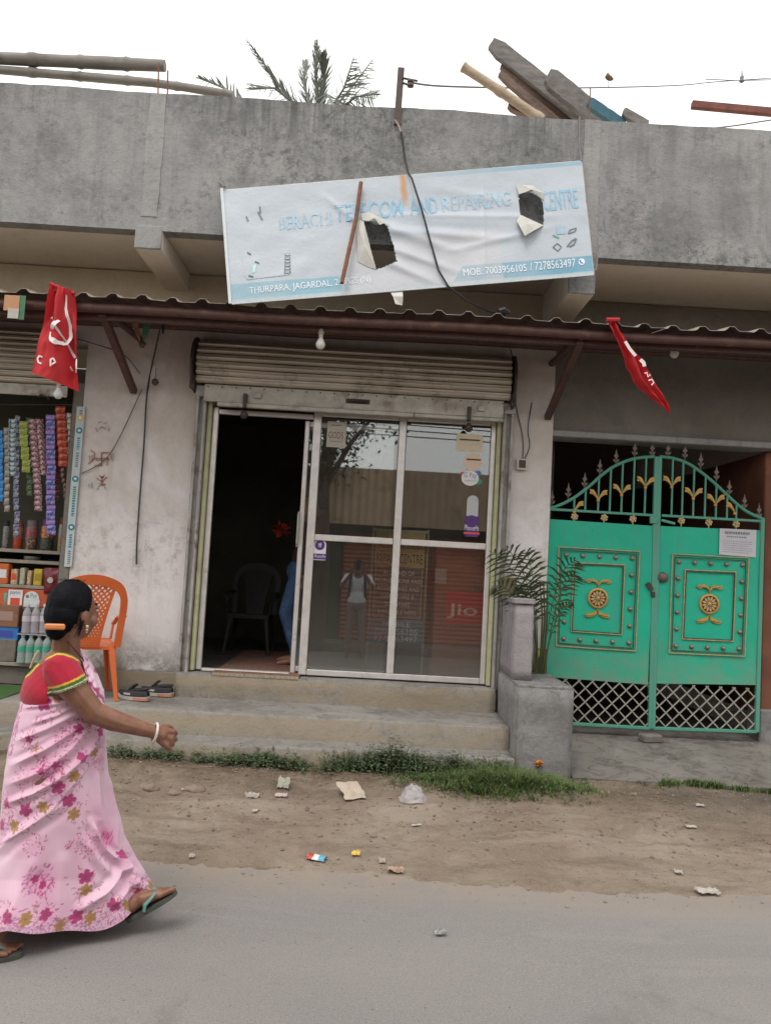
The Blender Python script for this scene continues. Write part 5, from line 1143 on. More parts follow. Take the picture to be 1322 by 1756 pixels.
PINKS = SM('sachet_pink', (.42, .20, .22, 1), (.12, .05, .06, 1), (.55, .45, .43, 1))
sachets('longer of the two pink and black sachet strings', ((55, 718), (58, 760), (63, 820), (67, 877)), 13, 17, [PINKS], 6.66)
sachets('shorter pink and black sachet string touching the longer one', ((67, 718), (72, 770), (77, 815)), 13, 11, [PINKS], 6.667)
sachets('long violet and blue string of sachets', ((86, 711), (87, 800), (86, 860), (88, 918)), 15, 24, [SM('sachet_violet', (.10, .05, .33, 1), (.28, .22, .50, 1), (.45, .12, .30, 1)), SM('sachet_violet2', (.06, .09, .40, 1), (.35, .33, .5, 1), (.12, .05, .3, 1)), SM('sachet_violet3', (.05, .06, .36, 1), (.15, .20, .55, 1), (.50, .30, .12, 1))], 6.645)
sachets('red orange string of sachets', ((103, 696), (106, 740), (110, 800)), 17, 9, [SM('sachet_red', (.46, .06, .025, 1), (.30, .03, .02, 1), (.55, .16, .06, 1))], 6.655)
sachets('thin dark red string of sachets below the red orange one', ((107, 802), (112, 840), (116, 880)), 7, 9, [SM('sachet_dark', (.10, .03, .03, 1), (.20, .10, .08, 1), (.05, .02, .02, 1))], 6.66)
sachets('green and white string of small sachets by the jamb', ((119, 708), (121, 740), (123, 780), (121, 820)), 10, 11, [SM('sachet_green', (.05, .14, .07, 1), (.55, .55, .50, 1), (.45, .12, .06, 1))], 6.64)
sachets('dark green string of sachets hanging farther back in the stall', ((49, 716), (50, 790), (51, 850)), 10, 14, [SM('sachet_dgreen', (.03, .10, .06, 1), (.10, .16, .10, 1), (.30, .28, .10, 1))], 6.74)
sachets('maroon string of sachets hanging farther back beside the violet one', ((97, 712), (97, 780), (98, 860)), 8, 15, [SM('sachet_maroon', (.14, .02, .04, 1), (.25, .12, .10, 1), (.06, .02, .03, 1))], 6.74)
s = MB(); s.tube([(X0s, 6.66, at(60, 712, 6.66).z+.01), (X1s, 6.66, at(120, 697, 6.66).z+.02)], .008, 6); obj('hanging_rod', s, IRON, label='iron rod in the stall from which the sachet strings hang', cat='rod')
# jars on the upper shelf
JG = pm('jar_plastic', (.30, .27, .24, 1), (.22, .20, .18, 1), 30, .2)
def jar(label, x0, x1, y0, body, lid, Y=6.86):
    a, b = at(x0, 943, Y), at(x1, y0, Y); r = (b.x-a.x)/2; c = V((a.x+b.x)/2, Y+.03, zA); h = b.z-zA; t = thing('sweet_jar', label, 'jar', c, 'sweet jars on the upper stall shelf')
    s = MB(); s.lathe(c, [(r*.9, .002), (r, .01), (r, h*.42)], 16); obj('contents', s, body[0], t, True)
    s = MB(); s.lathe(c, [(r, h*.425), (r, h*.74), (r*.9, h*.8)], 16); obj('upper_contents', s, body[1], t, True)
    s = MB(); s.lathe(c, [(r*.88, h*.80), (r*.9, h*.84), (r*.9, h), (r*.7, h*1.01)], 16); obj('lid', s, lid, t, True)
def cm(n, *c): return SM('jar_'+n, *c)
jar('grey jar at the far left of the upper stall shelf', 0, 15, 893, (cm('a', (.16, .15, .14, 1), (.25, .24, .22, 1), (.07, .07, .07, 1)), cm('a2', (.30, .30, .30, 1), (.2, .2, .2, 1), (.1, .1, .1, 1))), BLACKPR)
jar('jar with red sweets at the bottom', 19, 39, 895, (cm('b', (.40, .05, .02, 1), (.30, .05, .03, 1), (.5, .1, .04, 1)), cm('b2', (.35, .20, .14, 1), (.30, .08, .06, 1), (.2, .1, .07, 1))), flat('dull_red_lid', (.26, .09, .07, 1)))
jar('jar with pink sweets above patterned ones', 40, 64, 893, (cm('c', (.36, .30, .20, 1), (.08, .06, .05, 1), (.30, .12, .08, 1)), cm('c2', (.40, .10, .12, 1), (.30, .05, .07, 1), (.2, .16, .15, 1))), flat('grey_lid', (.20, .19, .18, 1)))
jar('jar with yellow sweets above a dark base', 66, 92, 892, (cm('d', (.05, .06, .05, 1), (.10, .12, .10, 1), (.03, .03, .03, 1)), cm('d2', (.50, .22, .02, 1), (.28, .04, .08, 1), (.55, .32, .05, 1))), flat('violet_lid', (.10, .06, .20, 1)))
jar('pale jar with tan biscuits nearest the jamb', 96, 114, 888, (cm('e', (.40, .26, .10, 1), (.30, .18, .07, 1), (.45, .30, .12, 1)), cm('e2', (.38, .34, .31, 1), (.30, .26, .24, 1), (.42, .4, .38, 1))), flat('maroon_lid', (.20, .06, .05, 1)))
# second shelf: tins and packets
def packet(label, x0, y0, x1, y1, c, Y, zb_, cat='packet', dep=.08, lab=None, name='packet'):
    a, b = at(x0, y1, Y), at(x1, y0, Y); t = thing(name, label, cat, V((a.x+b.x)/2, Y, zb_)); h = b.z-a.z
    s = MB(); s.box(a.x, b.x, Y, Y+dep, zb_+.001, zb_+h, bev=.006); o = obj('box', s, c, t)
    if lab: s = MB(); s.box(a.x+.15*(b.x-a.x), b.x-.15*(b.x-a.x), Y-.002, Y-.0005, zb_+h*.3, zb_+h*.72); obj('print', s, lab, t)
    return t
ORT = flat('orange_tin', (.56, .13, .03, 1), .4); WHO = SM('white_orange', (.56, .50, .42, 1), (.50, .25, .10, 1), (.6, .57, .5, 1)); YLP = flat('yellow_wrap', (.58, .42, .05, 1), .4)
packet('orange tin with a pink lid on the stall shelf', -6, 970, 15, 1004, ORT, 6.78, zB, 'tin', lab=WHITEP, name='tin')
packet('white and orange packet next to the orange tin', 17, 978, 30, 1004, WHO, 6.78, zB, lab=REDO)
packet('cream packet with a green cap beside the white and orange one', 32, 975, 43, 1004, SM('cream_green', (.52, .46, .33, 1), (.30, .40, .30, 1), (.5, .26, .12, 1)), 6.78, zB)
packet('narrow cream packet beside the yellow one', 45, 979, 54, 1004, WHO, 6.78, zB)
packet('yellow packet with thin dark lines', 56, 976, 73, 1004, YLP, 6.78, zB, lab=flat('olive_print', (.35, .26, .04, 1)))
packet('blue packet standing behind the yellow one', 58, 958, 76, 985, flat('blue_wrap', (.03, .12, .35, 1), .4), 6.90, zB)
for k, (x, lab) in enumerate(((52, 'stack of white paper plates on the stall shelf'), (94, 'dark blue tray beside the white plates'))):
    c = at(x, 959, 6.86); c.z = zE+.003; s = MB()
    for q in range(5 if k == 0 else 2): s.lathe(c+V(0, .04, q*.006), [(.03, 0), (.068, .006), (.070, .009), (.03, .003)], 16)
    obj('plate_stack' if k == 0 else 'tray', s, (flat('plate_paper', (.5, .48, .45, 1)), flat('navy_plastic', (.03, .04, .10, 1)))[k], smooth=True, label=lab, cat='plates' if k == 0 else 'tray')
s = MB(); 
def bagf(u, v):
    e = math.sin(PI*u)**.6*math.sin(PI*min(1, v*1.05))**.4; p = at(75+42*u, 1018-44*v, 6.69); return p+V(0, -.035*e+.008*noise.noise(V(u*6, v*6, 0)), 0)
s.grid(bagf, 16, 14); s.grid(lambda u, v: at(75+42*u, 1018-44*v, 6.70), 2, 2); hb = obj('hanging_packet', s, pm('wine_red_foil', (.16, .012, .02, 1), (.10, .01, .015, 1), 8, .3), smooth='all', label='large wine red packet hanging at the front of the stall shelf', cat='packet', fix=False)
s = MB(); disc(s, 86, 995, 5.2, 6.640); obj('print', s, flat('pale_grey_print', (.40, .38, .36, 1)), hb); s = MB(); ptext(s, 'MOB: 7003956105'[0:0] or 'GODS', 79, 984, 106, 977, 6.648); 
# stickers on the orange board
s = MB(); card(s, 15, 1011, 37, 1041, 6.705); l1 = obj('label_card', s, WHITEP, label='white payment label on the orange board of the stall', cat='label'); s = MB(); ptext(s, 'paytm', 17, 1021, 35, 1014, 6.7038); obj('lettering', s, flat('navy_print', (.02, .05, .22, 1)), l1); s = MB(); card(s, 18, 1025, 33, 1040, 6.7038); obj('print', s, REDO, l1)
s = MB(); disc(s, 54, 1027, 13, 6.705); card(s, 41, 1027, 67, 1042, 6.7055); l2 = obj('label_card', s, flat('pale_mint_paper', (.58, .64, .63, 1)), label='pale arch shaped payment label beside the white one', cat='label'); s = MB(); ptext(s, 'Pay', 52, 1027, 64, 1018, 6.7035); disc(s, 47, 1023, 3, 6.7035); obj('lettering', s, GREYPR, l2)
s = MB(); a = at(5, 1040, 6.68); s.lathe(V(a.x, 6.74, zC), [(.03, 0), (.032, .10), (.02, .12), (.02, .14)], 12); obj('bottle', s, flat('green_cap_bottle', (.10, .30, .22, 1), .3), smooth=True, label='small green bottle in front of the orange board', cat='bottle')
# cartons and water bottles on the counter
packet('brown carton on top of the carton pile at the stall', -30, 1041, 33, 1076, pm('brown_carton', (.25, .125, .07, 1), (.19, .09, .05, 1), 12, .8, stretch=(.2, 1, 6)), 6.65, at(10, 1076, 6.65).z, 'carton', .3, lab=flat('pinkish_print', (.34, .22, .18, 1)), name='carton')
packet('blue carton in the middle of the carton pile', -30, 1077, 32, 1101, flat('blue_carton', (.03, .17, .48, 1), .6), 6.66, at(10, 1101, 6.66).z, 'carton', .3, lab=flat('deep_blue_print', (.05, .07, .35, 1)), name='carton')
packet('grey brown carton at the bottom of the pile on the counter', -30, 1102, 28, 1138, pm('grey_carton', (.19, .165, .14, 1), (.14, .12, .10, 1), 12, .8), 6.65, zD, 'carton', .3, name='carton')
def bottle_mat(name, tint):
    m, nt, b = node_mat(name); b.inputs['Base Color'].default_value = tint; b.inputs['Roughness'].default_value = .12; b.inputs['Transmission Weight'].default_value = .55; b.inputs['IOR'].default_value = 1.2; return m
BOTC, BOTG = bottle_mat('clear_bottle', (.62, .60, .64, 1)), bottle_mat('green_bottle', (.55, .66, .62, 1))
def wbottle(label, px, y0, y1, Y, mat, lab, group):
    a = at(px, y1, Y); b = at(px, y0, Y); h = b.z-a.z; r = .036; t = thing('water_bottle', label, 'water bottle', a, group)
    pr = [(r*.85, 0), (r, .012)]
    for k in range(7): z = .02+k*h*.085; pr += [(r, z), (r*.93, z+h*.03), (r, z+h*.06)]
    pr += [(r, h*.66), (r*.85, h*.76), (r*.40, h*.88), (r*.38, h*.93)]
    s = MB(); s.lathe(a, pr, 14); obj('body', s, mat, t, 'all'); s = MB(); s.lathe(a, [(r*.45, h*.92), (r*.45, h), (r*.3, h*1.005)], 12); obj('cap', s, lab[0], t)
    s = MB(); s.lathe(a, [(r*1.02, h*.42), (r*1.02, h*.60)], 14); obj('label_band', s, lab[1], t, True)
PC = flat('pale_cap', (.55, .52, .56, 1), .3); GB = flat('green_band', (.06, .36, .24, 1), .4); PB = flat('pale_band', (.50, .47, .52, 1), .4)
names = ('first', 'second', 'third')
for k in range(3): wbottle(names[k]+' clear bottle from the left in the upper row at the stall', 44+15*k, 1036, 1087, 6.60+.01*k, BOTC, (PC, PB), 'clear water bottles in the upper row')
for k in range(4): wbottle(('first', 'second', 'third', 'fourth')[k]+' green banded bottle from the left in the lower row at the stall', 36+14*k, 1088, 1138, 6.59, BOTG, (PC, GB), 'green banded water bottles in the lower row')
s = MB(); a = at(58, 1087, 6.6); s.box(a.x-.12, a.x+.12, 6.56, 6.66, a.z-.008, a.z-.001); obj('bottle_tray', s, flat('clear_tray', (.35, .35, .36, 1), .3), label='thin tray between the two rows of water bottles', cat='tray')
# green mat on the platform before the stall
s = MB(); s.grid(lambda u, v: (-5+2.32*u, 5.92+.62*v, PL+.006+.006*noise.noise(V(u*9, v*4, 0))), 60, 16); s.grid(lambda u, v: (-5+2.32*u, 5.905+.015*v*1, PL-.05+.056*v+.006*noise.noise(V(u*9, 0, 0))), 60, 2); obj('green_mat', s, pm('green_turf_mat', (.055, .13, .03, 1), (.035, .085, .02, 1), 70, .95, bump=.012, bscale=160), label='green grass like mat on the platform before the stall', cat='mat', fix=False)

# ------------------------------------------------------------------ orange plastic chair
ORP = pm('orange_plastic', (.62, .135, .035, 1), (.56, .115, .03, 1), 6, .35, c3=(.45, .11, .045, 1), s3=8, p3=(.6, .75))
def chair(label, base, rot, mat, s_=1.0):
    t = thing('plastic_chair', label, 'chair', base); R = Matrix.Rotation(rot, 3, 'Z')
    def T(x, y, z): return Vector(base)+R @ (V(x, y, z)*s_)
    # seat faces +Y local ; width along X
    g = MB(); g.grid(lambda u, v: T(-.21+.42*u, .22-.42*v, .42-.018*math.sin(PI*u)*math.sin(PI*v)-.02*v), 12, 12); g.grid(lambda u, v: T(-.21+.42*u, .22-.42*v, .405-.018*math.sin(PI*u)*math.sin(PI*v)-.02*v), 12, 12)
    n = 13; 
    for (a, b, c_, d) in ((0, 0, 1, 0), (0, 1, 1, 1), (0, 0, 0, 1), (1, 0, 1, 1)): g.quad(T(-.21+.42*a, .22-.42*b, .425-.02*b), T(-.21+.42*c_, .22-.42*d, .425-.02*d), T(-.21+.42*c_, .22-.42*d, .38), T(-.21+.42*a, .22-.42*b, .38))
    obj('seat', g, mat, t, True, fix=False)
    for sx in (-1, 1):
        for sy in (-1, 1):
            g = MB(); p, q = T(sx*.20, .0+sy*.20, .41), T(sx*.245, sy*.255-.01, 0); d = (q-p)
            a1 = R @ V(sx*.030, 0, 0)*s_; a2 = R @ V(0, sy*.030, 0)*s_
            k1 = .62
            vs = [p, p-a1*1.35, p-a2*1.35, q, q-a1*k1, q-a2*k1]; th = (a1+a2)*-.28
            g._a(vs+[v+th for v in vs], [(0, 1, 4, 3), (0, 3, 5, 2), (7, 6, 9, 10), (6, 8, 11, 9), (1, 7, 10, 4), (2, 5, 11, 8), (3, 4, 10, 9), (3, 9, 11, 5), (0, 6, 7, 1), (0, 2, 8, 6)]); obj('leg', g, mat, t)
    # arched back frame: from the rear of the seat up and round
    arch = [(-.215, -.20, .40), (-.222, -.225, .52), (-.232, -.255, .66), (-.228, -.285, .78), (-.185, -.305, .86), (-.10, -.318, .90), (0, -.322, .915)]
    arch = arch+[(-x, y, z) for x, y, z in reversed(arch[:-1])]
    Q = []
    for i in range(len(arch)-1):
        P_ = [V(*arch[max(i-1, 0)]), V(*arch[i]), V(*arch[i+1]), V(*arch[min(i+2, len(arch)-1)])]
        for k in range(5):
            u = k/5; Q.append(.5*((2*P_[1])+(-P_[0]+P_[2])*u+(2*P_[0]-5*P_[1]+4*P_[2]-P_[3])*u*u+(-P_[0]+3*P_[1]-3*P_[2]+P_[3])*u**3))
    Q.append(V(*arch[-1])); g = MB()
    W2 = []
    for i, p in enumerate(Q):
        tn = (Q[min(i+1, len(Q)-1)]-Q[max(i-1, 0)]).normalized(); nrm = V(0, -.3, 0).cross(tn); nrm = tn.cross(V(0, 1, .2)).normalized(); w = .026+.014*max(0, (p.z-.80)/.11)
        W2 += [T(*(p+nrm*w+V(0, .012, 0))), T(*(p-nrm*w+V(0, .012, 0))), T(*(p-nrm*w-V(0, .010, 0))), T(*(p+nrm*w-V(0, .010, 0)))]
    m = len(Q); g._a(W2, [(4*i+j, 4*i+(j+1) % 4, 4*i+4+(j+1) % 4, 4*i+4+j) for i in range(m-1) for j in range(4)]+[(0, 1, 2, 3), (4*m-1, 4*m-2, 4*m-3, 4*m-4)]); obj('back_frame', g, mat, t, True)
    # central splat: woven diagonal pattern, wide at the top
    g = MB(); zb_, zt2 = .40, .885
    def bx(u, v): 
        hw = .075+.085*v**1.5; z = zb_+(zt2-zb_)*v; return T((2*u-1)*hw, -.21-.105*v**.9+.006, z)
    K = 7
    for k in range(-K, 2*K):
        for sg in (1, -1):
            for i in range(16):
                v0, v1 = i/16, (i+1)/16; u0 = (k/K)+sg*v0*1.6 if sg == 1 else (k/K)+1-v0*1.6; u1 = (k/K)+sg*v1*1.6 if sg == 1 else (k/K)+1-v1*1.6
                if 0 <= u0 <= 1 and 0 <= u1 <= 1: g.bar(bx(u0, v0), bx(u1, v1), .014*s_, .010*s_, R @ V(0, 1, 0))
    obj('back_lattice', g, mat, t)
    for sg in (0, 1):
        g = MB()
        for i in range(12): g.bar(bx(sg, i/12), bx(sg, (i+1)/12), .024*s_, .014*s_, R @ V(0, 1, 0))
        obj('back_rail', g, mat, t)
    for sx in (-1, 1):
        g = MB(); AR = [(sx*.232, -.25, .64), (sx*.262, -.12, .63), (sx*.268, .05, .62), (sx*.255, .17, .60), (sx*.228, .215, .54), (sx*.215, .215, .42)]
        for p, q in zip(AR[:-1], AR[1:]): g.bar(T(*p), T(*q), .042*s_, .018*s_, (0, 0, 1), bev=.004)
        obj('armrest', g, mat, t)
    return t
cpos = atz(168, 1176, PL)
chair('orange plastic armchair with a latticed back standing on the platform against the white wall', V(-2.20, 6.24, PL+.004), math.radians(25), ORP, 1.0)

# ------------------------------------------------------------------ shoes, door mat, pier bucket
SHOEB = pm('black_mesh', (.018, .018, .020, 1), (.035, .033, .036, 1), 90, .8); SOLEW = flat('off_white_sole', (.46, .42, .38, 1), .6); SOLEO = flat('coral_sole', (.52, .19, .11, 1), .6); TEALS = flat('teal_patch', (.03, .20, .18, 1), .6)
def shoe(label, c, ang, base_z):
    t = thing('shoe', label, 'shoe', c, 'pair of black running shoes'); R = Matrix.Rotation(ang, 3, 'Z'); L = .27
    def T(x, y, z): return Vector(c)+R @ V(x, y, z)
    hw = lambda u: .034+.012*math.sin(PI*min(1, u*1.1))+.008*u*(1-u)*2-.030*max(0, u-.85)/.15*.7-.012*max(0, .1-u)/.1
    prof = [(-.5+u, hw(u)) for u in np.linspace(0, 1, 22)]
    g = MB(); o = [V(x*L, w, 0) for x, w in prof]+[V(x*L, -w, 0) for x, w in reversed(prof)]; k = len(o)
    lift = lambda x: .014*max(0, (x/L-.28))/.22
    vs = [T(p.x, p.y, lift(p.x)) for p in o]+[T(p.x*1.02, p.y*1.06, .026+.012*max(0, -p.x/L)+lift(p.x)) for p in o]
    g._a(vs, [tuple(range(k)), tuple(reversed(range(k, 2*k)))]+[(i, (i+1) % k, k+(i+1) % k, k+i) for i in range(k)]); obj('sole', g, SOLEW, t, True)
    g = MB(); idx = [i for i, p in enumerate(o) if p.x < -.03]; 
    for i in range(k):
        j = (i+1) % k
        if o[i].x < -.02 and o[j].x < -.02: 
            e = lambda p, z: T(p.x*1.03, p.y*1.09, z)
            g.quad(e(o[i], .004), e(o[j], .004), e(o[j], .022), e(o[i], .022))
    obj('heel_patch', g, SOLEO, t, fix=False)
    g = MB(); n = 20; L2 = []
    hgt = lambda u: (.066-.012*u)*min(1, .72+u*4) if u < .35 else .0618-.036*((u-.35)/.65)**.9
    for q in range(15):
        u = q/14; x = (-.48+.97*u)*L; w = hw(u)*1.0; h = hgt(u)
        for j in range(n):
            a = PI*j/(n-1); op = 1 if u > .42 else .72
            yy = w*math.cos(a)*(1 if math.sin(a) < .7 else op); L2.append(T(x, yy, .026+lift(x)+h*math.sin(a)**.75))
    g._a(L2, [(q*n+j, q*n+j+1, (q+1)*n+j+1, (q+1)*n+j) for q in range(14) for j in range(n-1) if not (.04 < q/14 < .40 and .40 < j/(n-1) < .60)]); obj('upper', g, SHOEB, t, 'all', fix=False)
    g = MB(); g.prism([T(.03, -.024, .070), T(.03, .024, .070), T(-.018, .026, .112), T(-.026, .0, .120), T(-.018, -.026, .112)], R @ V(.012, 0, .006)); ring = [T(-.056+.072*math.cos(a), .030*math.sin(a), .080+.010*math.cos(a+PI)) for a in np.linspace(0, 2*PI, 19)]; obj('tongue', g, SHOEB, t); g = MB(); g.tube(ring, .010, 7, cap=False); obj('collar', g, SHOEB, t, True)
    g = MB()
    for q in range(4): u = .02+.02*q; x = u*L*2.2; g.tube([T(x, -.03, .070-.006*q), T(x+.004, 0, .090-.008*q), T(x, .03, .070-.006*q)], .004, 5)
    obj('lace', g, TEALS if False else SHOEB, t)
    g = MB(); g.obox(T(.07, -.046, .05), R @ V(.02, 0, 0), R @ V(0, .003, 0), V(0, 0, .010)); obj('side_patch', g, TEALS, t); g = MB(); g.obox(T(.03, .046, .045), R @ V(.03, 0, 0), R @ V(0, .003, 0), V(0, 0, .007)); obj('side_patch', g, SOLEW, t)
c1 = at(230, 1188, 6.22); shoe('black running shoe with coral sole, nearer one of the pair by the doorstep', V(c1.x, c1.y, PL+.004), math.radians(160), PL)
c2 = at(270, 1176, 6.44); shoe('black running shoe with coral sole, farther one of the pair by the doorstep', V(c2.x, c2.y, PL+.004), math.radians(168), PL)
def mat_mat():
    m, nt, b = node_mat('red_door_mat'); b.inputs['Roughness'].default_value = .95; co = _oco(nt)
    col = _mix(nt, _ramp(nt, _noise(nt, co, 26, 4, .7), .45, .55), (.26, .07, .05, 1), (.14, .12, .085, 1)); col = _mix(nt, _ramp(nt, _noise(nt, co, 60, 3), .56, .62), col, (.28, .24, .19, 1)); nt.links.new(col, b.inputs['Base Color']); _bump(nt, b, _noise(nt, co, 180, 2), .8, .01); return m
dm = thing('door_mat', 'worn red patterned door mat with fringe in the open doorway', 'mat', V(-.97, 6.7, FL)); x0, x1 = at(365, 1152, 6.5).x, at(513, 1157, 6.5).x
s = MB(); s.grid(lambda u, v: (x0+(x1-x0)*u, 6.50+1.7*v, FL+.016+.006*noise.noise(V(u*5, v*5, 3))), 20, 12); s.quad((x0, 6.50, FL+.016), (x1, 6.50, FL+.016), (x1, 6.50, FL+.004), (x0, 6.5, FL+.004)); obj('cloth', s, mat_mat(), dm, 'all', fix=False)
s = MB()
for k in range(70): x = x0+(x1-x0)*(k+.5)/70; s.bar((x, 6.50, FL+.012), (x+random.uniform(-.006, .006), 6.452, FL-.006), .008, .004)
obj('fringe', s, pm('fringe_thread', (.34, .29, .20, 1), (.24, .18, .12, 1), 90, .95), dm, kind='stuff')
bkt = thing('bucket', 'dull olive bucket standing on top of the side pier', 'bucket', at(866, 1027, 6.35)); c = V(at(866, 1020, 6.35).x+.02, 6.36, 1.412); s = MB(); s.lathe(c, [(.058, 0), (.072, .13), (.076, .135), (.076, .15), (.070, .152), (.058, .02)], 18); obj('body', s, pm('olive_plastic', (.17, .15, .085, 1), (.12, .105, .06, 1), 10, .6), bkt, True)
s = MB(); s.tube([c+V(.074*math.cos(a), .074*math.sin(a)*.3, .14+.05*math.sin(a)) for a in np.linspace(0, PI, 9)], .003, 5); obj('handle', s, IRON, bkt)

# ------------------------------------------------------------------ areca palm behind the pier
ARL = pm('areca_leaf', (.060, .088, .038, 1), (.085, .115, .05, 1), 12, .5, c3=(.18, .15, .06, 1), s3=9, p3=(.62, .72)); ARS = pm('areca_stem', (.09, .10, .04, 1), (.06, .07, .03, 1), 12, .6)
rb = V(at(931, 1120, 6.42).x, 6.45, .27); ap = thing('areca_palm', 'dark feathery areca palm growing between the pier and the green gate', 'palm plant', rb)
s = MB(); s.lathe(rb, [(.07, 0), (.09, .14), (.098, .15), (.09, .152), (.06, .13)], 14); obj('pot', s, pm('clay_pot', (.2, .08, .05, 1), (.14, .055, .035, 1), 8, .8), ap, True)
def arch(p, q, lift, n=14): return [V(*(p.lerp(q, t)))+V(0, 0, lift*4*t*(1-t)) for t in np.linspace(0, 1, n)]
def areca(base, mid, tip, L, n=27):
    s = MB(); Q = []
    for t in np.linspace(0, 1, 20): Q.append(base*(1-t)**2+mid*2*t*(1-t)+tip*t*t)
    s.tube(Q, [.006*(1-.7*k/20) for k in range(20)], 5); 
    for k in range(n):
        f = .50+.49*k/n; i = min(18, int(f*19)); c = Q[i]; t = (Q[i+1]-Q[i]).normalized(); ll = L*math.sin(PI*(.18+.78*(k/n)))**.6*(.85+.3*random.random())
        sd = t.cross(V(0, .75, .65)).normalized()
        for sg in (-1, 1):
            d = (sd*sg*.8+t*.55+V(0, random.uniform(-.25, .25), -.10)).normalized(); w = t*.0085; m1 = c+d*ll*.5+V(0, 0, .004); e = c+d*ll+V(0, 0, -.18*ll)
            s._a([c-w*.5, c+w*.5, m1+w, m1-w, e], [(0, 1, 2, 3), (3, 2, 4)])
    return obj('frond', s, ARL, ap, fix=False)
B = rb+V(0, 0, .15)
def q(x, y, Y): return at(x, y, Y)
for mid, tip, L in (((930, 985, 6.42), (838, 945, 6.15), .15), ((925, 960, 6.4), (862, 940, 6.2), .15), ((940, 965, 6.35), (990, 960, 6.15), .13), ((945, 990, 6.3), (990, 985, 6.1), .12),
                    ((905, 985, 6.3), (842, 1005, 6.1), .12),  ((925, 975, 6.45), (900, 945, 6.3), .13), ((942, 1025, 6.4), (984, 1035, 6.25), .06), ((915, 1000, 6.25), (890, 1012, 6.05), .12), ((920, 990, 6.3), (905, 1000, 6.05), .13)):
    areca(B+V(random.uniform(-.02, .02), random.uniform(-.02, .02), 0), q(*mid), q(*tip), L*1.25)
for k in range(3):
    s = MB(); s.tube([rb+V(random.uniform(-.03, .03), 0, .14), at(930+4*k, 1060, 6.42), at(926+6*k, 1000, 6.38)], [.010, .008, .005], 6); obj('stem', s, ARS, ap, True)
# ------------------------------------------------------------------ weeds, grass, litter on the shoulder
GRS = pm('grass_blade', (.095, .150, .035, 1), (.065, .105, .028, 1), 9, .6, c3=(.14, .12, .05, 1), s3=9, p3=(.58, .7), coord='w'); WEED = pm('weed_leaf', (.095, .125, .058, 1), (.060, .088, .042, 1), 9, .6, c3=(.11, .12, .06, 1), s3=12, p3=(.56, .7), coord='w')
def gz(x, y): return shoulder_z(x, y) if y < 5.75 else .18
rnd = random.Random(11)
def blades(name, n, fx, h0, h1, mat, w=.0035, lean=.6, xyz=None):
    s = MB()
    for _ in range(n):
        x, y, hs = fx(); z = gz(x, y)-.005; h = rnd.uniform(h0, h1)*hs; a = rnd.uniform(0, 2*PI); d = V(math.cos(a), math.sin(a), 0)*h*rnd.uniform(.15, lean); e = V(-math.sin(a), math.cos(a), 0)*w
        p = V(x, y, z); m1 = p+V(0, 0, h*.6)+d*.4; t = p+V(0, 0, h*.92)+d
        s._a([p-e, p+e, m1+e*.8, m1-e*.8, t], [(0, 1, 2, 3), (3, 2, 4)])
    o = obj(name, s, mat, label=None, kind='stuff', fix=False); return o
def dens(x): return noise.noise(V(x*2.2, 5, 0))*.6+noise.noise(V(x*7, 2, 0))*.4
def f1():
    while True:
        x = rnd.uniform(-1.75, 1.05); y = 5.64-abs(rnd.gauss(0, .085))
        if rnd.random() < .34+1.15*dens(x)+(.25 if x > -.2 else 0): return x, y, (.8 if x < -.3 else 1.45)*(1+.9*dens(x))
# leafy creeping weeds: small leaves on short stems
s = MB()
for _ in range(9500):
    x, y, hs = f1(); z = gz(x, y)+abs(rnd.gauss(0, .042))*hs+.008
    a = rnd.uniform(0, 2*PI); L = rnd.uniform(.012, .028); d = V(math.cos(a), math.sin(a), rnd.uniform(-.4, .6)).normalized()*L; e = V(-math.sin(a), math.cos(a), rnd.uniform(-.3, .3))*L*.42; p = V(x, y, z)
    s._a([p, p+d*.5+e, p+d, p+d*.5-e], [(0, 1, 2, 3)])
w1 = obj('weeds', s, WEED, kind='stuff', fix=False, label='creeping green weeds along the foot of the steps', cat='weeds')
g1 = blades('tall_weeds', 260, f1, .06, .15, WEED, .003, .9); tag(g1, 'thin taller weed shoots along the foot of the steps', 'weeds')
def f2():
    while True:
        x = rnd.gauss(.93, .33); y = 5.43+rnd.gauss(0, .13)
        if .15 < x < 1.60 and 5.08 < y < 5.66: return x, y, max(.35, 1-((x-.95)/.7)**2-((y-5.42)/.35)**2*.5)
def f2b():
    x, y, h = f2(); return x+.05*noise.noise(V(x*14, y*14, 0)), y+.05*noise.noise(V(x*14, y*14, 7)), h*(.55+.9*abs(noise.noise(V(x*6, y*6, 3)))+.25*rnd.random())
s = MB()
for _ in range(2600):
    x, y, hs = f2(); z = gz(x, y)+abs(rnd.gauss(0, .035))*hs+.006; a = rnd.uniform(0, 2*PI); L = rnd.uniform(.010, .024); d = V(math.cos(a), math.sin(a), rnd.uniform(-.4, .6)).normalized()*L; e = V(-math.sin(a), math.cos(a), rnd.uniform(-.3, .3))*L*.42; p = V(x, y, z); s._a([p, p+d*.5+e, p+d, p+d*.5-e], [(0, 1, 2, 3)])
obj('clump_weeds', s, WEED, kind='stuff', fix=False, label='small leafy weeds mixed into the grass clump', cat='weeds')
DGR = pm('dry_grass', (.26, .21, .10, 1), (.19, .15, .07, 1), 9, .8, coord='w'); g4 = blades('dry_grass', 900, f2b, .05, .14, DGR, .0022, 1.8); tag(g4, 'dry yellow blades mixed into the grass clump', 'grass')
g2 = blades('grass_clump', 11000, f2b, .05, .15, GRS, .0022, 1.6); tag(g2, 'thick clump of green grass in front of the side block', 'grass')
def f3():
    while True:
        x = rnd.uniform(2.0, 3.3); y = 5.62-abs(rnd.gauss(0, .035))
        if rnd.random() < .3+1.2*dens(x*1.3+3): return x, y, 1
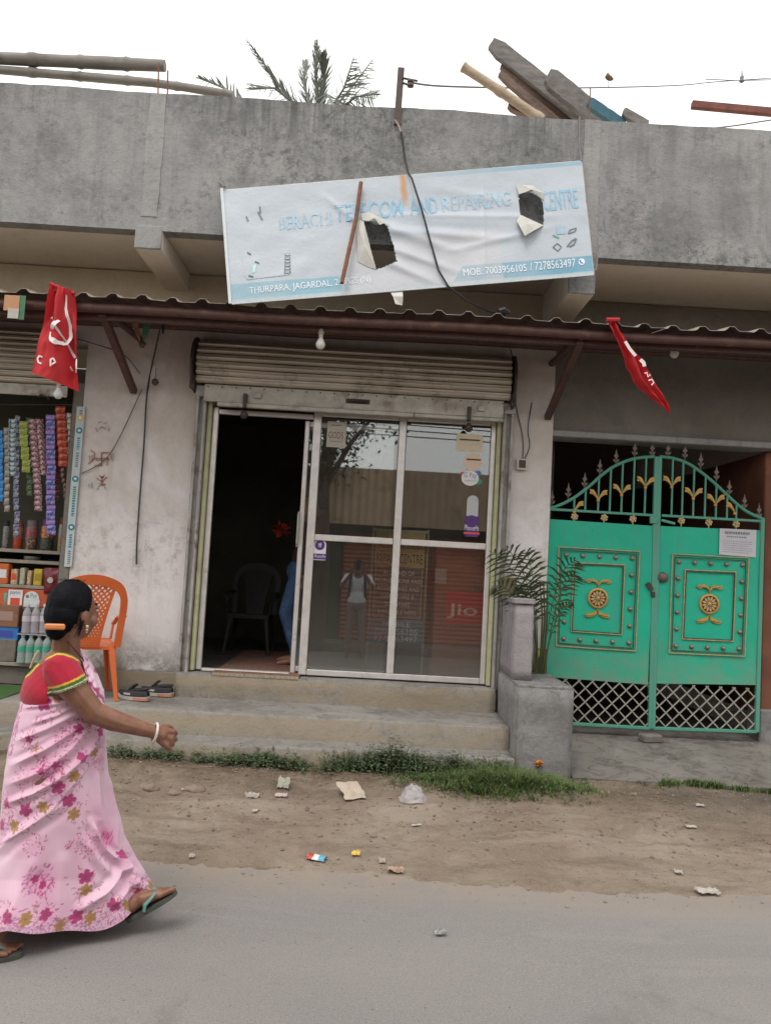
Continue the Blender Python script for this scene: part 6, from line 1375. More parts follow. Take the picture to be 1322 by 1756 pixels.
g3 = blades('grass_strip', 1300, f3, .025, .07, GRS, .003, .9); tag(g3, 'short grass along the edge of the gate apron', 'grass')
# pebbles and crumbs of earth
PEB = pm('pebble', (.30, .25, .205, 1), (.22, .18, .145, 1), 14, .9, coord='w'); s = MB()
for _ in range(1100):
    x = rnd.uniform(-2.2, 3.4); y = rnd.uniform(4.0, 5.6)
    if rnd.random() < .3: y = 4.24+rnd.gauss(0, .12)
    r = rnd.choice((.003, .003, .004, .005, .006, .009))*rnd.uniform(.7, 1.2); s.sphere((x, y, max(gz(x, y), 0)+r*.3), r, 5, 0, (1, rnd.uniform(.7, 1.3), .7))
obj('pebbles', s, PEB, kind='stuff', fix=False, smooth=False, label='scattered pebbles and crumbs on the dirt shoulder', cat='pebbles')
s = MB()
for _ in range(420):
    x = rnd.uniform(-2.6, 3.2); y = rnd.uniform(2.4, 4.1); r = rnd.uniform(.0015, .0035); s.sphere((x, y, r*.4), r, 5)
obj('grit', s, PEB, kind='stuff', fix=False, label='loose grit on the road surface', cat='grit')
CLOD = pm('earth_crumb', (.20, .15, .11, 1), (.14, .105, .075, 1), 14, .95, coord='w'); s = MB()
for _ in range(900):
    x = rnd.uniform(-2.2, 3.4); y = 4.35+1.25*rnd.random()**.55; r = .004+.010*rnd.random()**3; s.sphere((x, y, max(gz(x, y), 0)+r*.2), r, 5, 0, (1, rnd.uniform(.7, 1.4), .65))
obj('earth_crumbs', s, CLOD, kind='stuff', fix=False, label='small crumbs of dark earth on the dirt shoulder', cat='earth')
DRYL = pm('dry_leaf', (.30, .22, .13, 1), (.20, .14, .085, 1), 30, .9, coord='w'); s = MB()
for _ in range(700):
    x = rnd.uniform(-2.2, 3.3); y = 4.3+1.2*rnd.random()**.6; z = max(gz(x, y), 0)+.006; a = rnd.uniform(0, 2*PI); L = rnd.uniform(.008, .028); d = V(math.cos(a), math.sin(a), rnd.uniform(-.2, .3))*L; e = V(-math.sin(a), math.cos(a), rnd.uniform(-.3, .3))*L*.35; p = V(x, y, z); s._a([p, p+d*.5+e, p+d, p+d*.5-e], [(0, 1, 2), (0, 2, 3)])
obj('dry_leaf_litter', s, DRYL, kind='stuff', fix=False, label='bits of dry leaf strewn over the dirt shoulder', cat='leaf litter')
def ground_at(px, py):
    z = .08
    for _ in range(12): p = atz(px, py, z); z = max(.002, gz(p.x, p.y))
    return V(p.x, p.y, z)
def scrap(label, px, py, w, d, mat, cat='litter', name='litter_scrap', crumple=.3, n=7, tilt=0.15, rot=0, h=0):
    c = ground_at(px, py); s = MB(); R = Matrix.Rotation(rot, 3, 'Z'); k = rnd.uniform(0, 90)
    def f(u, v):
        x, y = (u-.5)*w, (v-.5)*d; z = .008+abs(noise.noise(V(u*3+k, v*3, 1)))*crumple*w+tilt*(v)*d+h*math.sin(PI*u)*math.sin(PI*v)
        x += .12*w*noise.noise(V(v*4+k, 2, u)); y += .12*d*noise.noise(V(u*4, k, v)); return c+R @ V(x, y, z)
    s.grid(f, n, n); return obj(name, s, mat, label=label, cat=cat, fix=False, smooth=False)
CARD = pm('pale_cardboard', (.47, .39, .31, 1), (.40, .33, .26, 1), 12, .9, c3=(.33, .30, .28, 1), s3=18); LITW = pm('dirty_white_paper', (.44, .40, .36, 1), (.33, .29, .255, 1), 14, .9)
scrap('square piece of pale cardboard lying before the weeds', 602, 1366, .15, .17, CARD, 'cardboard', 'cardboard_piece', .06, 8, .35, .45)
def bagm():
    m, nt, b = node_mat('clear_polythene'); b.inputs['Base Color'].default_value = (.60, .58, .60, 1); b.inputs['Roughness'].default_value = .22
    tr = nt.nodes.new('ShaderNodeBsdfTransparent'); ms = nt.nodes.new('ShaderNodeMixShader'); ms.inputs[0].default_value = .45; o = nt.nodes['Material Output']; nt.links.new(tr.outputs[0], ms.inputs[1]); nt.links.new(b.outputs[0], ms.inputs[2]); nt.links.new(ms.outputs[0], o.inputs[0])
    _bump(nt, b, _noise(nt, _oco(nt), 40, 4), .8, .01); return m
c = ground_at(708, 1374); s = MB(); s.grid(lambda u, v: c+V(.088*math.cos(2*PI*u)*(1-v*.75)*(1+.25*noise.noise(V(math.cos(2*PI*u)*2, math.sin(2*PI*u)*2, v*4))), .07*math.sin(2*PI*u)*(1-v*.75)*(1+.3*noise.noise(V(math.cos(2*PI*u)*2+5, math.sin(2*PI*u)*2, v*4))), .004+.10*v**.8+.02*noise.noise(V(u*7, v*5, 2))), 30, 14)
obj('plastic_bag', s, bagm(), label='crumpled clear plastic bag at the edge of the grass', cat='plastic bag', smooth='all', fix=False)
scrap('crushed grey green cup lying left of the cardboard', 486, 1352, .075, .085, pm('grey_green_card', (.33, .33, .26, 1), (.26, .25, .2, 1), 20, .8), 'cup', 'crushed_cup', .35, 8, .5)
scrap('pinkish scrap of paper in front of the crushed cup', 482, 1367, .075, .05, pm('pinkish_scrap', (.46, .38, .36, 1), (.38, .3, .28, 1), 20, .8), crumple=.12)
scrap('crumpled white wrapper on the bare dirt', 432, 1369, .085, .055, LITW, 'wrapper', 'wrapper', .5)
scrap('small white crumb of paper below the white wrapper', 437, 1393, .03, .03, LITW, crumple=.4)
scrap('tiny white scrap near the woman\'s hand on the dirt', 316, 1340, .026, .02, LITW, crumple=.4)
scrap('white pebble like scrap at the road edge left', 329, 1472, .028, .03, LITW, crumple=.6)
wr = thing('wrapper', 'red and blue sweet wrapper lying at the road edge', 'wrapper', ground_at(543, 1475)); c = ground_at(543, 1475)
for k, (dx, m_) in enumerate(((-.032, flat('red_foil', (.45, .06, .04, 1), .3)), (0, WHITEP), (.034, flat('sky_blue_foil', (.10, .36, .50, 1), .3)))):
    s = MB(); s.grid(lambda u, v: c+Matrix.Rotation(-.35, 3, 'Z') @ V(dx-.018+.036*u, (v-.5)*.055, .008+.018*math.sin(PI*v)+.006*noise.noise(V(u*4+k, v*4, 0))), 4, 6); obj('foil', s, m_, wr, fix=False)
scrap('small yellow wrapper on the dirt by the road edge', 610, 1468, .045, .04, YELPR, 'wrapper', 'wrapper', .5)
scrap('crumpled tan paper at the road edge', 678, 1497, .085, .05, pm('tan_paper', (.42, .33, .25, 1), (.34, .22, .16, 1), 25, .9), 'paper', 'paper_scrap', .4)
scrap('narrow white paper strip on the dirt', 714, 1418, .06, .018, LITW, crumple=.15, rot=.3)
scrap('crumpled silver foil lying alone on the road', 755, 1605, .05, .03, pm('silver_foil', (.52, .52, .53, 1), (.12, .12, .13, 1), 60, .3, .4), 'foil', 'foil_scrap', .6, rot=.2)
scrap('small cream scrap on the dirt at the right', 1163, 1501, .04, .035, LITW, crumple=.5)
scrap('flattened pale paper at the road edge on the right', 1213, 1534, .12, .055, LITW, 'paper', 'paper_scrap', .22, rot=.1)
scrap('faint tan scrap right of the yellow wrapper', 655, 1480, .035, .05, pm('tan_scrap', (.38, .32, .26, 1), (.3, .25, .2, 1), 20), crumple=.3)
scrap('long pale scrap of paper on the dirt at far right', 1185, 1418, .06, .03, LITW, crumple=.2)
scrap('small torn paper before the gate apron', 1200, 1384, .06, .03, pm('grey_paper', (.36, .34, .31, 1), (.28, .26, .24, 1), 20), crumple=.25)
def rock(label, px, py, r, mat):
    c = ground_at(px, py); bm = bmesh.new(); bmesh.ops.create_icosphere(bm, subdivisions=3, radius=1); s = MB(); bm.verts.index_update()
    vs = [c+V(v.co.x*r*1.4, v.co.y*r, max(-.3, v.co.z)*r*.7)+Vector(v.co)*r*.35*noise.noise(v.co*1.7+V(px, 0, 0)) for v in bm.verts]; s._a(vs, [[v.index for v in f.verts] for f in bm.faces]); bm.free()
    return obj('stone', s, mat, smooth='all', label=label, cat='stone')
RK = pm('earth_stone', (.25, .19, .145, 1), (.17, .13, .10, 1), 14, .95, bump=.01)
rock('earthy stone nearest the woman at the foot of the slope', 255, 1352, .045, RK); rock('long earthy stone beside the white crumb on the slope', 335, 1355, .05, RK); rock('low earthy lump between the two slope stones', 300, 1362, .035, RK); rock('small stone on the slope left of the weeds', 480, 1400, .02, RK)
rock('stone at the end of the gate apron on the far right', 1312, 1290, .05, pm('dark_stone', (.11, .09, .08, 1), (.07, .06, .05, 1), 14, .95)); rock('small pebble stone on the dirt below the paper strip', 641, 1435, .016, RK)
# orange flower on the grass
fc = ground_at(923, 1330)+V(0, .0, .075); fw_ = thing('marigold', 'single orange marigold standing out of the grass clump', 'flower', fc-V(0, 0, .08)); s = MB()
for k in range(40):
    a = rnd.uniform(0, 2*PI); b = rnd.uniform(-.2, 1.2); d = V(math.cos(a)*math.cos(b), math.sin(a)*math.cos(b), math.sin(b)); e = d.cross(V(0, 0, 1)).normalized()*.010; s._a([fc, fc+d*.022+e, fc+d*.034, fc+d*.022-e], [(0, 1, 2, 3)])
obj('petals', s, flat('marigold_orange', (.70, .26, .02, 1), .7), fw_, kind='stuff', fix=False); s = MB(); s.tube([fc-V(0, 0, .09), fc], .003, 5); obj('stem', s, GRS, fw_)
# ------------------------------------------------------------------ people
def _ico(sub=2):
    bm = bmesh.new(); bmesh.ops.create_icosphere(bm, subdivisions=sub, radius=1); v = [x.co.copy() for x in bm.verts]; bm.verts.index_update(); f = [[x.index for x in q.verts] for q in bm.faces]; bm.free(); return v, f
ICV, ICF = _ico(3); ICV2, _ = _ico(2)
def fused(prims, voxel, smooth=4, name='fused'):           # union of tapered limbs and ellipsoids as ONE smooth skin
    me = bpy.data.meshes.new(name); bm = bmesh.new()
    for p in prims:
        if p[0] == 'e':
            c, r = Vector(p[1]), p[2]; R = p[3] if len(p) > 3 else Matrix.Identity(3); vs = [bm.verts.new(c+R @ V(v.x*r[0], v.y*r[1], v.z*r[2])) for v in ICV]
            for f in ICF: bm.faces.new([vs[i] for i in f])
        else:
            a, ra, b, rb = Vector(p[1]), p[2], Vector(p[3]), p[4]; vs = [bm.verts.new(a+v*ra) for v in ICV2]+[bm.verts.new(b+v*rb) for v in ICV2]
            r = bmesh.ops.convex_hull(bm, input=vs); dead = [g for g in r['geom_interior'] if isinstance(g, bmesh.types.BMVert)]; bmesh.ops.delete(bm, geom=dead, context='VERTS')
    bm.to_mesh(me); bm.free(); o = bpy.data.objects.new(name, me); COL.objects.link(o)
    m = o.modifiers.new('r', 'REMESH'); m.mode = 'VOXEL'; m.voxel_size = voxel
    if smooth: m2 = o.modifiers.new('s', 'SMOOTH'); m2.factor = .5; m2.iterations = smooth
    dg = bpy.context.evaluated_depsgraph_get(); e = bpy.data.meshes.new_from_object(o.evaluated_get(dg))
    v = np.empty(len(e.vertices)*3); e.vertices.foreach_get('co', v); f = [tuple(p.vertices) for p in e.polygons]
    bpy.data.objects.remove(o); bpy.data.meshes.remove(me); bpy.data.meshes.remove(e); return v.reshape(-1, 3), f
def as_mb(v, f, keep=None, col=None):
    s = MB()
    if keep is not None:
        f = [q for q in f if all(keep[i] for i in q)]; used = sorted({i for q in f for i in q}); mp = {u: k for k, u in enumerate(used)}
        v = v[used]; f = [tuple(mp[i] for i in q) for q in f]; col = col[used] if col is not None else None
    s.v = [tuple(p) for p in v]; s.f = f; s.m = [0]*len(f); s.col = col; return s
def skin_mat(name, c):
    m, nt, b = node_mat(name); b.inputs['Roughness'].default_value = .5; co = _wco(nt)
    col = _mix(nt, _ramp(nt, _noise(nt, co, 22, 5), .35, .7), c, (c[0]*.76, c[1]*.68, c[2]*.66, 1)); col = _mix(nt, _mul(nt, _ramp(nt, _noise(nt, co, 95, 4, .7), .52, .70), .35), col, (c[0]*.6, c[1]*.5, c[2]*.48, 1)); nt.links.new(col, b.inputs['Base Color'])
    nt.links.new(_ramp(nt, _noise(nt, co, 60, 4), .3, .7, (.42,)*3+(1,), (.62,)*3+(1,)), b.inputs['Roughness'])
    b.inputs['Subsurface Weight'].default_value = .03; b.inputs['Subsurface Radius'].default_value = (.012, .005, .003); b.inputs['Subsurface Scale'].default_value = .5
    _bump(nt, b, _noise(nt, co, 190, 3), .25, .002); return m
def vc_mat(name, rough=.75, bump=.003, bs=260, sheen=.2, mottled=.1):
    m, nt, b = node_mat(name); b.inputs['Roughness'].default_value = rough; a = nt.nodes.new('ShaderNodeVertexColor'); a.layer_name = 'print'; co = _wco(nt)
    col = _mix(nt, _mul(nt, _ramp(nt, _noise(nt, co, 14, 5), .4, .7), mottled), a.outputs[0], (.5, .5, .5, 1), 'MULTIPLY'); nt.links.new(col, b.inputs['Base Color']); b.inputs['Sheen Weight'].default_value = sheen; b.inputs['Specular IOR Level'].default_value = .25
    if bump: _bump(nt, b, _noise(nt, co, bs, 2), .35, bump)
    return m
SKIN = skin_mat('brown_skin', (.245, .115, .070, 1)); HAIR = pm('black_hair', (.004, .004, .006, 1), (.008, .008, .010, 1), 30, .6, stretch=(1, 1, 5), bump=.002, bscale=110, spec=.08)
DV = np.array([-.342, .94, 0.]); DV /= np.linalg.norm(DV); IR = Vector((DV[1], -DV[0], 0)); DD = Vector(DV); D0 = 3.66
def wp(px, py, d=0.0):
    r = _ray(px, py); return Vector(CAMP + r*((D0+d)/(r@DV)))
def uv(a): return V(math.cos(a), math.sin(a), 0)
wb = thing('person', 'woman in a pink floral sari and red blouse walking to the right along the road', 'person', V(-1.2, 3.44, 0))
# --- frames
bf, br = uv(math.radians(34)), uv(math.radians(34-90)); hf, hr = uv(math.radians(58)), uv(math.radians(58-90)); Rb = Matrix((bf, -br, V(0, 0, 1))).transposed(); Rh = Matrix((hf, -hr, V(0, 0, 1))).transposed()
Hc = wp(126, 1048, -.01); Zu = V(0, 0, 1)
def hp(f, r, u): return Hc+hf*f+hr*r+Zu*u
head = [('e', hp(-.005, 0, .012), (.098, .078, .108), Rh), ('e', hp(.030, 0, -.055), (.066, .060, .070), Rh), ('e', hp(.052, 0, -.098), (.030, .030, .022), Rh), ('e', hp(.080, 0, -.020), (.030, .052, .055), Rh),
        ('c', hp(.094, 0, .010), .010, hp(.112, 0, -.034), .013), ('e', hp(.104, .012, -.038), (.011, .010, .009), Rh), ('e', hp(.104, -.012, -.038), (.011, .010, .009), Rh), ('e', hp(.094, 0, -.064), (.012, .024, .008), Rh), ('e', hp(.090, 0, -.076), (.013, .021, .009), Rh),
        ('e', hp(.082, .034, .018), (.016, .026, .009), Rh), ('e', hp(.082, -.034, .018), (.016, .026, .009), Rh), ('e', hp(.062, .040, -.040), (.03, .028, .03), Rh), ('e', hp(.062, -.040, -.040), (.03, .028, .03), Rh)]
for sg in (1, -1):
    head += [('e', hp(-.002, sg*.080, -.020), (.022, .012, .034), Rh @ Matrix.Rotation(-.2, 3, 'Y')), ('e', hp(.004, sg*.078, -.052), (.011, .010, .012), Rh)]
Nk = wp(112, 1128, 0); body = head+[('c', hp(-.025, 0, -.075), .054, Nk, .062), ('c', Nk+V(0, 0, .01), .06, Nk+V(0, 0, -.05)-bf*.02, .09)]
Ct = wp(108, 1180, 0)
torso = [('e', Ct-bf*.02+Zu*.0, (.125, .165, .125), Rb), ('e', Ct+bf*.055-Zu*.03, (.105, .150, .085), Rb), ('e', Ct-bf*.045-Zu*.02, (.11, .150, .13), Rb)]
shR, shL = wp(104, 1147, -.150), wp(120, 1146, .165)
torso += [('c', shR, .060, Nk-Zu*.055, .070), ('c', shL, .060, Nk-Zu*.055, .070), ('e', wp(106, 1240, 0), (.135, .155, .10), Rb)]
lower = [('e', wp(96, 1315, 0), (.165, .175, .15), Rb), ('c', wp(88, 1330, -.08), .105, wp(58, 1480, -.09), .062), ('c', wp(58, 1480, -.09), .058, wp(-6, 1604, -.17), .034),
         ('c', wp(106, 1330, .08), .105, wp(168, 1460, .08), .065), ('c', wp(168, 1460, .06), .058, wp(216, 1545, -.02), .032)]
elb, wri = wp(160, 1222, -.200), wp(264, 1256, -.170)
arm = [('c', shR, .062, wp(125, 1180, -.19), .058), ('c', wp(125, 1180, -.19), .057, elb, .047), ('c', elb, .046, wp(195, 1236, -.195), .045), ('c', wp(195, 1236, -.195), .044, wri, .027)]
elbL, wriL = wp(88, 1240, .22), wp(50, 1300, .27); armL = [('c', shL, .060, elbL, .046), ('c', elbL, .045, wriL, .027)]
def hand(w, e1, e2, e3, sc=1.0, curl=1.0):                # wrist, along, towards the little finger, towards the palm
    P = [('c', w, .026*sc, w+e1*.03*sc, .026*sc), ('c', w+e1*.03*sc-e2*.016*sc, .017*sc, w+e1*.072*sc-e2*.028*sc, .0125*sc), ('c', w+e1*.03*sc+e2*.016*sc, .016*sc, w+e1*.066*sc+e2*.030*sc, .0115*sc), ('c', w+e1*.03*sc, .018*sc, w+e1*.072*sc, .0135*sc)]
    for i, L in enumerate((.92, 1.05, 1.0, .80)):
        k = w+e1*(.076-.004*abs(i-1.2))*sc+e2*(-.031+.0205*i)*sc; a = k+(e1*(.036*L*(1-.45*curl))+e3*(.026*L*curl))*sc; b = a+(e1*(.024*L*(1-1.25*curl))+e3*(.022*L*curl)+e2*.001)*sc; c = b+(e1*(.019*L*(1-1.9*curl))+e3*(.006*L*curl))*sc
        P += [('c', k, .0105*sc, a, .0092*sc), ('c', a, .0092*sc, b, .0083*sc), ('c', b, .0083*sc, c, .0072*sc)]
    t0 = w+e1*.022*sc-e2*.022*sc+e3*.008*sc; t1 = t0+(e1*.026-e2*.020+e3*.012)*sc; t2 = t1+(e1*.024-e2*.006+e3*.012)*sc; t3 = t2+(e1*.018+e2*.006+e3*.006)*sc
    return P+[('c', t0, .015*sc, t1, .0125*sc), ('c', t1, .0115*sc, t2, .0098*sc), ('c', t2, .0095*sc, t3, .008*sc)]
e1 = (wp(300, 1271, -.150)-wri).normalized(); e2 = (-Zu*.92-DD*.30); e2 = (e2-e1*e2.dot(e1)).normalized(); e3 = e1.cross(e2); 
if e3.dot(DD) < 0: e3 = -e3
arm += hand(wri, e1, e2, e3, 1.12, .72)
e1 = (wriL-elbL).normalized(); e2 = bf*1.0; e2 = (e2-e1*e2.dot(e1)).normalized(); e3 = e1.cross(e2); armL += hand(wriL, e1, e2, e3, 1.0, .45)
def foot(heel, toe, out, n, ank=V(0, 0, 0)):                              # heel and toe points on the sole, lateral direction, sole normal
    t = (toe-heel); L = t.length; t.normalize(); P = [('c', heel+t*.03+n*.034, .031, heel+t*L*.45+n*.040, .030), ('c', heel+t*L*.40+n*.036-out*.01, .030, heel+t*L*.74+n*.022-out*.016, .019), ('c', heel+t*L*.40+n*.028+out*.012, .024, heel+t*L*.70+n*.018+out*.026, .016), ('c', heel+t*.035+n*.03, .028, heel+t*.05+n*.10+ank, .034)]
    for i in range(5): o = -.032+.0165*i; r = .0125 if i == 0 else .0085; e = L*(.985-.035*i-.01*i*(i > 2)); P.append(('c', heel+t*L*.70+out*o*.85+n*.018, .013, heel+t*e+out*o+n*.014, r))
    return P
Rh_, Rt_ = V(-1.535, 3.105, .016), V(-1.285, 3.218, .014); ro = uv(math.radians(24-90))
Lh_, Lt_ = wp(221, 1577, -.115), wp(300, 1530, -.12); lt = (Lt_-Lh_).normalized(); lo = -(IR*.10+DD*.99); lo = (lo-lt*lo.dot(lt)).normalized(); ln = lt.cross(lo); ln = ln if ln.z > 0 else -ln
feet = foot(Rh_, Rt_, ro, Zu)+foot(Lh_+ln*.012, Lt_+ln*.012, -lo, ln, DD*.11-IR*.02)
feet += [('c', Rh_+V(.03, .01, .09), .034, wp(-6, 1602, -.17), .034), ('c', Lh_+lt*.05+ln*.05, .030, wp(214, 1540, -.02), .030)]
v, f = fused(body+torso+lower+arm+armL+feet, .0038, 5); sk = obj('body', as_mb(v, f), SKIN, wb, 'all', fix=False)
# eyes
for sg in (1, -1):
    s = MB(); s.sphere(hp(.084, sg*.034, .004), .0135, 12); obj('eye', s, flat('eye_white', (.6, .58, .55, 1), .2), wb, 'all'); s = MB(); s.sphere(hp(.0925, sg*.034, .004), .0065, 10); obj('iris', s, BLACKPR, wb, 'all')
    s = MB(); s.tube([hp(.093, sg*.016, .028), hp(.088, sg*.036, .033), hp(.074, sg*.054, .028)], [.003, .004, .002], 6); obj('eyebrow', s, HAIR, wb)
# hair: cap over the skull, swept back to a low bun
v, f = fused([('e', hp(-.016, 0, .024), (.104, .089, .114), Rh), ('e', hp(-.055, 0, -.015), (.070, .082, .085), Rh), ('c', hp(-.075, .01, -.03), .045, wp(102, 1068, -.06), .042), ('e', wp(97, 1077, -.065), (.044, .046, .052), Rh)], .0045, 5)
loc = (v-np.array(Hc)) @ np.array([hf, hr, Zu]).T; F_, R_, U_ = loc.T
keep = ~((F_ > .036+.30*np.clip(U_-.02, -.1, .1)-.15*np.abs(R_)) & (U_ < .082+.0*F_) & (F_ > -.02)) & ~((U_ < -.050) & (F_ > -.045)) & ~((np.abs(R_) > .066) & (U_ < .004) & (F_ > -.030))
nz = np.array([noise.noise(V(a*60, b*60, c*14)) for a, b, c in v]); v = v+(v-np.array(Hc))*(.018*nz)[:, None]
obj('hair', as_mb(v, f, keep), HAIR, wb, 'all', fix=False)
clipc = wp(94, 1075, -.118); s = MB(); s.obox(clipc, IR*.040, DD*.010, V(0, 0, .0125), bev=.006); obj('hair_clip', s, flat('orange_clip', (.70, .26, .10, 1), .45), wb)
s = MB(); rs_ = random.Random(4)
for k in range(26):
    a = rs_.uniform(-.9, .9); p0 = hp(-.03+.02*rs_.random(), .078+.012*rs_.random(), -.02-.05*rs_.random()); s.tube([p0, p0-hf*.02*rs_.random()-Zu*.02+hr*.008, p0-hf*.03*rs_.random()-Zu*(.03+.03*rs_.random())+hr*rs_.uniform(-.006, .010)], [.0012, .001, .0004], 4)
for k in range(20):
    p0 = hp(-.06+.07*rs_.random(), .05*rs_.uniform(-1, 1.4), .128); s.tube([p0, p0+V(rs_.uniform(-.02, .02), rs_.uniform(-.02, .02), .008), p0-hf*.04+V(rs_.uniform(-.02, .02), 0, .004)], [.001, .0008, .0004], 4)
obj('stray_hair', s, HAIR, wb, kind='stuff')
s = MB(); q_ = hp(.006, .088, -.060); s.sphere(q_, .008, 8); s.sphere(q_-V(0, 0, .014), .0065, 8); s.sphere(q_-V(0, 0, .024), .004, 6); obj('earring', s, flat('pale_gold', (.60, .48, .28, 1), .25), wb, 'all')
s = MB(); ax = (wri-elb).normalized(); u1 = ax.cross(Zu).normalized(); u2 = ax.cross(u1); c = wri+ax*.004
s.tube([c+(u1*math.cos(a)+u2*math.sin(a))*.037+ax*.006*math.sin(a) for a in np.linspace(0, 2*PI, 29)], .0058, 8, cap=False); obj('bangle', s, flat('ivory_bangle', (.70, .62, .55, 1), .3), wb, 'all')
s = MB(); s.tube([wp(116, 1100, -.075), wp(126, 1112, -.085), wp(140, 1128, -.06), wp(148, 1140, 0)], .0028, 6); obj('necklace', s, flat('dark_cord', (.08, .02, .02, 1)), wb)
# --- blouse
sl0, sl1 = wp(125, 1180, -.19), elb
bl = [(p[0], p[1], tuple(x+.010 for x in p[2]), *p[3:]) if p[0] == 'e' else (p[0], p[1], p[2]+.010, p[3], p[4]+.010) for p in torso]+[('c', shR, .074, sl0, .069), ('c', sl0, .069, sl0.lerp(sl1, .45), .066), ('c', shL, .072, shL.lerp(elbL, .5), .066)]
v, f = fused(bl, .0042, 5); P2 = v-np.array(CAMP); dep = P2 @ FW; vx = IW/2+FOC*(P2 @ RT)/dep; vy = IH/2-FOC*(P2 @ UP)/dep; dd = v @ DV-D0
def side(vv, a, n): return (vv-np.array(a)) @ np.array(n)
hemN = (sl1-sl0).normalized(); hemC = wp(124, 1178, -.2); hN = np.array((wp(149, 1167, -.2)-wp(96, 1189, -.2))); hN = np.cross(hN/np.linalg.norm(hN), DV); hN = hN/np.linalg.norm(hN); hN = hN if hN[2] < 0 else -hN
s1 = side(v, hemC, hN)                                        # beyond the sleeve hem when positive
inarm = (side(v, shR, list(hemN)) > .02) & (dd < -.085) & (vx > 82)
nlz = np.interp(vx, [40, 49, 62, 80, 98, 110, 125, 144, 160, 185], [1160, 1153, 1139, 1126, 1117, 1118, 1123, 1135, 1160, 1185])
armL_ = (side(v, shL.lerp(elbL, .42), list((elbL-shL).normalized())) > 0) & (dd > .10)
keep = (vy > nlz) & ~(inarm & (s1 > 0)) & ~armL_ & ((vy < 1196) | inarm | (vy < 1210))
keep &= ~((vx > np.interp(vy, [1100, 1125, 1150, 1178, 1200], [141, 144, 150, 156, 154])) & ~inarm)
col = np.tile(np.array([.37, .013, .034, 1.0]), (len(v), 1)); nn_ = np.array([noise.noise(V(a*16, b*16, c*16)) for a, b, c in v]); col[:, :3] *= (1+.18*nn_)[:, None]
YEL, GRN, WHT = (.62, .36, .03, 1), (.05, .12, .02, 1), (.52, .50, .30, 1)
for m_, c in (((inarm & (s1 > -.032)), YEL), ((inarm & (s1 > -.024)), GRN), ((inarm & (s1 > -.012)), WHT), ((inarm & (s1 > -.007)), GRN), ((inarm & (s1 > -.003)), WHT)): col[m_] = c
nd = vy-nlz
col[(nd < 5.2) & (vx < 148) & ~inarm] = YEL; col[(nd < 2.2) & (vx < 148) & ~inarm] = (.06, .15, .03, 1)
wr_ = .006*np.array([noise.noise(V(a*9+b*6, c*14, b*5)) for a, b, c in v]); nrm = v-np.array(Ct); nrm /= np.linalg.norm(nrm, axis=1)[:, None]; v = v+nrm*wr_[:, None]
obj('blouse', as_mb(v, f, keep, col), vc_mat('blouse_cotton', .8, .003, 300, .15), wb, 'all', fix=False)
s = MB(); s.tube([wp(52, 1146, -.06), wp(58, 1130, -.07), wp(66, 1116, -.075)], .005, 6); obj('tie_string', s, flat('cream_cord', (.50, .42, .25, 1)), wb)
# --- sari
prof = np.array([(1186, 43, 176, .150), (1212, 38, 178, .158), (1240, 30, 178, .165), (1280, 20, 180, .172), (1320, 12, 183, .178), (1360, 8, 189, .180), (1400, 4, 198, .180), (1440, -1, 211, .180), (1480, -8, 229, .178), (1510, -14, 246, .175), (1540, -22, 260, .185), (1600, -34, 268, .20)], float)
NT, NS = 300, 420; rngs = np.random.RandomState(5)
ff = [([(15, 1378), (60, 1360), (110, 1328), (150, 1290), (172, 1262)], .012, 5), ([(20, 1345), (75, 1322), (118, 1286), (150, 1250)], .010, 6), ([(-10, 1470), (20, 1440), (60, 1412), (110, 1378)], .010, 7), ([(160, 1410), (164, 1432), (180, 1458), (206, 1480)], .020, 6), ([(150, 1440), (165, 1470), (190, 1500)], .010, 8),
      ([(222, 1480), (205, 1500), (178, 1530), (135, 1562)], .016, 6), ([(236, 1500), (222, 1525), (190, 1552)], .012, 6), ([(34, 1270), (80, 1250), (150, 1212)], .008, 5), ([(44, 1214), (100, 1206), (150, 1196)], .005, 3), ([(26, 1312), (80, 1284), (165, 1228)], .010, 5), ([(166, 1320), (170, 1380), (182, 1432)], .011, 5), ([(184, 1330), (192, 1380), (206, 1440)], .009, 4),
      ([(210, 1465), (222, 1500), (240, 1530)], .014, 5), ([(60, 1470), (40, 1520), (20, 1580)], .008, 12), ([(110, 1460), (105, 1520), (100, 1590)], .007, 12), ([(60, 1240), (100, 1226), (140, 1204)], .006, 3), ([(80, 1300), (120, 1270), (165, 1240)], .006, 4)]
TY = np.zeros((NT+1, NS)); TX = np.zeros((NT+1, NS)); B_ = np.zeros((NT+1, NS)); th = np.arange(NS)*2*PI/NS
for j in range(NT+1):
    u = j/NT; hem = 1600-66*np.clip(np.cos(th), 0, 1)**2.2+3*np.sin(th*9); top = 1187-3*np.cos(th)
    py = hem+(top-hem)*u; xl, xr, b = (np.interp(py, prof[:, 0], prof[:, k]) for k in (1, 2, 3)); ct, sn = np.cos(th), np.sin(th)
    TX[j] = (xl+xr)/2+(xr-xl)/2*np.sign(ct)*np.abs(ct)**.92; TY[j] = py; B_[j] = b*np.sign(sn)*np.abs(sn)**.92*(1+1.0*np.clip(-ct, 0, 1)*np.clip((py-1400)/190, 0, 1))
near = B_ < 0.02
disp = np.zeros_like(TX)
def seg_d(pts):
    best = np.full(TX.shape, 1e9); along = np.zeros(TX.shape); tot = 0
    L = [math.dist(a, b) for a, b in zip(pts[:-1], pts[1:])]; T = sum(L); acc = 0
    for (a, b), l in zip(zip(pts[:-1], pts[1:]), L):
        tx, ty = (b[0]-a[0])/l, (b[1]-a[1])/l; t = np.clip((TX-a[0])*tx+(TY-a[1])*ty, 0, l); d = np.hypot(TX-a[0]-tx*t, TY-a[1]-ty*t); m = d < best; best[m] = d[m]; along[m] = (acc+t[m])/T; acc += l
    return best, along
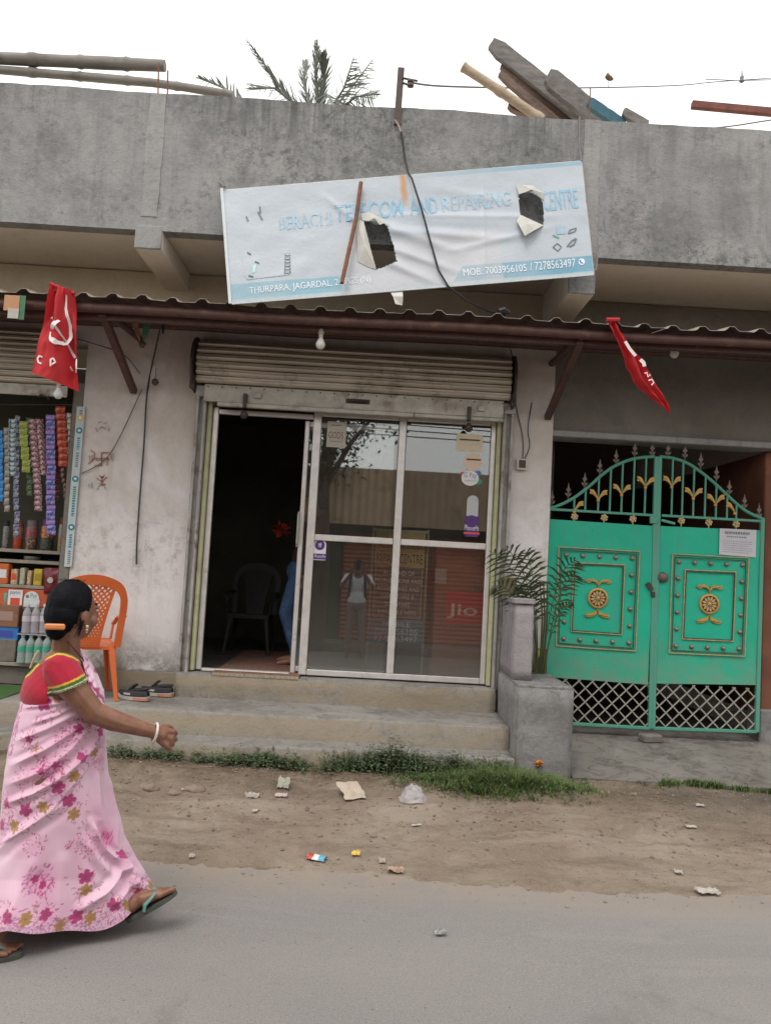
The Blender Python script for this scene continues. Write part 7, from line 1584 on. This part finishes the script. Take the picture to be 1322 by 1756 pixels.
for pts, a, w in ff:
    d, al = seg_d(pts); fall = np.clip(np.minimum(al, 1-al)*6+.25, 0, 1); disp += np.where(near, a*1.25*fall*(np.exp(-(np.abs(d)/w)**1.25)-.50*np.exp(-((d-w*2.0)/w)**2)), 0)
edge_x = [-40, 0, 45, 90, 130, 165, 185]; edge_y = [1475, 1452, 1425, 1390, 1343, 1302, 1275]; ey = np.interp(TX, edge_x, edge_y)
lay = 1/(1+np.exp((TY-ey)/1.0)); disp += np.where(near, .009*lay, .005)
for j in range(NT+1):
    u = j/NT; pl = (1-u)**1.6; disp[j] += .016*pl*np.sin(th*11+2.2*math.sin(u*3)+.8*np.sin(th*3))*np.clip(.35+.65*np.cos(th-.3), .15, 1)+.0025*np.sin(th*5+u*5)
Z0 = np.zeros((NT+1, NS, 3))
for j in range(NT+1):
    for i in range(NS):
        d = float(B_[j, i]); p = wp(TX[j, i], TY[j, i], -abs(d)); q2 = wp(TX[j, i], TY[j, i], d); n = IR*math.cos(th[i])*1.0+DD*math.sin(th[i]); k = float(disp[j, i])+.004*noise.noise(V(math.cos(th[i])*3, math.sin(th[i])*3, j/NT*7))
        Z0[j, i] = (q2.x+n.x*k, q2.y+n.y*k, max(.012, p.z))
# close the waist: shrink the last rings inwards under the blouse
cen = Z0[NT].mean(0)
PT = Z0.reshape(-1, 3); base = np.array([.73, .49, .60]); C_ = np.tile(base, (len(PT), 1)); rg = np.array([noise.noise(V(p[0]*7, p[1]*7, p[2]*7)) for p in PT]); C_ += rg[:, None]*np.array([.05, .09, .07])
txf, tyf, nearf = TX.ravel(), TY.ravel(), near.ravel()
MAG, OCH, VIO = np.array([.36, .018, .13]), np.array([.34, .185, .04]), np.array([.36, .10, .30])
def locate(px, py):
    d = np.where(nearf, (txf-px)**2+(tyf-py)**2, 1e12); return int(np.argmin(d))
tang = np.roll(Z0, -1, 1)-np.roll(Z0, 1, 1); tang /= np.linalg.norm(tang, axis=2)[:, :, None]; tang = tang.reshape(-1, 3)
def paint(mask, c, a=1.0): C_[mask] = C_[mask]*(1-a)+c*a
def flower(k, R, c, petals=5, rot=None):
    rot = rngs.uniform(0, 6) if rot is None else rot; rel = PT-PT[k]; x = rel @ tang[k]; y = rel[:, 2]; r = np.hypot(x, y); m = (r < R*1.1) & (np.abs(rel).max(1) < R*1.3); ph = np.arctan2(y, x)+rot; rr = R*(.55+.45*np.abs(np.cos(petals/2*ph))**.7)
    mm = m & (r < rr); paint(mm, c, .92); paint(mm & (r < R*.22), c*.5+.05, .7)
def soft(k, R, c, a=.35):
    rel = PT-PT[k]; r = np.linalg.norm(rel, axis=1); w = a*np.exp(-(r/R)**2); C_[:] = C_*(1-w[:, None])+c*w[:, None]
def spray(k, R, n, c, strk=False, ang=None):
    rel = PT-PT[k]; near_ = np.linalg.norm(rel, axis=1) < R*1.5; idx = np.nonzero(near_)[0]; X, Y = rel[idx] @ tang[k], rel[idx][:, 2]
    for _ in range(n):
        a, r = rngs.uniform(0, 2*PI), R*math.sqrt(rngs.uniform(.02, 1)); cx, cy = r*math.cos(a), r*math.sin(a); a2 = a+rngs.normal(0, .4) if ang is None else ang; L = rngs.uniform(.004, .010) if strk else .0026
        dx, dy = X-cx, Y-cy; t = dx*math.cos(a2)+dy*math.sin(a2); n_ = -dx*math.sin(a2)+dy*math.cos(a2); m = (np.abs(t) < L) & (np.abs(n_) < .0021); C_[idx[m]] = C_[idx[m]]*.3+c*.7
PKD = np.array([.60, .20, .36])
mags = [(140, 1300, 22), (100, 1349, 26), (45, 1390, 26), (8, 1414, 22), (118, 1373, 26), (147, 1504, 28), (13, 1573, 24), (77, 1570, 22), (131, 1573, 26), (193, 1552, 26), (239, 1531, 22), (211, 1465, 22), (77, 1206, 30), (134, 1250, 20), (168, 1254, 20), (30, 1233, 16), (22, 1271, 16), (16, 1377, 20), (96, 1312, 18), (72, 1322, 14), (52, 1268, 16), (60, 1508, 16), (72, 1520, 14), (-20, 1580, 22)]
ochs = [(126, 1331, 24), (75, 1384, 24), (27, 1417, 24), (160, 1289, 22), (126, 1397, 24), (148, 1527, 24), (44, 1578, 24), (103, 1587, 24), (154, 1576, 24), (219, 1554, 22), (252, 1525, 20), (99, 1197, 18), (152, 1238, 18), (64, 1283, 12), (-12, 1440, 20)]
for x, y, r in mags: k = locate(x, y); soft(k, .06, PKD, .30); spray(k, r*.0030, 24, VIO if rngs.rand() < .5 else MAG, True)
for x, y, r in ochs: k = locate(x, y); spray(k, r*.0028, 16, np.array([.30, .16, .14]), True)
for x, y, R, n in ((147, 1447, .055, 75), (59, 1450, .05, 55), (44, 1336, .05, 50), (110, 1263, .045, 45), (172, 1310, .04, 50), (186, 1437, .03, 20), (64, 1512, .06, 40), (90, 1316, .05, 30), (120, 1450, .02, 8)): k = locate(x, y); soft(k, R*1.1, PKD, .32); spray(k, R, n, MAG, n < 45, 1.1 if n < 45 else None)
soft(locate(188, 1438), .05, np.array([.62, .10, .30]), .5)
# stippled bands: hem and pallu edge
band = (tyf > (1600-66*np.clip(np.cos(np.tile(th, NT+1)), 0, 1)**2.2)-27)
st_ = np.array([noise.noise(V(p[0]*170, p[1]*170, p[2]*170)) for p in PT]); st2 = np.array([noise.noise(V(p[0]*90+5, p[1]*90, p[2]*90)) for p in PT])
bh = band & (st_ > .20); paint(bh, np.array([.42, .09, .28]), .65); paint(band & (st2 > .33), np.array([.30, .12, .40]), .5)
eyf = np.interp(txf, edge_x, edge_y); pb = nearf & (tyf < eyf) & (tyf > eyf-40); paint(pb & (st_ > .30) & (st2 > .0), np.array([.45, .10, .30]), .55)
paint(nearf & (txf < np.interp(tyf, [1180, 1300], [49, 24])) & (tyf < 1300) & (st2 > .0), np.array([.40, .05, .22]), .75)
far = ~nearf; fk = [(j*NS+i) for j in range(20, NT, 38) for i in range(20, NS//2, 34)]
for n_, k in enumerate(fk):
    if far[k]: flower(k, .028, MAG if n_ % 2 else OCH)
for x, y, r in mags: flower(locate(x, y), r*.00108, MAG)
for x, y, r in ochs: flower(locate(x, y), r*.00108, OCH, 6)
s = MB(); s.v = [tuple(p) for p in PT]; s.f = [(j*NS+i, j*NS+(i+1) % NS, (j+1)*NS+(i+1) % NS, (j+1)*NS+i) for j in range(NT) for i in range(NS)]
cols = np.hstack([np.clip(C_, 0, 1), np.ones((len(PT), 1))]); o_ = len(s.v)
for k in range(NS): p = Z0[NT, k]; q2 = cen+(p-cen)*.80; s.v.append((q2[0], q2[1], p[2]+.004))
s.f += [(NT*NS+i, NT*NS+(i+1) % NS, o_+(i+1) % NS, o_+i) for i in range(NS)]; s.m = [0]*len(s.f); s.col = np.vstack([cols, cols[NT*NS:]])
SARI = vc_mat('sari_cotton', .7, .002, 340, .3, .08); obj('sari_skirt', s, SARI, wb, 'all', fix=False)
# pallu over the far shoulder, down across the chest
pl_l = [(134, 1108, .16), (138, 1122, .08), (142, 1136, .03), (146, 1150, .0), (150, 1165, -.03), (154, 1180, -.04), (156, 1196, -.04), (156, 1214, -.03)]; pl_r = [(141, 1114, .19), (151, 1128, .17), (160, 1142, .15), (168, 1157, .13), (174, 1172, .11), (178, 1188, .09), (180, 1206, .06), (180, 1226, .03)]
n1, n2 = 90, 46; s = MB(); cc_ = []
def plerp(L, t): k = min(len(L)-2, int(t*(len(L)-1))); u = t*(len(L)-1)-k; return [a*(1-u)+b*u for a, b in zip(L[k], L[k+1])]
for j in range(n1+1):
    a, b = plerp(pl_l, j/n1), plerp(pl_r, j/n1)
    for i in range(n2+1):
        u = i/n2; x, y, d = (a[k]*(1-u)+b[k]*u for k in range(3)); p = wp(x, y, d-.045-.085*min(1, 1.5*j/n1)-.045*math.sin(PI*u)+.006*math.sin(u*16+j/n1*3)); s.v.append(tuple(p)); c = base+.06*noise.noise(V(x*.1, y*.1, 0))
        n_ = noise.noise(V(x*.11+3, y*.09, 1)); n3 = noise.noise(V(x*.9, y*.9, 4))
        if n_ > .30: c = MAG
        elif n_ > .16 and n3 > .0: c = np.array([.40, .12, .34])
        cc_.append((*np.clip(c, 0, 1), 1))
s.f = [(j*(n2+1)+i, j*(n2+1)+i+1, (j+1)*(n2+1)+i+1, (j+1)*(n2+1)+i) for j in range(n1) for i in range(n2)]; s.m = [0]*len(s.f); s.col = np.array(cc_); obj('sari_pallu', s, SARI, wb, 'all', fix=False)
# sandals
SANDS = pm('worn_grey_sole', (.085, .09, .075, 1), (.06, .06, .05, 1), 30, .7); STRAP = flat('sea_green_strap', (.13, .30, .26, 1), .45)
def sandal(heel, toe, out, n):
    t = (toe-heel); L = t.length+.020; t.normalize(); h0 = heel-t*.012; s = MB(); m = 26; pts = []
    for k in range(m):
        a = 2*PI*k/m; x = .5+.5*math.cos(a); w = (.036+.012*x)*abs(math.sin(a))**.62*(1 if math.sin(a) >= 0 else -1); pts.append(h0+t*L*x+out*w)
    s.prism([p-n*.004 for p in pts], -n*.018); o = obj('sandal', s, SANDS, wb)
    s = MB(); k = h0+t*L*.80+n*.005
    for sg in (-1, 1): s.tube([k, k-t*.035+out*sg*.026+n*.030, h0+t*L*.42+out*sg*.041+n*.018, h0+t*L*.36+out*sg*.042-n*.004], [.007, .012, .012, .009], 8, flat=.6)
    s.tube([k-n*.006, k+n*.010], .005, 6); obj('strap', s, STRAP, o, True)
sandal(Rh_+V(0, 0, .010), Rt_+V(0, 0, .010), ro, Zu); sandal(Lh_+ln*.014, Lt_+ln*.014, -lo, ln)

# ------------------------------------------------------------------ the man taking the picture (seen in the glass) and a sitter inside
def man(label, loc, ang, pose, shirt, trousers, hgt, sitting=False):
    t = thing('person', label, 'person', loc); R = Matrix.Rotation(ang, 3, 'Z'); k = hgt/1.70
    def T(x, y, z): return Vector(loc)+R @ (V(x, y, z)*k)          # x right, y forward
    Rm = R
    J = pose; H = J['head']; h = lambda a, b, c: T(H[0]+a, H[1]+b, H[2]+c)
    hd = [('e', h(0, -.01, .02), (.078, .098, .112), Rm), ('e', h(0, .03, -.06), (.06, .066, .072), Rm), ('e', h(0, .052, -.1), (.03, .03, .024), Rm), ('c', h(0, .088, .01), .010, h(0, .112, -.03), .015), ('e', h(0, .09, -.065), (.026, .014, .013), Rm)]
    hd += [('e', h(sg*.08, -.005, -.02), (.012, .022, .033), Rm) for sg in (-1, 1)]+[('e', h(sg*.034, .082, .02), (.026, .016, .009), Rm) for sg in (-1, 1)]
    N = T(*J['neck']); tor = [('e', T(*J['chest']), (.165, .115, .19), Rm), ('e', T(*J['belly']), (.150, .11, .16), Rm)]; sh = [T(*J['shl']), T(*J['shr'])]
    tor += [('c', s_, .058, N-V(0, 0, .06), .062) for s_ in sh]; hip = T(*J['hip']); bodyp = hd+[('c', h(0, -.02, -.08), .055, N, .06)]+tor; up, lo_, leg = [], [], []
    for s_, e, w, p in ((sh[0], J['ell'], J['wrl'], -1), (sh[1], J['elr'], J['wrr'], 1)):
        e, w = T(*e), T(*w); up.append(('c', s_, .052, e, .040)); lo_.append(('c', e, .039, w, .026)); a1 = R @ V(*J['hd']); a1.normalize(); a2 = (R @ V(0, 0, -1)); a2 = (a2-a1*a2.dot(a1)).normalized(); a3 = a1.cross(a2)*(-p if not sitting else 1); lo_ += hand(w, a1, a2, a3, 1.02, J.get('curl', .8))
    leg.append(('e', hip, (.155, .115, .11), Rm))
    ft = []
    for kn, an, sg in ((J['knl'], J['anl'], -1), (J['knr'], J['anr'], 1)):
        kn, an = T(*kn), T(*an); leg += [('c', hip+R @ V(sg*.08, 0, 0), .088, kn, .060), ('c', kn, .058, an, .042)]; fw2 = R @ V(sg*.12, 1, 0); fw2.normalize(); ft += [('c', an-V(0, 0, .04), .036, an+fw2*.10-V(0, 0, .055), .030), ('c', an+fw2*.10-V(0, 0, .055), .030, an+fw2*.165-V(0, 0, .065), .020)]
    v, f = fused(bodyp+up+lo_+leg+ft, .0055, 5); obj('body', as_mb(v, f), SKIN, t, 'all', fix=False)
    g_ = lambda L, d: [(p[0], p[1], tuple(x+d for x in p[2]), *p[3:]) if p[0] == 'e' else (p[0], p[1], p[2]+d, p[3], p[4]+d) for p in L]
    half = [('c', p[1], p[2], Vector(p[1]).lerp(Vector(p[3]), .62), p[4]) for p in up]
    v, f = fused(g_(tor+(up+[lo_[0]] if sitting else half), .014), .009, 4); keep = np.ones(len(v), bool); nn2 = np.array(N); keep &= ~((np.linalg.norm(v[:, :2]-nn2[:2], axis=1) < .085) & (v[:, 2] > N.z-.055)); wr2 = .007*np.array([noise.noise(V(a*8, b*8, c*11)) for a, b, c in v]); v[:, :2] += wr2[:, None]
    obj('shirt', as_mb(v, f, keep), shirt, t, 'all', fix=False)
    v, f = fused(g_(leg, .012), .009, 4); v[:, :2] += .006*np.array([noise.noise(V(a*7, b*7, c*14)) for a, b, c in v])[:, None]; zmin = min(T(*J['anl']).z, T(*J['anr']).z)-.02; obj('trousers', as_mb(v, f, v[:, 2] > zmin), trousers, t, 'all', fix=False)
    v, f = fused([('e', h(0, -.018, .032), (.084, .104, .112), Rm)], .008, 3); lc = (v-np.array(h(0, 0, 0))) @ np.array(R @ V(0, 1, 0)); keep = ~((lc > .035) & (v[:, 2] < h(0, 0, .085).z)) & ~(v[:, 2] < h(0, 0, -.04).z); obj('hair', as_mb(v, f, keep), HAIR, t, 'all', fix=False)
    return t, T, R
GREYTEE = pm('pale_grey_tee', (.74, .74, .80, 1), (.66, .66, .72, 1), 9, .85); BRNT = pm('brown_trousers', (.26, .18, .17, 1), (.2, .14, .135, 1), 9, .85); JEAN = pm('blue_jeans', (.045, .085, .18, 1), (.03, .06, .13, 1), 40, .9, c3=(.12, .19, .32, 1), s3=7); MARS = pm('dark_maroon_shirt', (.06, .02, .02, 1), (.04, .015, .015, 1), 9, .9)
t, T, R = man('man in a pale grey tee holding up a phone, standing across the road', V(-.22, -.42, .0), 0, dict(head=(0, .06, 1.545), neck=(0, .02, 1.42), chest=(0, 0, 1.25), belly=(0, .01, 1.02), shl=(-.185, 0, 1.37), shr=(.185, 0, 1.37), ell=(-.27, .17, 1.22), elr=(.27, .17, 1.22), wrl=(-.10, .33, 1.47), wrr=(.10, .33, 1.47), hd=(0, .12, 1), hip=(0, 0, .90), knl=(-.10, .02, .50), anl=(-.11, 0, .10), knr=(.10, .03, .50), anr=(.12, .02, .10), curl=.6), GREYTEE, BRNT, 1.70)
ph = MB(); ph.box(-.26, -.18, -.062, -.053, 1.505, 1.665, bev=.004); obj('phone', ph, flat('dark_phone', (.02, .02, .022, 1), .25), label='dark phone held upright by the man across the road', cat='phone')
for sg in (-1, 1):
    s = MB(); pts = [T(sg*.115, -.11, 1.28), T(sg*.12, -.05, 1.44), T(sg*.12, .06, 1.42), T(sg*.13, .135, 1.28), T(sg*.14, .12, 1.08), T(sg*.15, .0, 1.0)]; 
    for a, b in zip(pts[:-1], pts[1:]): s.bar(a, b, .045, .012, R @ V(0, 1, 0))
    obj('backpack_strap', s, flat('navy_strap', (.03, .035, .07, 1), .8), t)
kn = at(496, 1050, 7.25); fo = at(500, 1128, 7.15)
t, T, R = man('standing person in blue jeans half hidden behind the stile at the doorway edge', V(at(488, 1050, 7.3).x+.10, 7.30, FL), PI/2+.15, dict(head=(0, -.13, 1.545), neck=(0, -.14, 1.42), chest=(0, -.12, 1.25), belly=(0, -.06, 1.02), shl=(-.185, -.12, 1.37), shr=(.185, -.12, 1.37), ell=(-.23, -.18, 1.10), elr=(.23, -.18, 1.10), wrl=(-.22, -.06, .88), wrr=(.22, -.06, .88), hd=(0, .2, -1), hip=(0, -.02, .90), knl=(-.10, .09, .50), anl=(-.11, -.03, .10), knr=(.10, .05, .50), anr=(.11, -.04, .10), curl=.3), MARS, JEAN, 1.62, sitting=True)
# ------------------------------------------------------------------ inside the shop
chair('dark plastic chair standing in the dim shop doorway', V(at(428, 1100, 8.0).x, 8.0, FL+.002), math.radians(180), flat('dark_grey_plastic', (.022, .02, .02, 1), .6), .95)
bd = thing('sign_board', 'tall framed dark notice board on legs standing behind the glass', 'sign board', V(at(680, 1130, 6.735).x, 6.735, FL))
YB = 6.735; x0, x1 = at(640, 1000, YB).x, at(726, 1000, YB).x; zt3, zb3 = at(680, 912, YB).z, at(680, 1103, YB).z; zs = at(680, 1062, YB).z; zy = at(680, 972, YB).z
BOARD = pm('dark_grey_board', (.16, .135, .125, 1), (.125, .11, .10, 1), 9, .6); s = MB(); s.box(x0, x1, YB, YB+.02, zs, zy); obj('panel', s, BOARD, bd)
s = MB(); s.box(x0, x1, YB-.002, YB+.02, zy+.001, zt3); obj('heading_panel', s, pm('olive_yellow_board', (.55, .47, .18, 1), (.42, .28, .14, 1), 5, .6), bd); s = MB(); s.box(x0-.015, x1+.015, YB-.004, YB+.02, zb3, zs-.001); obj('foot_panel', s, pm('teal_board', (.07, .30, .38, 1), (.06, .24, .30, 1), 6, .6), bd)
for x in (x0-.03, x1+.012):
    s = MB(); s.box(x, x+.018, YB-.01, YB+.03, FL, zt3+.03, bev=.003); obj('leg', s, flat('pale_green_frame', (.33, .36, .22, 1)), bd)
s = MB(); s.box(x0-.012, x1+.012, YB-.01, YB+.03, zt3, zt3+.02); s.box(x0+.01, x0+.018, YB-.004, YB-.001, zs+.01, zy-.01); s.box(x1-.018, x1-.01, YB-.004, YB-.001, zs+.01, zy-.01); s.box(x0+.018, x1-.018, YB-.004, YB-.001, zs+.01, zs+.018); obj('frame', s, flat('cream_line', (.45, .40, .28, 1)), bd)
BTX = flat('cream_letters', (.85, .80, .70, 1)); DTX = flat('dark_letters', (.05, .03, .02, 1)); WTX = flat('pale_letters', (.85, .88, .88, 1))
def brow(body, z, h, m_, w=.86):
    s = MB(); c = (x0+x1)/2; hw = (x1-x0)*w/2; text_on(s, body, V(c-hw, YB-.006, z), V(c+hw, YB-.006, z), V(c-hw, YB-.006, z+h), V(0, 0, 0)); obj('lettering', s, m_, bd, fix=False)
Hh = zy-zs
for k, (b, w) in enumerate((('ALL KIND OF', .62), ('MOBILE PHONE AND', .92), ('ACCESSORIES AND', .86), ('HARDWARE &', .66), ('SOFTWARE', .5), ('AVAILABLE HERE', .78))): brow(b, zy-Hh*(.16+.15*k), Hh*.085, BTX, w)
brow('PAN AADHAAR TRANSIT', zy+(zt3-zy)*.52, (zt3-zy)*.24, DTX, .92); brow('REPAIR  CENTRE', zy+(zt3-zy)*.10, (zt3-zy)*.28, DTX, .92)
fh = zs-zb3; brow('MOBILE', zb3+fh*.68, fh*.22, WTX, .55); brow('7003956105', zb3+fh*.37, fh*.24, WTX, .86); brow('7278563497', zb3+fh*.06, fh*.24, WTX, .86)
ct = thing('counter', 'red shop counter panel with a white logo behind the right pane', 'counter', V(at(790, 1100, 6.78).x, 6.78, FL)); YC = 6.78; a, b = at(740, 1105, YC), at(840, 935, YC)
s = MB(); s.box(a.x, R1-.005, YC, YC+.45, FL, b.z-.02, bev=.01); obj('body', s, pm('brown_laminate', (.38, .14, .08, 1), (.28, .10, .06, 1), 5, .5, stretch=(1, 1, 14)), ct)
s = MB(); p, q2 = at(762, 1068, YC-.006), at(832, 1018, YC-.006); s.box(p.x, q2.x, YC-.006, YC-.001, p.z, q2.z); lp = obj('logo_panel', s, flat('bright_red_panel', (.72, .06, .05, 1)), ct); s = MB(); text_on(s, '!Jio', V(at(766, 1060, YC-.008).x, YC-.009, at(766, 1060, YC).z), V(at(818, 1060, YC-.008).x, YC-.009, at(766, 1060, YC).z), V(at(766, 1060, YC-.008).x, YC-.009, at(766, 1034, YC).z), V(0, 0, 0)); obj('lettering', s, flat('pinkish_white', (.85, .72, .66, 1)), lp, fix=False)
s = MB(); card(s, 747, 975, 765, 1001, YC-.004); obj('paper', s, flat('dim_paper', (.45, .36, .33, 1)), ct)
s = MB(); 
for k in range(46):
    d = Vector((random.gauss(0, 1), random.gauss(0, 1), random.gauss(0, 1))).normalized(); c = at(482, 908, 8.4)+d*.065*random.random(); e = d.cross(V(.3, .5, .8)).normalized()*.022; s._a([c, c+d*.03+e, c+d*.06, c+d*.03-e], [(0, 1, 2, 3)])
obj('paper_flower', s, flat('red_crepe', (.80, .10, .08, 1), .8), label='red crepe paper flower hanging in the dark doorway', cat='paper flower', fix=False)

# ------------------------------------------------------------------ across the road (behind the camera, seen in the glass)
TANM = pm('tan_tin_fascia', (.58, .43, .29, 1), (.48, .35, .24, 1), 4, .6, c3=(.26, .16, .10, 1), s3=3); REDS = pm('red_brown_shutter', (.42, .15, .09, 1), (.33, .12, .075, 1), 6, .5)
op = thing('shop_opposite', 'low shop across the road with a tan tin fascia and red brown shutter', 'building', V(0, -2.3, 0)); Yo = -2.0
s = MB(); s.box(-9, 9, Yo-4, Yo-.05, -.05, 3.3); obj('wall', s, BARE, op)
s = MB(); n = 300
for i in range(n+1):
    x = -4.4+10.4*i/n; y = Yo+.55+.018*math.sin(x*42); s.v += [(x, y, 2.35), (x, y, 3.42)]
s.f = [(2*i, 2*i+2, 2*i+3, 2*i+1) for i in range(n)]; s.m = [0]*n; obj('tin_fascia', s, TANM, op, 'all', fix=False)
s = MB(); s.box(-4.4, 6, Yo-.04, Yo+.52, 3.36, 3.40); obj('awning_roof', s, IRON, op)
for x0_, x1_ in ((-.55, 2.6), (3.1, 5.8)):
    for k in range(24):
        z = .16+k*.086; s = MB(); pr = [(Yo+.03*math.sin(PI*q/6), z+.082*q/6) for q in range(7)]; s.v = [(x, y, zz) for x in (x0_, x1_) for y, zz in pr]; s.f = [(q, q+1, q+8, q+7) for q in range(6)]; s.m = [0]*6; obj('shutter_slat', s, REDS, op, 'all', fix=False)
s = MB(); s.box(-9, 9, Yo-.06, Yo+.75, -.04, .14, bev=.01); obj('doorstep', s, STEPM, op)
s = MB(); s.box(-4.4, -.6, Yo-.03, Yo-.001, .2, 2.3); obj('wall_panel', s, DARKIN, op)
for k in range(3): wire([(-12, -.9-.25*k, 4.4+.15*k), (-3, -.9-.25*k, 4.05+.16*k), (6, -.9-.25*k, 3.95+.12*k), (14, -.9-.25*k, 4.3)], .011, ('lowest', 'middle', 'highest')[k]+' of three street wires strung over the far side of the road', BLACKW, 'street_wire')
# roadside tree across the road
tb = V(-.95, -1.15, 0); tr = thing('roadside_tree', 'leafy roadside tree across the road, mirrored in the left pane', 'tree', tb); BARK = pm('brown_bark', (.12, .085, .06, 1), (.08, .06, .045, 1), 12, .9, bump=.02, bscale=18)
s = MB(); s.tube([tb, tb+V(.05, 0, 1.6), tb+V(-.05, -.1, 3.2), tb+V(.1, -.1, 4.6)], [.17, .14, .12, .06], 12); obj('trunk', s, BARK, tr, True)
for d in ((.9, .3, 1.4), (-1.0, .2, 1.5), (.3, -.9, 1.6), (-.4, .9, 1.2)): s = MB(); s.tube([tb+V(0, -.1, 3.0), tb+V(d[0]*.5, d[1]*.5-.1, 3.0+d[2]*.6), tb+V(d[0], d[1]-.1, 3.0+d[2])], [.07, .05, .025], 8); obj('limb', s, BARK, tr, True)
s = MB(); rn = random.Random(3); cl = [tb+V(rn.gauss(-.05, .5), rn.gauss(0, .5), 4.15+rn.gauss(0, .6)) for _ in range(46)]
for c in cl:
    for _ in range(90):
        p = c+V(rn.gauss(0, .22), rn.gauss(0, .22), rn.gauss(0, .18)); d = V(rn.gauss(0, 1), rn.gauss(0, 1), rn.gauss(-.4, .7)).normalized(); e = d.cross(V(rn.gauss(0, 1), rn.gauss(0, 1), 1)).normalized(); L = rn.uniform(.06, .12); s._a([p, p+d*L*.5+e*L*.28, p+d*L, p+d*L*.5-e*L*.28], [(0, 1, 2, 3)])
obj('crown', s, pm('tree_leaf', (.055, .075, .03, 1), (.04, .055, .022, 1), 2, .6), tr, fix=False)
